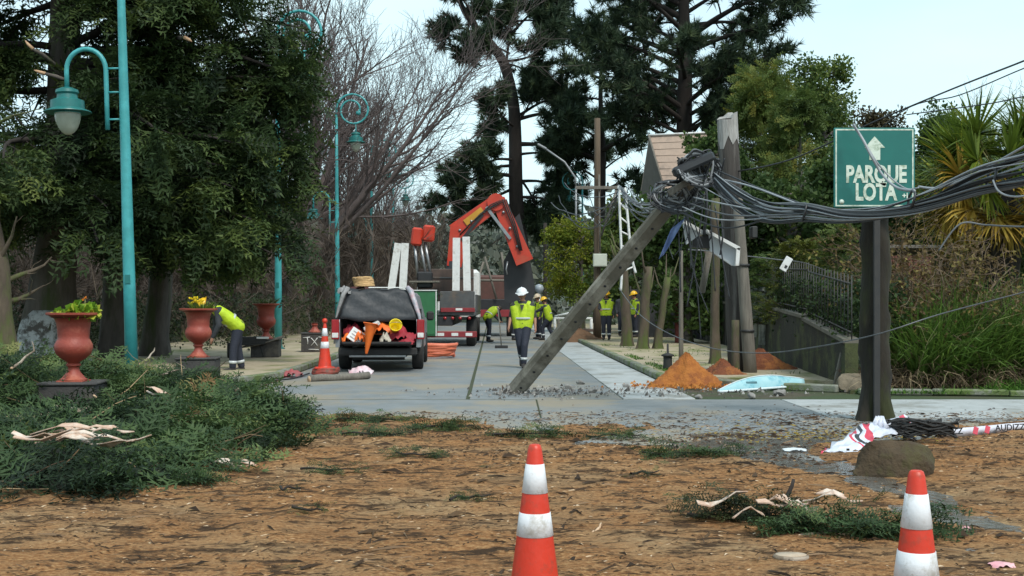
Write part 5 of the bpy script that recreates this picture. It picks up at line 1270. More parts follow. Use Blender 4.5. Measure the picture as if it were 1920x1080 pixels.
# ---------------------------------------------------------------- sand piles, fallen panel, rubble
def pile(name, label, c, R0, h, m, seed, sy=.8, cat='sand pile'):
    r = np.random.default_rng(seed); nr, na = 26, 56; v = [[0, 0, h]]; 
    for i in range(1, nr + 1):
        for j in range(na):
            a = 2 * np.pi * j / na; q = i / nr; rad = R0 * q * (1 + .16 * math.sin(2 * a + seed) + .10 * math.sin(5 * a + 1 + seed)); x, y = rad * math.cos(a), rad * math.sin(a) * sy
            z = h * (1 - q) ** 1.15 + .10 * h * (fbm(np.array([x * 5 + seed]), np.array([y * 5]), 4, seed)[0] - .5) * min(1, 4 * (1 - q) + .3) - .02 * q + .016 * r.normal() * (q < .97); v.append([x, y, z if i < nr else -.02])
    f = [(0, 1 + j, 1 + (j + 1) % na, 1 + (j + 1) % na) for j in range(na)]
    me = bpy.data.meshes.new(name); fs = [(0, 1 + j, 1 + (j + 1) % na) for j in range(na)]
    for i in range(nr - 1):
        for j in range(na): fs.append((1 + i * na + j, 1 + (i + 1) * na + j, 1 + (i + 1) * na + (j + 1) % na, 1 + i * na + (j + 1) % na))
    me.from_pydata(v, [], fs); me.update(); me.polygons.foreach_set('use_smooth', [True] * len(fs)); o = link(name, me, m); o.location = c; return tag(o, label, cat)
M_osand = mat('orange_sand', (.40, .145, .028), (.26, .085, .018), 9, .95, 1, 40, c3=(.22, .07, .02), sc3=4, amt3=.3)
M_rsand = mat('red_soil', (.20, .06, .022), (.12, .04, .018), 8, .95, 1, 40, c3=(.30, .11, .03), sc3=3, amt3=.35)
pile('sand_pile', 'bright orange sand pile at the kerb', (P(1290, 730, 20.6).x, 20.8, .01), .64, .60, M_osand, 2)
chips('sand_clods', 900, .02, .09, .8, [(0, (.16, .05, .012)), (.6, (.36, .13, .025)), (1, (.46, .20, .05))], lambda r, n: (P(1290, 730, 20.6).x + r.normal(.05, .45, n), 20.6 + r.normal(0, .42, n)), .8, seed=44)
pile('soil_pile', 'darker red soil heap behind the thick dark pole', (P(1430, 700, 24.3).x, 24.6, .06), .8, .46, M_rsand, 3)
pile('soil_pile', 'low red soil spill between sand pile and thick dark pole', (P(1358, 715, 22.6).x, 22.8, .05), .6, .34, M_rsand, 4)
pile('soil_pile', 'brown excavated soil beside the trestle in the road', (P(1085, 640, 44).x, 44, .01), 1.5, .5, mat('brown_soil', (.17, .09, .045), (.10, .055, .03), 7, .95, 1, 30), 5, .7)
def panel():
    c = GP(1346, 737); t = thing('fallen_panel', 'long curved pale blue panel lying on the ground below the poles', 'panel', c)
    mo = mat('panel_blue', (.26, .50, .56), (.36, .58, .62), 4, .4, c3=(.09, .33, .42), sc3=1.8, amt3=.4); n, k = 22, 6; vs = []; fs = []
    for i in range(n + 1):
        u = i / n; lo = V(1.62 * u, .75 * u, .02 + .05 * u); h = .23 * math.sin(min(1, u * 1.25 + .03) * math.pi * .62) * (1 - .55 * u ** 3) + .01
        for j in range(k + 1):
            v_ = j / k; vs.append(lo + V(0, .55 * h * v_ - .10 * math.sin(v_ * math.pi) * h, h * v_ * (1.12 - .12 * v_) + .006 * math.sin(9 * u)))
    for i in range(n):
        for j in range(k): a = i * (k + 1) + j; fs.append((a, a + k + 1, a + k + 2, a + 1))
    o = MB().add(vs, fs, True).build('skin', mo, t); s = o.modifiers.new('thick', 'SOLIDIFY'); s.thickness = .012
    MB().tube([(1.62 * u / 10, .75 * u / 10 - .02, .02 + .05 * u / 10) for u in range(11)], .022, 6).build('front_edge', mat('panel_edge', (.62, .70, .73), (.52, .60, .62), 6, .4), t)
    MB().tube([vs[i * (k + 1) + k] for i in range(n + 1)], .010, 5).build('top_edge', MATS['panel_edge'], t)
    MB().box((.62, .33, .15), (.22, .012, .04), Matrix.Rotation(.4, 3, 'Z') @ Matrix.Rotation(-.5, 3, 'X'), .004).build('slot', mat('panel_slot', (.05, .15, .18), (.04, .12, .14), 5, .6), t)
panel()
CHUNK = ['largest concrete chunk right at the broken base of the leaning pole', 'small concrete chunk just right of the leaning pole base', 'concrete chunk in the rubble strip, below the middle of the leaning pole', 'concrete chunk farther back in the rubble strip, below the leaning pole', 'concrete chunk in the rubble strip halfway to the sand pile', 'wide concrete chunk in the rubble strip nearest the leaning pole', 'concrete chunk just left of the orange sand pile', 'concrete chunk lying in front of the left edge of the sand pile', 'small concrete chunk in front of the right edge of the sand pile', 'small concrete chunk left of the leaning pole base', 'concrete chunk in front of the right end of the pale blue panel', 'concrete chunk in front of the middle of the pale blue panel']
for k, (px, py, s) in enumerate(((955, 738, .13), (985, 733, .08), (1065, 730, .10), (1088, 722, .09), (1110, 738, .10), (1040, 735, .12), (1175, 728, .09), (1240, 745, .09), (1310, 748, .08), (930, 742, .07), (1462, 742, .12), (1410, 748, .10))):
    q = GP(px, py)
    boulder('concrete_chunk', CHUNK[k], (q.x, q.y, .01), s, s * .8, s * .7, 20 + k, mat('broken_concrete', (.28, .27, .25), (.15, .145, .14), 9, .95, .7, 30), k)
for o in [o for o in bpy.data.objects if o.name.startswith('concrete_chunk')]: o['group'] = 'concrete chunks on the road'; o['category'] = 'rubble'

# ---------------------------------------------------------------- pickup
M_silver = mat('silver_paint', (.30, .32, .34), (.25, .27, .29), 3, .35, metal=.4, c3=(.30, .28, .25), sc3=2, amt3=.25)
M_tarp = mat('grey_tarp', (.030, .034, .040), (.018, .021, .025), 4, .55, .35, 12)
M_tyre = mat('tyre', (.014, .014, .014), (.025, .024, .023), 10, .85, .5, 40)
M_dark = mat('dark_interior', (.012, .012, .013), (.02, .02, .02), 6, .8)
M_lamp = mat('tail_lamp_red', (.34, .012, .018), (.26, .01, .014), 8, .25, spec=.6)
M_chrome = mat('bumper_steel', (.35, .36, .37), (.22, .23, .24), 7, .35, metal=.7)
M_glass = mat('dark_glass', (.02, .024, .028), (.03, .034, .036), 2, .08, spec=.7)
def wheel(parent, c, R0, w):
    o = MB(); q = Matrix.Rotation(R_(90), 3, 'Y')
    o.lathe([(R0 * .62, -w / 2), (R0 * .93, -w / 2), (R0, -w * .35), (R0, w * .35), (R0 * .93, w / 2), (R0 * .62, w / 2)], c, 24, q)
    wh = smooth_angle(o.build('wheel', M_tyre, parent), 40)
    MB().lathe([(.02, -w * .42), (R0 * .2, -w * .44), (R0 * .55, -w * .36), (R0 * .62, -w * .46), (R0 * .62, w * .46), (R0 * .55, w * .36), (R0 * .2, w * .44), (.02, w * .42)], c, 18, q).build('rim', M_chrome, wh)
    return wh
def pickup():
    D = 24.9; t = thing('pickup_truck', 'silver pickup with open back, dark tarp and work gear piled in the bed', 'pickup truck', ((709 - 960) / F * D, D, .015), R_(2.5))
    W = .90
    # bed sides with wheel arches
    for s in (-1, 1):
        arch = [(1.15 + .46 * math.cos(a), .38 + .46 * math.sin(a)) for a in [math.pi * (1 - k / 10) for k in range(11)]]
        prof = [(.0, .52)] + [(p, z) for p, z in arch if z > .45] + [(1.75, .45), (1.75, 1.10), (.04, 1.12), (.0, 1.05)]
        MB().prism([(s * W, y, z) for y, z in prof], (-s * .09, 0, 0)).build('bed_side', M_silver, t)
        wheel(t, (s * (W - .10), 1.15, .37), .37, .24); wheel(t, (s * (W - .10), 4.15, .37), .37, .24)
        # tail lamp and pillar
        l = MB().box((s * (W + .0), -.01, .90), (.16, .10, .42), None, .015).build('tail_lamp', M_lamp, t)
        MB().box((s * (W + .0), -.064, .78), (.13, .012, .10), None, .004).build('reverse_lens', M_white, l)
    MB().box((0, .9, .60), (1.7, 1.75, .05)).build('bed_floor', M_dark, t)
    MB().box((0, 1.74, .95), (1.72, .06, .75)).build('bulkhead', M_dark, t)
    MB().box((0, -.20, .60), (1.45, .45, .055), Matrix.Rotation(-.12, 3, 'X'), .015).build('tailgate', M_dark, t)
    MB().box((0, -.06, .43), (1.66, .16, .16), None, .03).build('bumper', M_rubber, t)
    MB().box((0, -.14, .34), (1.2, .03, .05), None, .01).build('tow_bar', M_chrome, t)
    MB().box((0, 2.2, .38), (1.2, 3.6, .18), None, .03).build('chassis', M_dark, t)
    MB().tube([(-.55, .25, .30), (.55, .25, .30)], .06, 8).build('axle', M_dark, t)
    # cab
    cab = [(-W, 1.0), (-W + .02, 1.15), (-.76, 1.62), (-.68, 1.70), (.68, 1.70), (.76, 1.62), (W - .02, 1.15), (W, 1.0), (W, .45), (-W, .45)]
    MB().prism([(x, 1.82, z) for x, z in cab], (0, 1.75, 0)).build('cab', M_silver, t)
    MB().prism([(x * .99, 3.57, min(z, 1.08)) for x, z in cab], (0, 1.45, 0)).build('bonnet', M_silver, t)
    MB().box((0, 1.812, 1.40), (1.30, .02, .36), None, .01).build('rear_window', M_glass, t)
    for s in (-1, 1): MB().box((s * (W + .12), 3.2, 1.15), (.18, .10, .22), None, .04).build('mirror', M_rubber, t)
    # canopy frame wrapped in tarp, hatch side hanging
    rows = []
    for i in range(8):
        u = i / 7; row = []
        for j in range(17):
            v_ = j / 16; w = .86 - .20 * u; x = -w + 2 * w * v_; z = 1.12 + .64 * u + .018 * math.sin(j * 1.1 + i) - (.05 * math.sin(v_ * math.pi) * (1 - u)) ; y = .02 + .22 * u + .02 * math.sin(j * .9 + i * 1.7)
            row.append((x, y, z))
        rows.append(row)
    cloth('tarp', rows, M_tarp, t)
    rows = [[(-.66 + 1.32 * j / 10, .24 + 1.6 * i / 5, 1.76 + .02 * math.sin(j + i) - .06 * abs(j - 5) / 5) for j in range(11)] for i in range(6)]
    cloth('tarp_roof', rows, M_tarp, t)
    for s in (-1, 1):
        rows = [[(s * (.66 + .22 * (1 - j / 5)), .24 + 1.6 * i / 5, 1.12 + .60 * j / 5) for j in range(6)] for i in range(6)]
        cloth('tarp_side', rows, M_tarp, t)
        MB().tube([(s * .88, .0, 1.10), (s * .80, .10, 1.40), (s * .68, .22, 1.74)], .04, 7).build('pillar', M_rubber, t)
    MB().box((.15, .26, 1.79), (.75, .08, .025), None, .01).build('roof_bar', M_white, t)
    # white-red wrapping on the right pillar
    MB().tube([(.90, -.03, 1.02), (.86, .02, 1.22), (.76, .10, 1.50), (.68, .18, 1.72), (.60, .22, 1.80)], [.03, .04, .055, .065, .05], 8).build('pillar_wrap', mat('white_wrap', (.50, .50, .54), (.42, .22, .24), 6, .5, c3=(.30, .32, .36), sc3=5, amt3=.5), t)
    MB().tube([(-.92, -.03, .60), (-.90, -.02, 1.05), (-.84, .05, 1.35), (-.74, .12, 1.66), (-.66, .2, 1.78)], [.02, .02, .035, .05, .06], 7).build('pillar_cord', mat('grey_rag', (.30, .30, .30), (.16, .16, .16), 9, .8), t)
    return t, D
pk, pkD = pickup()
def atpk(x, y, z): return pk.matrix_basis @ Vector((x, y, z))
# gear in and on the pickup, each its own thing
M_ocloth = mat('orange_cloth', (.80, .17, .02), (.66, .12, .015), 6, .6)
def gear_cone(label, x, y, z, rot):
    t = thing('traffic_cone', label, 'traffic cone', atpk(x, y, z), 0, 'cones in the pickup'); t.rotation_euler = rot
    MB().lathe([(.14, .02), (.12, .04), (.03, .62), (.015, .64)], n=18).build('body', M_ocloth, t); MB().box((0, 0, .01), (.30, .30, .02), None, .006).build('base', M_ocloth, t)
gear_cone('orange cone hanging upside down out of the pickup bed', -.12, -.36, 1.02, (R_(168), R_(8), 0))
def rag(name, label, cat, c, sx, sy, sz, m, seed): return crumple(name, label, cat, c, sx, sy, sz, m, seed, 13)
rag('orange_vest', 'orange cloth bunched in the middle of the pickup bed', 'cloth', atpk(.10, .15, .80), .30, .2, .26, M_ocloth, 1)
rag('orange_vest', 'orange strip of cloth hanging over the pickup tailgate at left', 'cloth', atpk(-.36, -.18, .64), .14, .18, .26, M_ocloth, 2)
rag('red_cloth', 'dark red cloth heap at the right of the pickup bed', 'cloth', atpk(.52, -.05, .66), .30, .25, .26, mat('crimson_cloth', (.34, .02, .035), (.24, .015, .025), 6, .7), 3)
rag('red_cloth', 'dark red bundle at the left of the pickup bed', 'cloth', atpk(-.55, .25, .75), .2, .2, .3, MATS['crimson_cloth'], 4)
tt = thing('yellow_bucket', 'bright yellow bucket tipped on the gear in the pickup', 'bucket', atpk(.36, -.12, .92)); tt.rotation_euler = (R_(70), 0, R_(10))
MB().lathe([(.02, 0), (.10, 0), (.13, .24), (.14, .245), (.12, .24), (.09, .02)], n=18).build('body', mat('yellow_plastic', (.80, .62, .01), (.7, .52, .01), 4, .4), tt); MB().tube([(.13 * math.cos(a), .02, .24 + .12 * math.sin(a)) for a in [k * math.pi / 8 for k in range(9)]], .005, 5).build('handle', M_chrome, tt)
tt = thing('white_board', 'white board with dark print leaning in the pickup bed at left', 'board', atpk(-.52, -.30, .66)); tt.rotation_euler = (R_(-15), R_(35), R_(8))
MB().box((0, 0, .14), (.30, .02, .28), None, .006).build('panel', M_white, tt)
for k in range(3): MB().box((0, -.0115, .06 + .07 * k), (.2, .003, .025)).build('print', mat('grey_print', (.25, .25, .24), (.3, .3, .3), 9, .6), tt)
tt = thing('white_box', 'white plastic box on the gear in the pickup', 'box', atpk(-.12, .05, .93)); tt.rotation_euler = (.1, -.5, .2)
MB().box((0, 0, .04), (.36, .2, .08), None, .01).build('case', M_white, tt); MB().box((0, 0, .086), (.34, .18, .012), None, .004).build('lid', M_white, tt)
rag('cord_bundle', 'pale tangled cord hanging over the pickup tailgate', 'cord', atpk(.18, -.30, .60), .12, .1, .22, mat('pale_cord', (.5, .46, .38), (.3, .27, .22), 14, .9), 6)
coil('rope_coil', 'coil of tan rope on the roof of the pickup', atpk(-.36, .55, 1.77), .20, .028, 7, mat('tan_rope', (.55, .36, .17), (.42, .26, .12), 20, .9), 8, .20, 'rope')
rag('dark_bag', 'dark red bag under the rope coil on the pickup roof', 'bag', atpk(-.36, .5, 1.74), .28, .2, .12, mat('maroon_bag', (.09, .03, .03), (.05, .02, .02), 5, .8), 9)
rag('grey_sheet', 'pale rag bundle at the left front corner of the pickup roof', 'cloth', atpk(-.72, .3, 1.66), .16, .16, .18, MATS['grey_rag'], 10)
rag('plastic_bag', 'pink and white plastic bag on the ground behind the pickup', 'bag', atpk(-.30, -.75, .0), .26, .16, .16, mat('pink_bag', (.60, .34, .38), (.66, .62, .66), 7, .5), 12)
rag('plastic_bag', 'red rags beside the hose coil at the road edge', 'bag', V(-4.35, 23.2, .02), .22, .16, .14, mat('red_rags', (.36, .05, .06), (.22, .10, .10), 9, .8), 13)
stick('kerb_beam', 'old grey timber beam lying along the road edge behind the pickup', 'beam', GP(580, 717) + V(0, 0, .06), GP(692, 712) + V(0, 0, .06), .075, .07, M_greywood, .0, seed=30)
rag('orange_vest', 'orange net bag at the far left of the pickup bed', 'cloth', atpk(-.62, -.08, .62), .14, .16, .22, M_ocloth, 21)
rag('grey_sheet', 'grey sack in the middle of the pickup bed', 'cloth', atpk(-.05, .45, .64), .32, .3, .34, mat('grey_sack', (.10, .10, .10), (.06, .06, .06), 7, .9), 22)
rag('red_cloth', 'small red rag hanging from the right of the pickup tailgate', 'cloth', atpk(.62, -.30, .60), .16, .12, .12, MATS['crimson_cloth'], 23)
# barrow-like garden cart between second and third urn
tt = thing('wheelbarrow', 'dark wheelbarrow with pale tray edge behind the bent worker', 'wheelbarrow', (P(468, 672, 29.5).x, 29.5, .1), .3)
MB().prism([(-.35, -.2, .30), (.35, -.25, .34), (.42, -.25, .52), (-.42, -.2, .52)], (0, .5, 0)).build('tray', M_rubber, tt); wheel(tt, (-.5, .05, .19), .19, .08)
for s in (-.2, .3): MB().tube([(-.5, s * .4 + .05, .2), (.2, s, .33), (.85, s, .52)], .018, 6).build('handle', M_greywood, tt)
MB().box((.3, -.26, .50), (.3, .02, .05), None, .005).build('tray_edge', M_white, tt)
for s in (-.15, .25): MB().tube([(.25, s, .3), (.33, s, .02)], .016, 6).build('leg', M_rubber, tt)

# ---------------------------------------------------------------- crane truck
M_crane = mat('crane_orange', (.52, .042, .018), (.42, .034, .014), 4, .45, .1, 20, c3=(.40, .06, .03), sc3=1.2, amt3=.25)
M_truck = mat('truck_grey', (.085, .088, .09), (.055, .057, .06), 4, .55, c3=(.12, .09, .07), sc3=1.3, amt3=.3)
M_blk = mat('black_steel', (.016, .017, .02), (.026, .026, .028), 5, .5)
def beam(parent, name, a, b_, w, h, m, w2=None, h2=None):
    """tapered box beam from a to b"""
    a, b_ = Vector(a), Vector(b_); n = (b_ - a).normalized(); s = n.cross(V(0, 1, 0)).normalized() if abs(n.y) < .95 else V(1, 0, 0); u = V(0, 1, 0) if abs(n.y) < .95 else V(0, 0, 1)
    w2 = w2 or w; h2 = h2 or h
    vs = [a + s * x * h / 2 + u * y * w / 2 for x, y in ((-1, -1), (1, -1), (1, 1), (-1, 1))] + [b_ + s * x * h2 / 2 + u * y * w2 / 2 for x, y in ((-1, -1), (1, -1), (1, 1), (-1, 1))]
    return MB().add(vs, [(3, 2, 1, 0), (4, 5, 6, 7), (0, 1, 5, 4), (1, 2, 6, 5), (2, 3, 7, 6), (3, 0, 4, 7)]).build(name, m, parent)
def crane_truck():
    D = 38.5; X = (823 - 960) / F * D; t = thing('crane_truck', 'flatbed truck with folded orange knuckle crane, seen from behind', 'truck', (X, D, .015), 0)
    q = lambda px, py, dd=0.0: P(px, py, D + dd) - Vector((X, D, .015))
    MB().box((0, 3.6, .85), (.9, 7.2, .3), None, .02).build('chassis', M_blk, t)
    MB().box((0, 2.7, 1.10), (2.45, 5.3, .14), None, .02).build('deck', M_truck, t)
    MB().box((.60, .03, 1.50), (1.15, .07, .66), None, .015).build('tailboard', M_truck, t)
    MB().box((.62, -.02, 1.22), (1.12, .03, .14), None, .008).build('tail_strip', mat('dull_red', (.26, .025, .03), (.18, .02, .025), 5, .6), t)
    MB().box((.66, -.04, 1.24), (.22, .01, .07)).build('number_plate', M_white, t)
    bp = MB().box((.1, -.10, .42), (2.3, .12, .20), None, .02).build('bumper', MATS['dull_red'], t)
    for k in range(5): MB().box((-.85 + .46 * k, -.164, .42), (.22, .012, .10), Matrix.Rotation(.0, 3, 'Y'), .003).build('reflector', M_white, bp)
    for x in (.2, .45, .7, 1.0): MB().lathe([(.055, 0), (.05, .03)], (0, 0, 0), 10).build('tail_lamp', M_lamp, t).location = (x, -.03, .95)
    for o in kids(t):
        if o.name.startswith('tail_lamp'): o.rotation_euler = (R_(90), 0, 0)
    for s in (-1, 1):
        for y in (1.0, 2.1, 6.0): wheel(t, (s * 1.02, y, .5), .5, .30)
        MB().box((s * 1.21, 2.7, 1.45), (.05, 5.2, .55), None, .01).build('side_board', M_truck, t)
    # green tool cabinet hung at the left rear
    g = MB().box((-.55, -.20, 1.10), (1.0, .55, 1.45), None, .02).build('tool_cabinet', mat('cabinet_green', (.025, .135, .052), (.018, .10, .04), 4, .5), t)
    MB().box((-.55, -.481, 1.10), (.90, .012, 1.32), None, .005).build('cabinet_door', mat('cabinet_green_door', (.028, .15, .058), (.022, .12, .046), 4, .5), g)
    MB().box((-.55, -.485, 1.86), (1.04, .03, .03)).build('white_edge', M_white, g); MB().box((-.06, -.485, 1.1), (.03, .03, 1.45)).build('white_edge', M_white, g)
    MB().box((.15, 1.2, 2.05), (1.9, .08, 1.1), None, .02).build('headboard', mat('rust_board', (.11, .075, .06), (.065, .05, .045), 3, .8), t)
    for k in range(2): MB().box((.15, 1.15, 1.75 + .55 * k), (1.9, .03, .05), None, .005).build('rail', M_truck, t)
    MB().box((-.5, .6, 2.15), (1.0, .8, .06), None, .01).build('shelf', M_greywood, t)
    # white stake posts
    for (xb, yb, xt, yt) in ((855, 545, 856, 446), (876, 545, 874, 444), (733, 548, 747, 456), (755, 548, 760, 456)):
        a, b_ = q(xb, yb, .2), q(xt, yt, .2); beam(t, 'stake', a, b_, .14, .24, M_white)
    # cab
    MB().box((0, 6.4, 1.75), (2.35, 1.7, 1.9), None, .12).build('cab', M_white, t); MB().box((0, 5.54, 2.1), (1.9, .02, .6), None, .01).build('cab_window', M_glass, t)
    # stabiliser legs stowed upright, orange heads on bright rods
    for (px, yt, yb, xb) in ((778, 432, 520, 783), (788, 428, 525, 800), (797, 428, 518, 808)):
        s = MB().tube([q(xb, yb, .6), q(px, yt + 26, .6)], .05, 8).build('rod', M_chrome, t)
    for (px, py, w, h) in ((782, 444, .40, .60), (804, 438, .44, .55)): MB().box(q(px, py, .6), (w * .9, .35, h), Matrix.Rotation(.1, 3, 'Y'), .06).build('stabiliser_head', M_crane, t)
    MB().box(q(797, 525, .6), (.5, .5, .55), None, .05).build('stabiliser_base', M_blk, t)
    # crane: column, main boom, knuckle, outer boom, black telescopic jib
    c0, c1 = q(852, 545, 1.8), q(858, 432, 1.8)
    MB().tube([V(c0.x, c0.y, 1.1), c0, q(852, 490, 1.8)], [.35, .30, .28], 12).build('slewing_column', M_blk, t)
    beam(t, 'column', q(852, 500, 1.8), q(862, 425, 1.8), .42, .50, M_crane, .42, .62)
    mbm = beam(t, 'main_boom', q(853, 437, 1.8), q(932, 378, 1.8), .38, .62, M_crane, .34, .50)
    beam(t, 'boom_decal', q(872, 418, 1.58), q(905, 393, 1.58), .012, .22, mat('decal_yellow', (.55, .30, .03), (.45, .22, .02), 4, .5))
    smooth_angle(MB().lathe([(.02, -.24), (.30, -.24), (.30, .24), (.02, .24)], q(930, 380, 1.8), 16, Matrix.Rotation(R_(90), 3, 'X')).build('knuckle', M_crane, t))
    ob = beam(t, 'outer_boom', q(934, 374, 1.8), q(984, 492, 1.8), .34, .46, M_crane, .34, .62)
    beam(t, 'hydraulic_ram', q(912, 388, 1.6), q(957, 448, 1.6), .10, .10, M_chrome); beam(t, 'hydraulic_ram', q(866, 450, 1.6), q(905, 402, 1.6), .11, .11, M_blk)
    MB().prism([q(x, y, 2.3) for x, y in ((962, 412), (974, 400), (990, 465), (1004, 545), (996, 568), (946, 568), (944, 490), (955, 470))], (0, .55, 0)).build('jib_housing', M_blk, t)
    MB().tube([q(952, 490, 1.9), q(949, 505, 1.9), q(951, 515, 1.9)], .03, 6).build('hook', M_chrome, t)
    for dx in (0, 6, 12): MB().tube([q(862 + dx, 440 - dx, 1.55), q(890 + dx, 412 - dx, 1.5), q(920 + dx, 384, 1.5), q(942 + dx * .6, 374, 1.5), q(962 + dx * .5, 425, 1.55), q(974 + dx * .4, 470, 1.55)], .022, 6).build('hose', M_rubber, t)
    for (bx_, by_) in ((862, 432), (884, 415), (908, 397), (944, 398), (956, 428), (970, 462)): MB().tube([q(bx_, by_, 1.62), q(bx_, by_, 1.56)], .05, 8).build('pin', M_chrome, t)
    return t
crane_truck()
# second flatbed beyond, side rails and ladder frame
D2 = 50; X2 = (920 - 960) / F * D2
t = thing('flatbed_truck', 'dark flatbed vehicle standing ahead of the crane truck', 'truck', (X2, D2, .015))
MB().box((0, 2.2, 1.35), (1.75, 4.2, .5), None, .03).build('bed', M_blk, t); MB().box((0, 3.9, 1.9), (1.8, 1.6, 1.6), None, .1).build('cab', mat('cab_brown', (.12, .05, .04), (.08, .04, .03), 4, .5), t)
for s in (-1, 1):
    for y in (.9, 4.0): wheel(t, (s * .8, y, .45), .45, .26)
for (a, b_) in (((-.8, 0, 1.6), (-.3, 0, 3.2)), ((.25, 0, 1.6), (-.25, 0, 3.4)), ((.8, 0, 1.6), (.45, 0, 3.6)), ((-.7, 0, 2.4), (.6, 0, 2.4))): MB().tube([a, b_], .05, 6).build('frame_tube', M_greywood, t)
MB().box((0, .05, 1.0), (1.7, .08, .3), None, .01).build('tail_strip', MATS['dull_red'], t)
# trestle, planks, marker posts
t = thing('trestle', 'white trestle frame over brown planks behind the leaning pole', 'barrier', (P(1075, 636, 46).x, 46, .015))
for s in (-.72, .72): MB().tube([(s, 0, 0), (s, 0, .82)], .04, 6).build('leg', M_white, t); MB().tube([(s, .5, 0), (s, .5, .82)], .04, 6).build('leg', M_white, t)
MB().box((0, 0, .84), (1.5, .06, .07), None, .01).build('rail', M_white, t); MB().box((0, .5, .84), (1.5, .06, .07), None, .01).build('rail', M_white, t)
t = thing('plank_stack', 'stack of rusty brown boards under the white trestle', 'boards', (P(1080, 638, 45).x, 45.3, .03))
for k in range(5): MB().box((random.uniform(-.1, .1), 0, .06 + .09 * k), (1.5, .3, .06), Matrix.Rotation(random.uniform(-.1, .1), 3, 'Z') @ Matrix.Rotation(random.uniform(-.06, .1), 3, 'Y'), .008).build('board', MATS['rust_board'], t)
t = thing('barrier_pole', 'white boom pole slanting above the trestle', 'barrier', (P(1040, 640, 47).x, 47, .015))
MB().tube([(0, 0, .9), (1.25, 0, 1.18)], .045, 8).build('boom', M_white, t); MB().tube([(.15, 0, 0), (.15, 0, .95)], .05, 8).build('stand', M_greywood, t)
for px, py in ((993, 536), (1011, 541)):
    t = thing('globe_post', 'pale post with grey ball top behind the walking worker, ' + ('left' if px < 1000 else 'right') + ' one of two', 'post', (P(px, 600, 52).x, 52, .1), 0, 'globe posts'); top = P(px, py, 52).z - .1
    MB().tube([(0, 0, 0), (0, 0, top - .15)], .06, 8).build('shaft', M_white, t); MB().lathe([(.02, -.2), (.15, -.15), (.21, 0), (.15, .15), (.02, .2)], (0, 0, top), 12).build('ball', mat('ball_grey', (.32, .36, .4), (.26, .3, .33), 4, .4), t)

# ---------------------------------------------------------------- house, garden wall and fence at the right
D = 56; hb = P(1262, 600, D); t = thing('house', 'house with steep tan roof behind the cable tangle', 'house', (hb.x, hb.y, 0))
q = lambda px, py, dd=0.0: P(px, py, D + dd) - Vector((hb.x, hb.y, 0))
M_roof = mat('roof_tan', (.40, .30, .235), (.33, .25, .20), 5, .85, .3, 20, c3=(.27, .21, .17), sc3=1.2, amt3=.3); M_gable = mat('gable_grey', (.16, .145, .125), (.12, .11, .095), 3, .85)
a, b_, c_, d_ = q(1218, 256), q(1345, 250), q(1362, 375), q(1243, 372)
MB().prism([a, b_, c_ + V(0, -1.6, 0), d_ + V(0, -1.6, 0)], (0, .12, .10)).build('roof', M_roof, t)
rf = kids(t)[0]
for k in range(1, 9):
    f = k / 9; p0 = a.lerp(d_ + V(0, -1.6, 0), f); p1 = b_.lerp(c_ + V(0, -1.6, 0), f); MB().tube([p0 + V(0, -.02, 0), p1 + V(0, -.02, 0)], .010, 5).build('roof_seam', M_roof, rf)
MB().prism([a, d_ + V(0, -1.6, 0), q(1200, 372, 2.4), ], (.1, .0, 0)).build('gable', M_gable, t)
MB().prism([a, q(1200, 372, 2.4), q(1345, 372, 2.4), b_], (0, .1, .1)).build('roof_back', M_roof, t)
MB().tube([a + V(-.05, -.05, .06), d_ + V(-.08, -1.66, .03)], .05, 6).build('barge_board', M_greywood, t); MB().tube([a + V(-.05, -.05, .06), b_ + V(0, -.05, .06)], .05, 6).build('ridge', M_white, t)
zt = d_.z
MB().box((.9, .9, zt / 2), (3.4, 3.2, zt), None).build('wall', mat('house_wall', (.30, .29, .27), (.24, .23, .21), 3, .85), t)
for x in (.2, 1.6):
    w = MB().box((x, -.72, zt * .55), (.8, .06, 1.1), None, .01).build('window', M_white, t); MB().box((x, -.755, zt * .55), (.66, .02, .96)).build('pane', M_glass, w)
# red house fragment behind the sign post
t = thing('red_shed', 'red painted shed wall glimpsed right of the sign post', 'shed', (P(1690, 560, 28).x, 28, 0))
for k in range(6): MB().box((-.6 + .25 * k, 0, 1.3), (.24, .06, 2.6), None, .01).build('board', mat('faded_red', (.26, .09, .07), (.19, .07, .055), 4, .8), t)
MB().box((0, .6, 2.7), (1.8, 1.5, .08), Matrix.Rotation(-.15, 3, 'X'), .01).build('roof', MATS['gable_grey'], t)

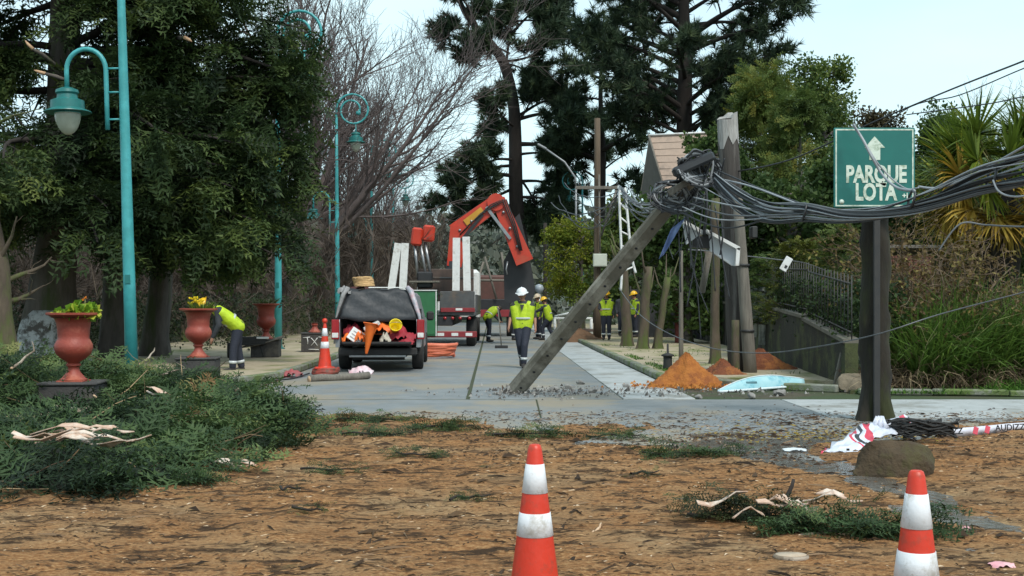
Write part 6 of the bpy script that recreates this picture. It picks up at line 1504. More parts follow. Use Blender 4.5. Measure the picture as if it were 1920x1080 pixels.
M_wallc = mat('garden_wall', (.026, .025, .018), (.016, .016, .012), 4, .9, .5, 25, c3=(.06, .07, .025), sc3=1.4, amt3=.4); M_cop = mat('coping', (.17, .155, .125), (.11, .10, .082), 5, .9, .4, 25)
segs = [((5.15, 17.6), (5.95, 24.0), .80, 1.20), ((5.98, 24.1), (6.65, 32.0), 1.16, 1.42), ((6.68, 32.1), (7.2, 44.0), 1.38, 1.5)]
segs[0] = ((5.62, 19.8), (5.95, 24.0), .80, 1.12)
wt = thing('garden_wall', 'low stepped garden wall with pale coping behind the poles', 'wall', (0, 0, 0))
for (a, b_, z0, z1) in segs:
    A, B = V(*a, 0), V(*b_, 0); s = (B - A).cross(V(0, 0, 1)).normalized() * .22
    MB().prism([A, B, B + V(0, 0, z1), A + V(0, 0, z0)], s).build('wall_panel', M_wallc, wt)
    k = 4
    for j in range(k):
        p0, p1 = A.lerp(B, j / k), A.lerp(B, (j + .985) / k); h0, h1 = z0 + (z1 - z0) * j / k, z0 + (z1 - z0) * (j + .985) / k; o_ = -s * .15
        MB().prism([p0 + o_ + V(0, 0, h0 + .003), p1 + o_ + V(0, 0, h1 + .003), p1 + o_ + V(0, 0, h1 + .07), p0 + o_ + V(0, 0, h0 + .07)], s * 1.3).build('coping_stone', M_cop, wt)
ft = thing('iron_fence', 'dark iron bar fence on top of the garden wall', 'fence', (0, 0, 0)); M_iron = mat('iron', (.035, .036, .036), (.06, .055, .05), 6, .6)
for (a, b_, z0, z1) in segs[:2]:
    A, B = V(*a, 0), V(*b_, 0); s = (B - A).cross(V(0, 0, 1)).normalized() * .11; n = int((B - A).length / .30)
    for j in range(n + 1):
        p = A.lerp(B, j / n) + s; z = z0 + (z1 - z0) * j / n; MB().tube([p + V(0, 0, z + .05), p + V(0, 0, z + 1.15)], .011, 4).build('bar', M_iron, ft)
    for h in (.18, 1.0): MB().tube([A + s + V(0, 0, z0 + h), B + s + V(0, 0, z1 + h)], .016, 5).build('rail', M_iron, ft)
# dark panel fence further along
pf = thing('panel_fence', 'tall dark panel fence behind the pavement trunks', 'fence', (0, 0, 0)); M_panel = mat('fence_panel', (.028, .030, .034), (.018, .02, .022), 2, .7, c3=(.05, .05, .055), sc3=.6, amt3=.3)
A, B = V(7.25, 44, 0), V(6.75, 33, 0)
for j in range(9):
    p0, p1 = A.lerp(B, j / 9), A.lerp(B, (j + .985) / 9); MB().prism([p0 + V(0, 0, .1), p1 + V(0, 0, .1), p1 + V(0, 0, 2.05), p0 + V(0, 0, 2.05)], (.05, 0, 0)).build('panel', M_panel, pf)
    MB().box(p0 + V(-.03, 0, 1.05), (.09, .09, 2.2)).build('post', M_iron, pf)
pf2 = thing('panel_fence', 'dark panel fence facing the street end, beyond the trunks', 'fence', (0, 0, 0))
for j in range(8): MB().box((5.0 + .62 * j, 46.5, 1.0), (.6, .05, 2.0), None, .005).build('panel', M_panel, pf2); MB().box((4.69 + .62 * j, 46.46, 1.05), (.06, .06, 2.15)).build('post', M_iron, pf2)
# clipped hedge behind the iron fence
r = np.random.default_rng(75); n = 2600; u = r.random(n); x = 5.75 + .95 * u + .95 * r.random(n); y = 19.9 + 12 * u; z = .75 + .35 * u + 1.05 * r.random(n) ** .8
hb_ = thing('hedge', 'dark clipped hedge behind the iron fence', 'hedge', (0, 0, 0))
scatter('foliage', LEAF, np.stack([x, y, z], 1), norm(r.normal(0, 1, (n, 3))), r.uniform(.22, .4, n), leafmat('hedge_green', [(0, (.014, .028, .012)), (.6, (.032, .058, .02)), (1, (.07, .11, .03))], .25), hb_, None, r.uniform(0, 6, n), r=r)
MB().tube([(6.7, 20, .0), (6.75, 20, .8)], .05, 6).build('stem', M_bark_dark, hb_)
# white corrugated sheeting in the garden
t = thing('corrugated_sheet', 'white corrugated sheets standing in the garden behind the fence', 'sheet', P(1450, 560, 30) * 1); t.location.z = 0
for k in range(4):
    rows = [[(-.75 + .38 * k + .36 * j / 8, .02 * math.sin(j * 1.6), z) for j in range(9)] for z in (.4 if k else .6, 1.35, 1.86 + .03 * math.sin(k * 2))]
    cloth('sheet', rows, mat('white_sheet', (.55, .58, .58), (.40, .43, .44), 3, .5, c3=(.25, .27, .27), sc3=3, amt3=.4), t, .01)
for x in (-.7, 0, .7): MB().tube([(x, .05, 0), (x, .05, 1.6)], .03, 6).build('post', M_greywood, t)
# young tiered conifers
def araucaria(label, px, d, h, R0, seed, m):
    r = np.random.default_rng(seed); b_ = P(px, 600, d); t = thing('young_conifer', label, 'tree', (b_.x, b_.y, 0)); tb = path_branch([(0, 0, -.05), (0, 0, h * .5), (0, 0, h)], .06, .012, 4)
    nt = 9; z = np.repeat(np.linspace(.35 * h, .97 * h, nt), 7); n = len(z); az = r.uniform(0, 6.28, n); f = 1 - (z / h - .35) / .65
    A = grow(np.stack([0 * z, 0 * z, z], 1), np.stack([np.cos(az), np.sin(az), np.full(n, .15)], 1), R0 * (.25 + .75 * f) * r.uniform(.85, 1.1, n), np.full(n, .02), 6, (0, 0, .25), .04, .4, r)
    branch_mesh('trunk', [(tb, 8), (A, 4)], M_bark, t); sp, sd, tt_, _ = offshoots(A, 8, .12, 1, 40, 12, r, .6)
    scatter('foliage', FIRS, sp, sd, .42 * R0 * (1.1 - .6 * tt_), m, t, np.clip(r.normal(.6, .2, len(sp)), 0, 1), r.normal(0, .3, len(sp)), r=r)
araucaria('young tiered conifer just left of the sign post', 1572, 25.5, 3.15, 1.0, 76, M_cyp)
araucaria('olive drooping young conifer right of the thick dark pole', 1500, 28, 2.9, 1.3, 77, leafmat('olive_green', [(0, (.04, .06, .015)), (.6, (.11, .13, .025)), (1, (.2, .2, .035))], .25))
araucaria('small green conifer behind the slim grey prop', 1440, 30, 2.6, 1.0, 78, M_leaf)

# ---------------------------------------------------------------- cables
M_cabw = mat('cable_pale', (.34, .36, .38), (.24, .26, .28), 3, .5); M_cabk = mat('cable_black', (.018, .02, .024), (.03, .032, .036), 4, .45); M_cabg = mat('cable_grey', (.12, .13, .14), (.08, .085, .09), 4, .5)
def smooth_pts(pts, sub=6): return [Vector(p) for p in path_branch([tuple(p) for p in pts], 1, 1, sub)[0][0]]
def sag(a, b_, s, n=14, jit=0.0, r=random): return [a.lerp(b_, k / n) + V(0, 0, -s * 4 * (k / n) * (1 - k / n)) + V(r.uniform(-jit, jit), r.uniform(-jit, jit), r.uniform(-jit, jit)) for k in range(n + 1)]
def cables():
    r = random.Random(9)
    bt = thing('cable_bundle', 'thick black and grey cable bundle sagging past the sign to the right edge', 'cable', (0, 0, 0))
    J = P(1508, 397, 13.6); path = [P(1338, 335, 16.0), P(1385, 378, 15.2), P(1440, 398, 14.4), J, P(1580, 405, 13.1), P(1660, 400, 12.5), P(1740, 379, 11.9), P(1830, 342, 11.3), P(1925, 315, 10.7), P(2080, 265, 9.9), P(2300, 180, 9.0)]
    for k in range(28):
        a = r.uniform(0, 6.28); q = .10 * math.sqrt(r.random()); ph = r.uniform(0, 6)
        sc_ = (.10, .16, .14, .11, .085, .08, .115, .145, .165, .17, .17); u_ = math.sqrt(r.random())
        pts = [p + V(0, u_ * sc_[i] * math.cos(a + i * .45 + ph), u_ * sc_[i] * math.sin(a + i * .45 + ph)) for i, p in enumerate(path)]
        MB().tube(smooth_pts(pts), r.uniform(.006, .014), 6).build('cable', r.choice([M_cabk, M_cabk, M_cabk, M_cabk, M_cabg, M_cabw]), bt)
    for (px, py, d) in ((1508, 397, 13.6), (1710, 375, 12.1), (1860, 334, 11.1)):
        c = P(px, py, d); MB().tube([c + V(-.02, .03, -.10), c + V(-.02, -.10, -.04), c + V(0, -.10, .06), c + V(.01, .02, .10), c + V(.01, .11, .05), c + V(-.01, .10, -.06), c + V(-.02, .03, -.10)], .014, 6).build('binding', M_cabk, bt)
    # fan of cables from the head of the leaning pole down into the bundle
    ft = thing('cable_fan', 'fan of pale cables from the leaning pole head down to the bundle', 'cable', (0, 0, 0)); T = P(1325, 312, 16.1)
    fan = [((1340, 318), (1430, 355), (1508, 384)), ((1338, 326), (1400, 362), (1440, 388)), ((1335, 330), (1395, 372), (1450, 395)), ((1330, 345), (1380, 382), (1450, 398)), ((1300, 370), (1370, 385), (1460, 400)),
           ((1290, 380), (1360, 402), (1440, 404)), ((1280, 388), (1350, 412), (1470, 406)), ((1270, 395), (1360, 428), (1480, 398)), ((1345, 335), (1410, 350), (1510, 388)), ((1320, 352), (1400, 390), (1500, 396))]
    for k, f in enumerate(fan):
        pts = [P(f[0][0], f[0][1], 16.0 + .1 * (k % 3)), P(f[1][0], f[1][1], 15.1), P(f[2][0], f[2][1], 14.2), P(1530, 396 + r.uniform(-3, 3), 13.4)]
        MB().tube(smooth_pts(pts), r.uniform(.007, .013), 6).build('cable', r.choice([M_cabw, M_cabw, M_cabg, M_cabk]), ft)
    # tangle round the pole head
    tt = thing('cable_tangle', 'dense snarl of cables wound round the head of the leaning pole', 'cable', (0, 0, 0))
    for k in range(46):
        hub = P(1312, 318, 16.1) if k % 2 else P(1270, 368, 16.4); pts = []; ph = r.uniform(0, 6); R0 = r.uniform(.10, .34)
        for i in range(9): a = ph + i * r.uniform(.5, .95); pts.append(hub + V(R0 * math.cos(a) * (1.3 if k % 2 == 0 else 1), R0 * .7 * math.sin(a * 1.3), R0 * .75 * math.sin(a)))
        MB().tube(smooth_pts(pts, 3), r.uniform(.008, .02), 5).build('loop', r.choice([M_cabk, M_cabk, M_cabk, M_cabg, M_cabw]), tt)
    cr = P(1300, 308, 16.0); MB().box(cr, (.60, .20, .13), Matrix.Rotation(-.42, 3, 'Y'), .03).build('junction_box', M_cabk, tt)
    MB().box(P(1352, 345, 16.3), (.20, .14, .10), None, .02).build('splice_case', mat('splice_grey', (.10, .11, .13), (.07, .075, .09), 4, .6), tt)
    MB().box(P(1282, 345, 16.2), (.5, .09, .09), Matrix.Rotation(-.55, 3, 'Y'), .01).build('broken_crossarm', M_greywood, tt)
    s1 = thing('cable_span', 'slack pale and dark cables strung from the leaning pole head left to the ladder', 'cable'); s2 = thing('cable_span', 'dark tangled cables between the ladder and the meter box pole', 'cable'); s3 = thing('dangling_cables', 'loose cable ends dangling below the leaning pole head', 'cable')
    # cables going left to the ladder and meter-box pole
    for k in range(13):
        a = P(1285 + r.uniform(-15, 15), 345 + r.uniform(-15, 30), 16.5); b_ = P(1165 + r.uniform(-8, 25), 345 + r.uniform(0, 40), 30 + r.uniform(-2, 2))
        MB().tube(sag(a, b_, r.uniform(.1, .6), 14), r.uniform(.010, .018), 5).build('cable', r.choice([M_cabk, M_cabw, M_cabg]), s1)
    for k in range(9):
        a = P(1160 + r.uniform(-5, 20), 352 + r.uniform(0, 25), 31); b_ = P(1060 + r.uniform(-30, 60), 360 + r.uniform(-20, 50), 44 + r.uniform(-3, 6))
        MB().tube(sag(a, b_, r.uniform(.2, 1.2), 14, .03, r), r.uniform(.012, .02), 5).build('cable', r.choice([M_cabk, M_cabk, M_cabg]), s2)
    # hanging ends
    for k in range(12):
        px = r.choice([1282, 1290, 1297, 1320, 1330, 1340, 1268, 1276]); y0 = r.uniform(360, 410); y1 = y0 + r.uniform(60, 240); d = 16.4 + r.uniform(0, .6)
        a, b_ = P(px, y0, d), P(px + r.uniform(-35, 45), y1, d); m_ = a.lerp(b_, .5) + V(r.uniform(-.12, .12), 0, -.05)
        MB().tube(smooth_pts([a, m_, b_], 6), r.uniform(.006, .012), 5).build('cable', r.choice([M_cabk, M_cabk, M_cabk, M_cabg]), s3)
    # single runs
    runs = [('long pale rope-like wire drooping from the trunks past the sand pile to the right edge', [P(1160, 540, 24), P(1200, 590, 22), P(1260, 628, 20), P(1340, 654, 18.5), P(1430, 662, 17.5), P(1520, 652, 16.2), P(1640, 628, 14.2), P(1760, 590, 14), P(1920, 548, 13.5), P(2100, 500, 13)], .008, M_cabg),
            ('thin black wire rising from behind the sign to the upper right corner', [P(1360, 325, 24), P(1480, 300, 22), P(1640, 228, 20), P(1790, 165, 18), P(1925, 112, 16), P(2100, 40, 14)], .014, M_cabk),
            ('second thin wire just below the one in the upper right corner', [P(1560, 330, 22), P(1690, 210, 20), P(1800, 178, 18), P(1925, 126, 16), P(2100, 60, 14)], .010, M_cabk),
            ('pale wire curving from the sign edge up to the right', [P(1722, 350, 13.4), P(1760, 352, 13.2), P(1820, 330, 12.8), P(1925, 272, 12), P(2050, 200, 11)], .014, M_cabw),
            ('thin cable crossing the palm crown at the right', [P(1700, 215, 21), P(1850, 195, 19), P(1925, 180, 18), P(2100, 150, 16)], .010, M_cabk),
            ('thin white wire fallen across the front of the sign', [P(1600, 232, 14.2), P(1622, 268, 14.15), P(1645, 305, 14.12), P(1672, 335, 14.1), P(1700, 354, 13.6), P(1722, 352, 13.3)], .010, M_cabw),
            ('thicker white cable fallen across the front of the sign', [P(1600, 234, 14.25), P(1618, 262, 14.15), P(1635, 295, 14.1), P(1655, 328, 14.08), P(1682, 352, 13.6), P(1715, 358, 13.2)], .017, M_cabw),
            ('thin wire looping low in front of the palm trunk', [P(1760, 470, 16), P(1800, 420, 16), P(1850, 422, 16), P(1925, 425, 15.5), P(2050, 420, 15)], .012, M_cabg),
            ('small pale cable loop hanging under the bundle at the right', [P(1862, 338, 11.0), P(1872, 358, 10.9), P(1895, 368, 10.8), P(1930, 366, 10.7), P(2000, 350, 10.5)], .010, M_cabw),
            ('straight guy wire from the thick dark pole to the garden', [P(1395, 480, 23.5), P(1450, 486, 24), P(1530, 500, 25), P(1640, 560, 26)], .012, M_cabg),
            ('black cable lying along the pavement between the second and third urn', [GP(455, 706, .03), GP(500, 712, .03), GP(545, 710, .03), GP(580, 700, .05)], .016, M_cabk)]
    for (lab, pts, rad, m) in runs:
        o = MB().tube(smooth_pts(pts, 7), rad, 6).build('cable', m); tag(o, lab, 'cable')
cables()
# ladder hanging in the cables
t = thing('ladder', 'white narrow ladder hanging in the cables behind the leaning pole', 'ladder', (0, 0, 0)); dL = 31
lA = smooth_pts([P(1160, 348, dL), P(1163, 420, dL), P(1166, 500, dL), P(1164, 545, dL)]); lB = smooth_pts([P(1172, 352, dL), P(1178, 420, dL), P(1184, 480, dL), P(1192, 512, dL)])
for l_ in (lA, lB): MB().tube(l_, .034, 6).build('rail', M_white, t)
for f in (.12, .24, .36, .48, .60, .72, .84):
    a, b_ = lA[int(f * (len(lA) - 1) * .9)], lB[int(f * (len(lB) - 1))]; MB().tube([a, b_], .022, 6).build('rung', M_white, t)
# broken street-light body hanging on the dark pole
t = thing('broken_luminaire', 'broken white street light housing hanging between the poles', 'street light', (0, 0, 0)); dq = 17.2; th = V(0, .10, 0)
M_lum = mat('luminaire_white', (.66, .70, .74), (.56, .60, .64), 5, .45, c3=(.40, .43, .46), sc3=2, amt3=.25)
MB().prism([P(x, y, dq) for x, y in ((1281, 413), (1318, 436), (1288, 458))], th).build('end_plate', M_lum, t)
MB().prism([P(x, y, dq - .12) for x, y in ((1284, 412), (1322, 434), (1319, 440), (1282, 418))], th * 1.6).build('lip', M_white, t)
MB().prism([P(x, y, dq) for x, y in ((1328, 432), (1386, 464), (1384, 496), (1374, 498), (1332, 470))], th).build('housing', M_lum, t)
MB().prism([P(x, y, dq - .14) for x, y in ((1326, 430), (1388, 463), (1387, 470), (1328, 437))], th * 1.8).build('lip', M_white, t)
MB().prism([P(x, y, dq - .14) for x, y in ((1381, 466), (1388, 464), (1386, 498), (1379, 498))], th * 1.8).build('lip', M_white, t)
MB().prism([P(x, y, dq + .03) for x, y in ((1300, 446), (1335, 438), (1335, 466), (1298, 464))], th).build('ballast', M_blk, t)
MB().tube([P(1290, 468, dq), P(1330, 470, dq)], .012, 5).build('bracket', M_chrome, t)
for (x, y0, y1) in ((1322, 330, 440), (1331, 432, 452), (1352, 410, 478)): MB().tube(smooth_pts([P(x, y0, dq - .16), P(x + 3, (y0 + y1) / 2, dq - .2), P(x - 2, y1, dq - .16)]), .022 if x < 1330 else .012, 6).build('strap', M_cabk, t)
t = thing('blue_tarp_strip', 'torn blue plastic strip hanging from the leaning pole', 'plastic', (0, 0, 0)); rows = []
for i in range(9):
    f = i / 8; c = P(1272 - 32 * f, 418 + 64 * f, 16.6); w = .14 * (1 - .6 * f); rows.append([c + V(-w * .7 * v_, .05 * math.sin(3 * f + v_ * 2), -w * .6 * v_) for v_ in (-1, -.4, .3, 1)])
cloth('strip', rows, mat('blue_plastic', (.05, .10, .26), (.16, .22, .40), 6, .5), t)
t = thing('wood_brace', 'pale timber brace slanting below the broken street light', 'timber', (0, 0, 0)); a, b_ = P(1330, 470, 17.6), P(1316, 548, 17.8); MB().tube([a, b_], .05, 6).build('shaft', M_greywood, t)
t = thing('pale_sign', 'small white tilted tag hanging right of the slim grey prop', 'tag', P(1474, 495, 22)); t.rotation_euler = (0, R_(30), 0)
MB().box((0, 0, 0), (.14, .02, .28), None, .01).build('plate', M_white, t); MB().box((.02, -.012, -.05), (.05, .004, .06)).build('print', M_black, t)
# ---------------------------------------------------------------- people
def cap_chain(b, pts, rad, n=10):
    """closed capsule chain"""
    pts = [Vector(p) for p in pts]; rad = list(rad); d0 = (pts[0] - pts[1]).normalized(); d1 = (pts[-1] - pts[-2]).normalized()
    P_ = []; R0 = []
    for a in (80, 50, 22): P_.append(pts[0] + d0 * rad[0] * math.sin(R_(a))); R0.append(rad[0] * math.cos(R_(a)))
    P_ += pts; R0 += rad
    for a in (22, 50, 80): P_.append(pts[-1] + d1 * rad[-1] * math.sin(R_(a))); R0.append(rad[-1] * math.cos(R_(a)))
    b.tube(P_, R0, n)
def ball(b, c, r, s=(1, 1, 1)):
    k = 8; b.lathe([(max(.001, r * math.sin(math.pi * i / k)), -r * math.cos(math.pi * i / k)) for i in range(k + 1)], c, 12, Matrix.Diagonal(s))
def fuse(name, b, m, parent, vox=.014, sm=4):
    """weld overlapping closed pieces into one continuous skin"""
    me = bpy.data.meshes.new(name); me.from_pydata(b.v, [], b.f); me.update(); o = bpy.data.objects.new(name, me); col.objects.link(o)
    q = o.modifiers.new('r', 'REMESH'); q.mode = 'VOXEL'; q.voxel_size = vox; q.use_smooth_shade = True
    if sm: s = o.modifiers.new('s', 'SMOOTH'); s.iterations = sm; s.factor = .5
    dg = bpy.context.evaluated_depsgraph_get(); nm = bpy.data.meshes.new_from_object(o.evaluated_get(dg)); bpy.data.objects.remove(o)
    nm.polygons.foreach_set('use_smooth', [True] * len(nm.polygons)); return link(name, nm, m, parent)
M_skin = mat('skin', (.34, .17, .11), (.28, .135, .09), 9, .55); M_navy = mat('navy_cloth', (.014, .018, .032), (.022, .026, .042), 7, .8, .4, 30)
M_dkshirt = mat('dark_shirt', (.022, .026, .032), (.035, .038, .044), 7, .85, .3, 30); M_hiviz = mat('hi_vis_yellow', (.50, .66, .02), (.34, .48, .015), 7, .6, .7, 14); M_boot = mat('boot', (.02, .018, .017), (.035, .03, .027), 8, .7)
M_rband = mat('reflective_band', (.55, .58, .58), (.45, .48, .48), 9, .35); M_hw = mat('helmet_white', (.72, .73, .74), (.66, .67, .68), 4, .3); M_hy = mat('helmet_yellow', (.78, .46, .02), (.70, .40, .015), 4, .3); M_hair = mat('dark_hair', (.018, .013, .01), (.03, .022, .016), 20, .7)
def lerp(a, b_, f): return Vector(a).lerp(Vector(b_), f)
def person(label, loc, rz, J, helmet=M_hw, vest=True, sleeves='long', vox=.016, band=True, scale=1.0, shirt=None):
    """J: joints in metres, x right of the body's own left-right axis, +y the way it faces"""
    J = {k: Vector(v) for k, v in J.items()}; shirt = shirt or M_dkshirt
    t = thing('person', label, 'person', loc, rz); t.scale = (scale,) * 3
    b = MB(); sp = J['neck'] - J['pelvis']
    for s in 'LR':
        cap_chain(b, [J['hip' + s], lerp(J['hip' + s], J['sh' + s], .45), lerp(J['hip' + s], J['sh' + s], .9)], [.10, .095, .085])
        cap_chain(b, [J['sh' + s], lerp(J['sh' + s], J['el' + s], .5), J['el' + s]], [.058, .050, .040]); cap_chain(b, [J['el' + s], lerp(J['el' + s], J['wr' + s], .4), J['wr' + s]], [.041, .038, .027])
        cap_chain(b, [J['hip' + s], lerp(J['hip' + s], J['kn' + s], .5), J['kn' + s]], [.092, .078, .056]); cap_chain(b, [J['kn' + s], lerp(J['kn' + s], J['an' + s], .35), J['an' + s]], [.056, .056, .038])
        f = J.get('ft' + s, V(0, 1, 0)).normalized(); cap_chain(b, [J['an' + s] + V(0, 0, -.03), J['an' + s] + f * .10 + V(0, 0, -.05), J['an' + s] + f * .17 + V(0, 0, -.055)], [.036, .034, .028])
        # hand: palm, four unequal bent fingers, thumb from the side
        h = (J['wr' + s] - J['el' + s]).normalized(); inn = (J['pelvis'] - J['wr' + s]); inn = (inn - h * inn.dot(h)).normalized(); fw = h.cross(inn) * (1 if s == 'R' else -1)
        w = J['wr' + s]; cap_chain(b, [w + h * .02, w + h * .075], [.026, .030]); cap_chain(b, [w + h * .03 + fw * .018, w + h * .075 + fw * .018], [.02, .022]); cap_chain(b, [w + h * .03 - fw * .018, w + h * .075 - fw * .018], [.02, .022])
        for k, ln in enumerate((.068, .078, .072, .055)):
            o = w + h * .085 + fw * (.03 - .02 * k); cap_chain(b, [o, o + h * ln * .5 + inn * .006, o + h * ln * .85 + inn * ln * .4], [.0105, .0095, .008], 7)
        o = w + h * .035 + fw * .032; cap_chain(b, [o, o + h * .03 + fw * .02 + inn * .01, o + h * .055 + fw * .02 + inn * .022], [.012, .011, .009], 7)
    cap_chain(b, [J['pelvis'], lerp(J['pelvis'], J['neck'], .5), lerp(J['pelvis'], J['neck'], .92)], [.10, .10, .09]); cap_chain(b, [lerp(J['neck'], J['shL'], .7), J['neck'], lerp(J['neck'], J['shR'], .7)], [.062, .066, .062])
    hd = J['head']; up = (hd - J['neck']).normalized(); face = J['face'].normalized(); face = (face - up * face.dot(up)).normalized(); sd_ = face.cross(up)
    cap_chain(b, [J['neck'], hd - up * .06], [.058, .052]); M_ = Matrix((sd_, face, up)).transposed()
    k = 10; vs = [(max(.001, math.sin(math.pi * i / k)), -math.cos(math.pi * i / k)) for i in range(k + 1)]
    b.lathe([(r_ * .078, z * .112) for r_, z in vs], hd + up * .02, 14, M_ @ Matrix.Diagonal((1, 1.2, 1))); cap_chain(b, [hd - up * .03 + face * .035, hd - up * .085 + face * .06], [.052, .036])
    cap_chain(b, [hd + face * .092 + up * .012, hd + face * .112 - up * .018], [.010, .014], 7)
    for s in (-1, 1): cap_chain(b, [hd + sd_ * s * .080 + up * .015, hd + sd_ * s * .084 - up * .02], [.016, .012], 6)
    bd = fuse('body', b, M_skin, t, vox)
    e = MB()
    for s in (-1, 1): c = hd + face * .088 + sd_ * s * .032 + up * .018; MB().lathe([(.001, -.009), (.009, 0), (.001, .009)], c, 8).build('eye', M_black, bd)
    c = hd + face * .094 - up * .052; MB().tube([c - sd_ * .024, c + face * .004, c + sd_ * .024], [.004, .007, .004], 6).build('mouth', mat('lips', (.22, .08, .06), (.2, .07, .055), 9, .5), bd)
    hb = MB(); hb.lathe([(.083 * math.cos(R_(a)), .118 * math.sin(R_(a))) for a in (-25, -5, 20, 45, 70, 88)], hd + up * .025 - face * .012, 14, M_ @ Matrix.Diagonal((1.02, 1.18, 1))); hb.build('hair', M_hair, t)
    # clothes
    tr = MB()
    for s in 'LR':
        cap_chain(tr, [J['hip' + s] + V(0, 0, .02), lerp(J['hip' + s], J['kn' + s], .5), J['kn' + s]], [.118, .102, .082]); cap_chain(tr, [J['kn' + s], lerp(J['kn' + s], J['an' + s], .5), lerp(J['kn' + s], J['an' + s], .90)], [.082, .077, .070])
    cap_chain(tr, [J['hipL'], J['pelvis'], J['hipR']], [.118, .122, .118]); cap_chain(tr, [J['pelvis'], lerp(J['pelvis'], J['neck'], .12)], [.135, .14]); to = fuse('trousers', tr, M_navy, t, max(vox, .018), 5)
    for s in 'LR':
        ax = (J['an' + s] - J['kn' + s]); c0, c1 = J['kn' + s] + ax * .62, J['kn' + s] + ax * .76
        if band: MB().tube([c0, c1], [.080, .078], 14).build('leg_band', M_rband, to)
        f = J.get('ft' + s, V(0, 1, 0)).normalized(); bo = MB(); cap_chain(bo, [J['an' + s] + V(0, 0, .09), J['an' + s], J['an' + s] + V(0, 0, -.035) - f * .015], [.06, .055, .056]); cap_chain(bo, [J['an' + s] + V(0, 0, -.035), J['an' + s] + f * .10 + V(0, 0, -.045), J['an' + s] + f * .18 + V(0, 0, -.05)], [.052, .05, .04]); fuse('boot', bo, M_boot, t, max(vox, .016), 3)
    jk = MB()
    for s in 'LR':
        cap_chain(jk, [lerp(J['hip' + s], J['sh' + s], .12), lerp(J['hip' + s], J['sh' + s], .5), lerp(J['hip' + s], J['sh' + s], .92)], [.118, .114, .105]); end = .93 if sleeves == 'long' else .1
        cap_chain(jk, [J['sh' + s], lerp(J['sh' + s], J['el' + s], .5), J['el' + s]], [.076, .066, .058]); 
        if sleeves == 'long': cap_chain(jk, [J['el' + s], lerp(J['el' + s], J['wr' + s], end)], [.058, .043])
    cap_chain(jk, [lerp(J['pelvis'], J['neck'], .1), lerp(J['pelvis'], J['neck'], .5), lerp(J['pelvis'], J['neck'], .93)], [.13, .125, .10]); cap_chain(jk, [lerp(J['neck'], J['shL'], .8), J['neck'] - up * .02, lerp(J['neck'], J['shR'], .8)], [.074, .078, .074]); fuse('shirt', jk, shirt, t, max(vox, .017), 5)
    if vest:
        vb = MB()
        for s in 'LR': cap_chain(vb, [lerp(J['hip' + s], J['sh' + s], .0), lerp(J['hip' + s], J['sh' + s], .5), lerp(J['hip' + s], J['sh' + s], .88)], [.128, .124, .112])
        cap_chain(vb, [lerp(J['pelvis'], J['neck'], .0), lerp(J['pelvis'], J['neck'], .5), lerp(J['pelvis'], J['neck'], .86)], [.138, .138, .112]); cap_chain(vb, [lerp(J['neck'], J['shL'], .72) - up * .01, lerp(J['neck'], J['shL'], .3) - up * .035], [.092, .076]); cap_chain(vb, [lerp(J['neck'], J['shR'], .72) - up * .01, lerp(J['neck'], J['shR'], .3) - up * .035], [.092, .076])
        vo = fuse('vest', vb, M_hiviz, t, max(vox, .018), 5)
        fr = J['face'].copy(); ax = sp.normalized(); fr = (J['front'] if 'front' in J else fr); fr = (fr - ax * fr.dot(ax)).normalized()
        cN = J['neck'] + fr * .115 - ax * .05        # open V neck and zip
        MB().prism([cN + fr.cross(ax) * .05 + ax * .01, cN - fr.cross(ax) * .05 + ax * .01, J['neck'] + fr * .152 - ax * .19], fr * .012).build('neck_opening', shirt, vo)
        c = lerp(J['pelvis'], J['neck'], .32); q = Matrix((fr.cross(ax), fr, ax)).transposed()
        hw = (J['shL'] - J['shR']).length / 2 * .62 + .118
        MB().lathe([(.99, -.020), (1.0, -.018), (1.0, .018), (.99, .020)], c, 22, q @ Matrix.Diagonal((hw + .012, .152, 1))).build('reflective_band', M_rband, vo)
    if helmet is not None:
        ho = MB(); prof = [(.128 * math.cos(R_(a)), .118 * math.sin(R_(a))) for a in (0, 20, 40, 60, 78, 88)]; c = hd + up * .072
        ho.lathe([(.150, -.012), (.152, -.006)] + prof, c, 20, M_ @ Matrix.Diagonal((.98, 1.14, 1))); h_ = smooth_angle(ho.build('helmet', helmet, t), 45)
        vs = [c + face * .12 + sd_ * x * .1 + up * -.008 for x in (-1, 1)] + [c + face * .205 + sd_ * x * .06 + up * -.022 for x in (1, -1)]; MB().prism(vs, up * -.008).build('peak', helmet, h_)
        MB().tube([c + up * .085 - face * .10, c + up * .114 - face * .045, c + up * .12, c + up * .114 + face * .045, c + up * .085 + face * .10], .010, 6).build('ridge', helmet, h_)
    return t
STAND = dict(pelvis=(0, 0, .96), neck=(0, .02, 1.47), head=(0, .05, 1.62), face=(0, 1, -.1), shL=(-.185, .01, 1.42), shR=(.185, .01, 1.42), elL=(-.26, .0, 1.13), elR=(.26, .0, 1.13), wrL=(-.27, .10, .89), wrR=(.27, .10, .89),
             hipL=(-.095, 0, .93), hipR=(.095, 0, .93), knL=(-.10, .03, .50), knR=(.10, .03, .50), anL=(-.10, 0, .09), anR=(.10, 0, .09))
def pose(**k): j = dict(STAND); j.update(k); return j
# walking towards the camera: one leg forward, the other lifting behind
person('worker in white helmet and yellow-green vest walking towards the camera', (P(980, 690, 26.4).x, 26.4, .015), R_(176),
       pose(face=(.05, 1, -.02), head=(.01, .05, 1.625), knL=(-.05, .16, .50), anL=(-.03, .14, .09), knR=(.06, .06, .52), anR=(.04, -.26, .22), ftR=(0, 1, -.8), elL=(-.27, -.05, 1.15), wrL=(-.29, .06, .91), elR=(.27, -.03, 1.15), wrR=(.30, .14, .93)), M_hw, vox=.012, sleeves='short', shirt=mat('charcoal_shirt', (.03, .032, .03), (.045, .046, .044), 8, .85))
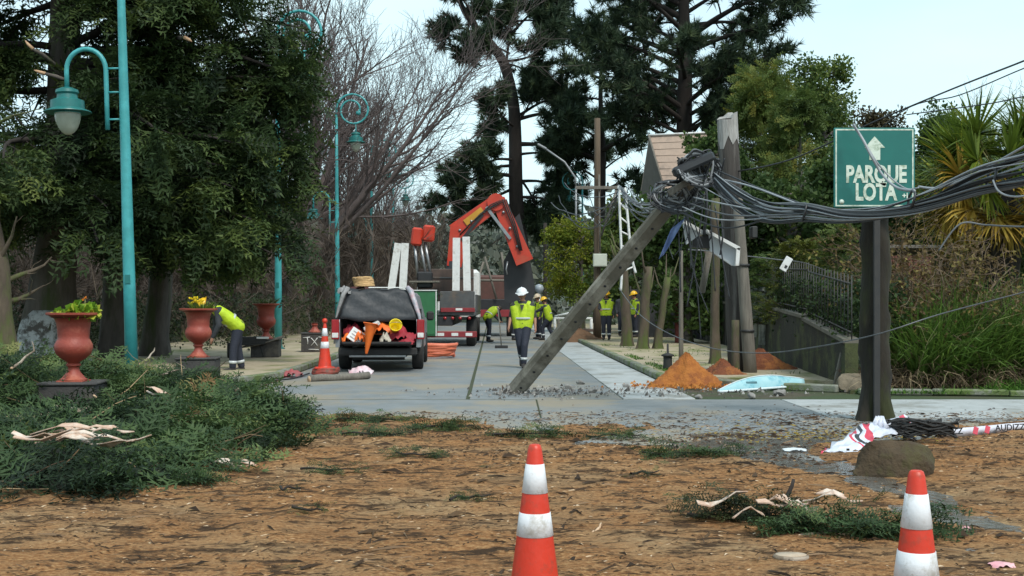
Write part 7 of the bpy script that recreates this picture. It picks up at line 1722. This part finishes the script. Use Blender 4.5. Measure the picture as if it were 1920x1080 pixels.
# bent over behind the second urn, back towards the street
person('worker in yellow vest bent double behind the second urn', (P(440, 700, 24.3).x, 24.3, .03), R_(112),
       pose(pelvis=(0, -.06, .92), neck=(0, .38, 1.27), head=(0, .53, 1.31), face=(0, 1, -.9), shL=(-.185, .35, 1.22), shR=(.185, .35, 1.22), elL=(-.24, .34, .93), elR=(.24, .32, .93), wrL=(-.18, .44, .70), wrR=(.18, .40, .69), hipL=(-.10, -.06, .90), hipR=(.10, -.06, .90), knL=(-.12, .04, .49), knR=(.13, -.08, .49), anL=(-.13, .06, .09), anR=(.15, -.16, .09), front=(0, .4, -1)), M_hy, vox=.016, scale=1.06)
person('worker bent forward in yellow vest beside the crane truck rear', (P(914, 640, 43.5).x, 43.5, .015), R_(-60),
       pose(pelvis=(0, -.05, .90), neck=(0, .34, 1.26), head=(0, .47, 1.24), face=(0, .6, -1), shL=(-.18, .31, 1.22), shR=(.18, .31, 1.22), elL=(-.2, .42, .96), elR=(.2, .42, .96), wrL=(-.1, .55, .78), wrR=(.1, .55, .78), knL=(-.12, .14, .5), anL=(-.13, .08, .09), front=(0, .5, -1)), None, vox=.024)
person('worker in yellow helmet with arms out, digging beside the trestle', (P(1028, 640, 45.5).x, 45.5, .015), R_(75),
       pose(pelvis=(0, -.04, .86), neck=(0, .10, 1.36), head=(0, .16, 1.50), face=(0, 1, -.4), shL=(-.18, .08, 1.31), shR=(.18, .08, 1.31), elL=(-.2, .32, 1.16), elR=(.2, .32, 1.18), wrL=(-.12, .56, 1.06), wrR=(.12, .58, 1.08), hipL=(-.1, -.04, .84), hipR=(.1, -.04, .84), knL=(-.13, .2, .48), knR=(.13, -.0, .46), anL=(-.13, .16, .09), anR=(.14, -.22, .09)), M_hy, vox=.024)
person('worker in pale helmet half hidden behind the digging worker', (P(1010, 638, 46.8).x, 46.8, .015), R_(120), pose(), mat('helmet_cream', (.62, .50, .36), (.55, .44, .3), 4, .35), vox=.024)
person('worker half hidden behind the walking worker, yellow sleeve showing', (P(962, 636, 45.5).x, 45.5, .015), R_(-90), pose(elL=(-.25, .16, 1.16), elR=(.25, .16, 1.16), wrL=(-.2, .36, 1.06), wrR=(.2, .36, 1.06)), M_hy, vox=.024, sleeves='short')
person('worker in yellow helmet standing behind the leaning pole', (P(1137, 640, 42.5).x, 42.5, .12), R_(170), pose(elR=(.25, .1, 1.15), wrR=(.18, .3, 1.1)), M_hy, vox=.022)
person('worker in yellow vest behind the trunks on the right pavement', (P(1191, 640, 46).x, 46, .12), R_(110), pose(), M_hy, vox=.024)
person('worker in dark clothes between the trunks on the right pavement', (P(1166, 640, 47.5).x, 47.5, .12), R_(200), pose(), None, vest=False, vox=.024)
t = thing('broom', 'broad push broom standing by the walking worker', 'broom', (P(940, 652, 37.5).x, 37.5, .015)); 
MB().box((0, 0, .05), (.42, .10, .09), None, .01).build('head', M_rubber, t); MB().tube([(0, 0, .09), (-.05, .1, .7), (-.12, .2, 1.3)], .018, 6).build('handle', M_greywood, t)
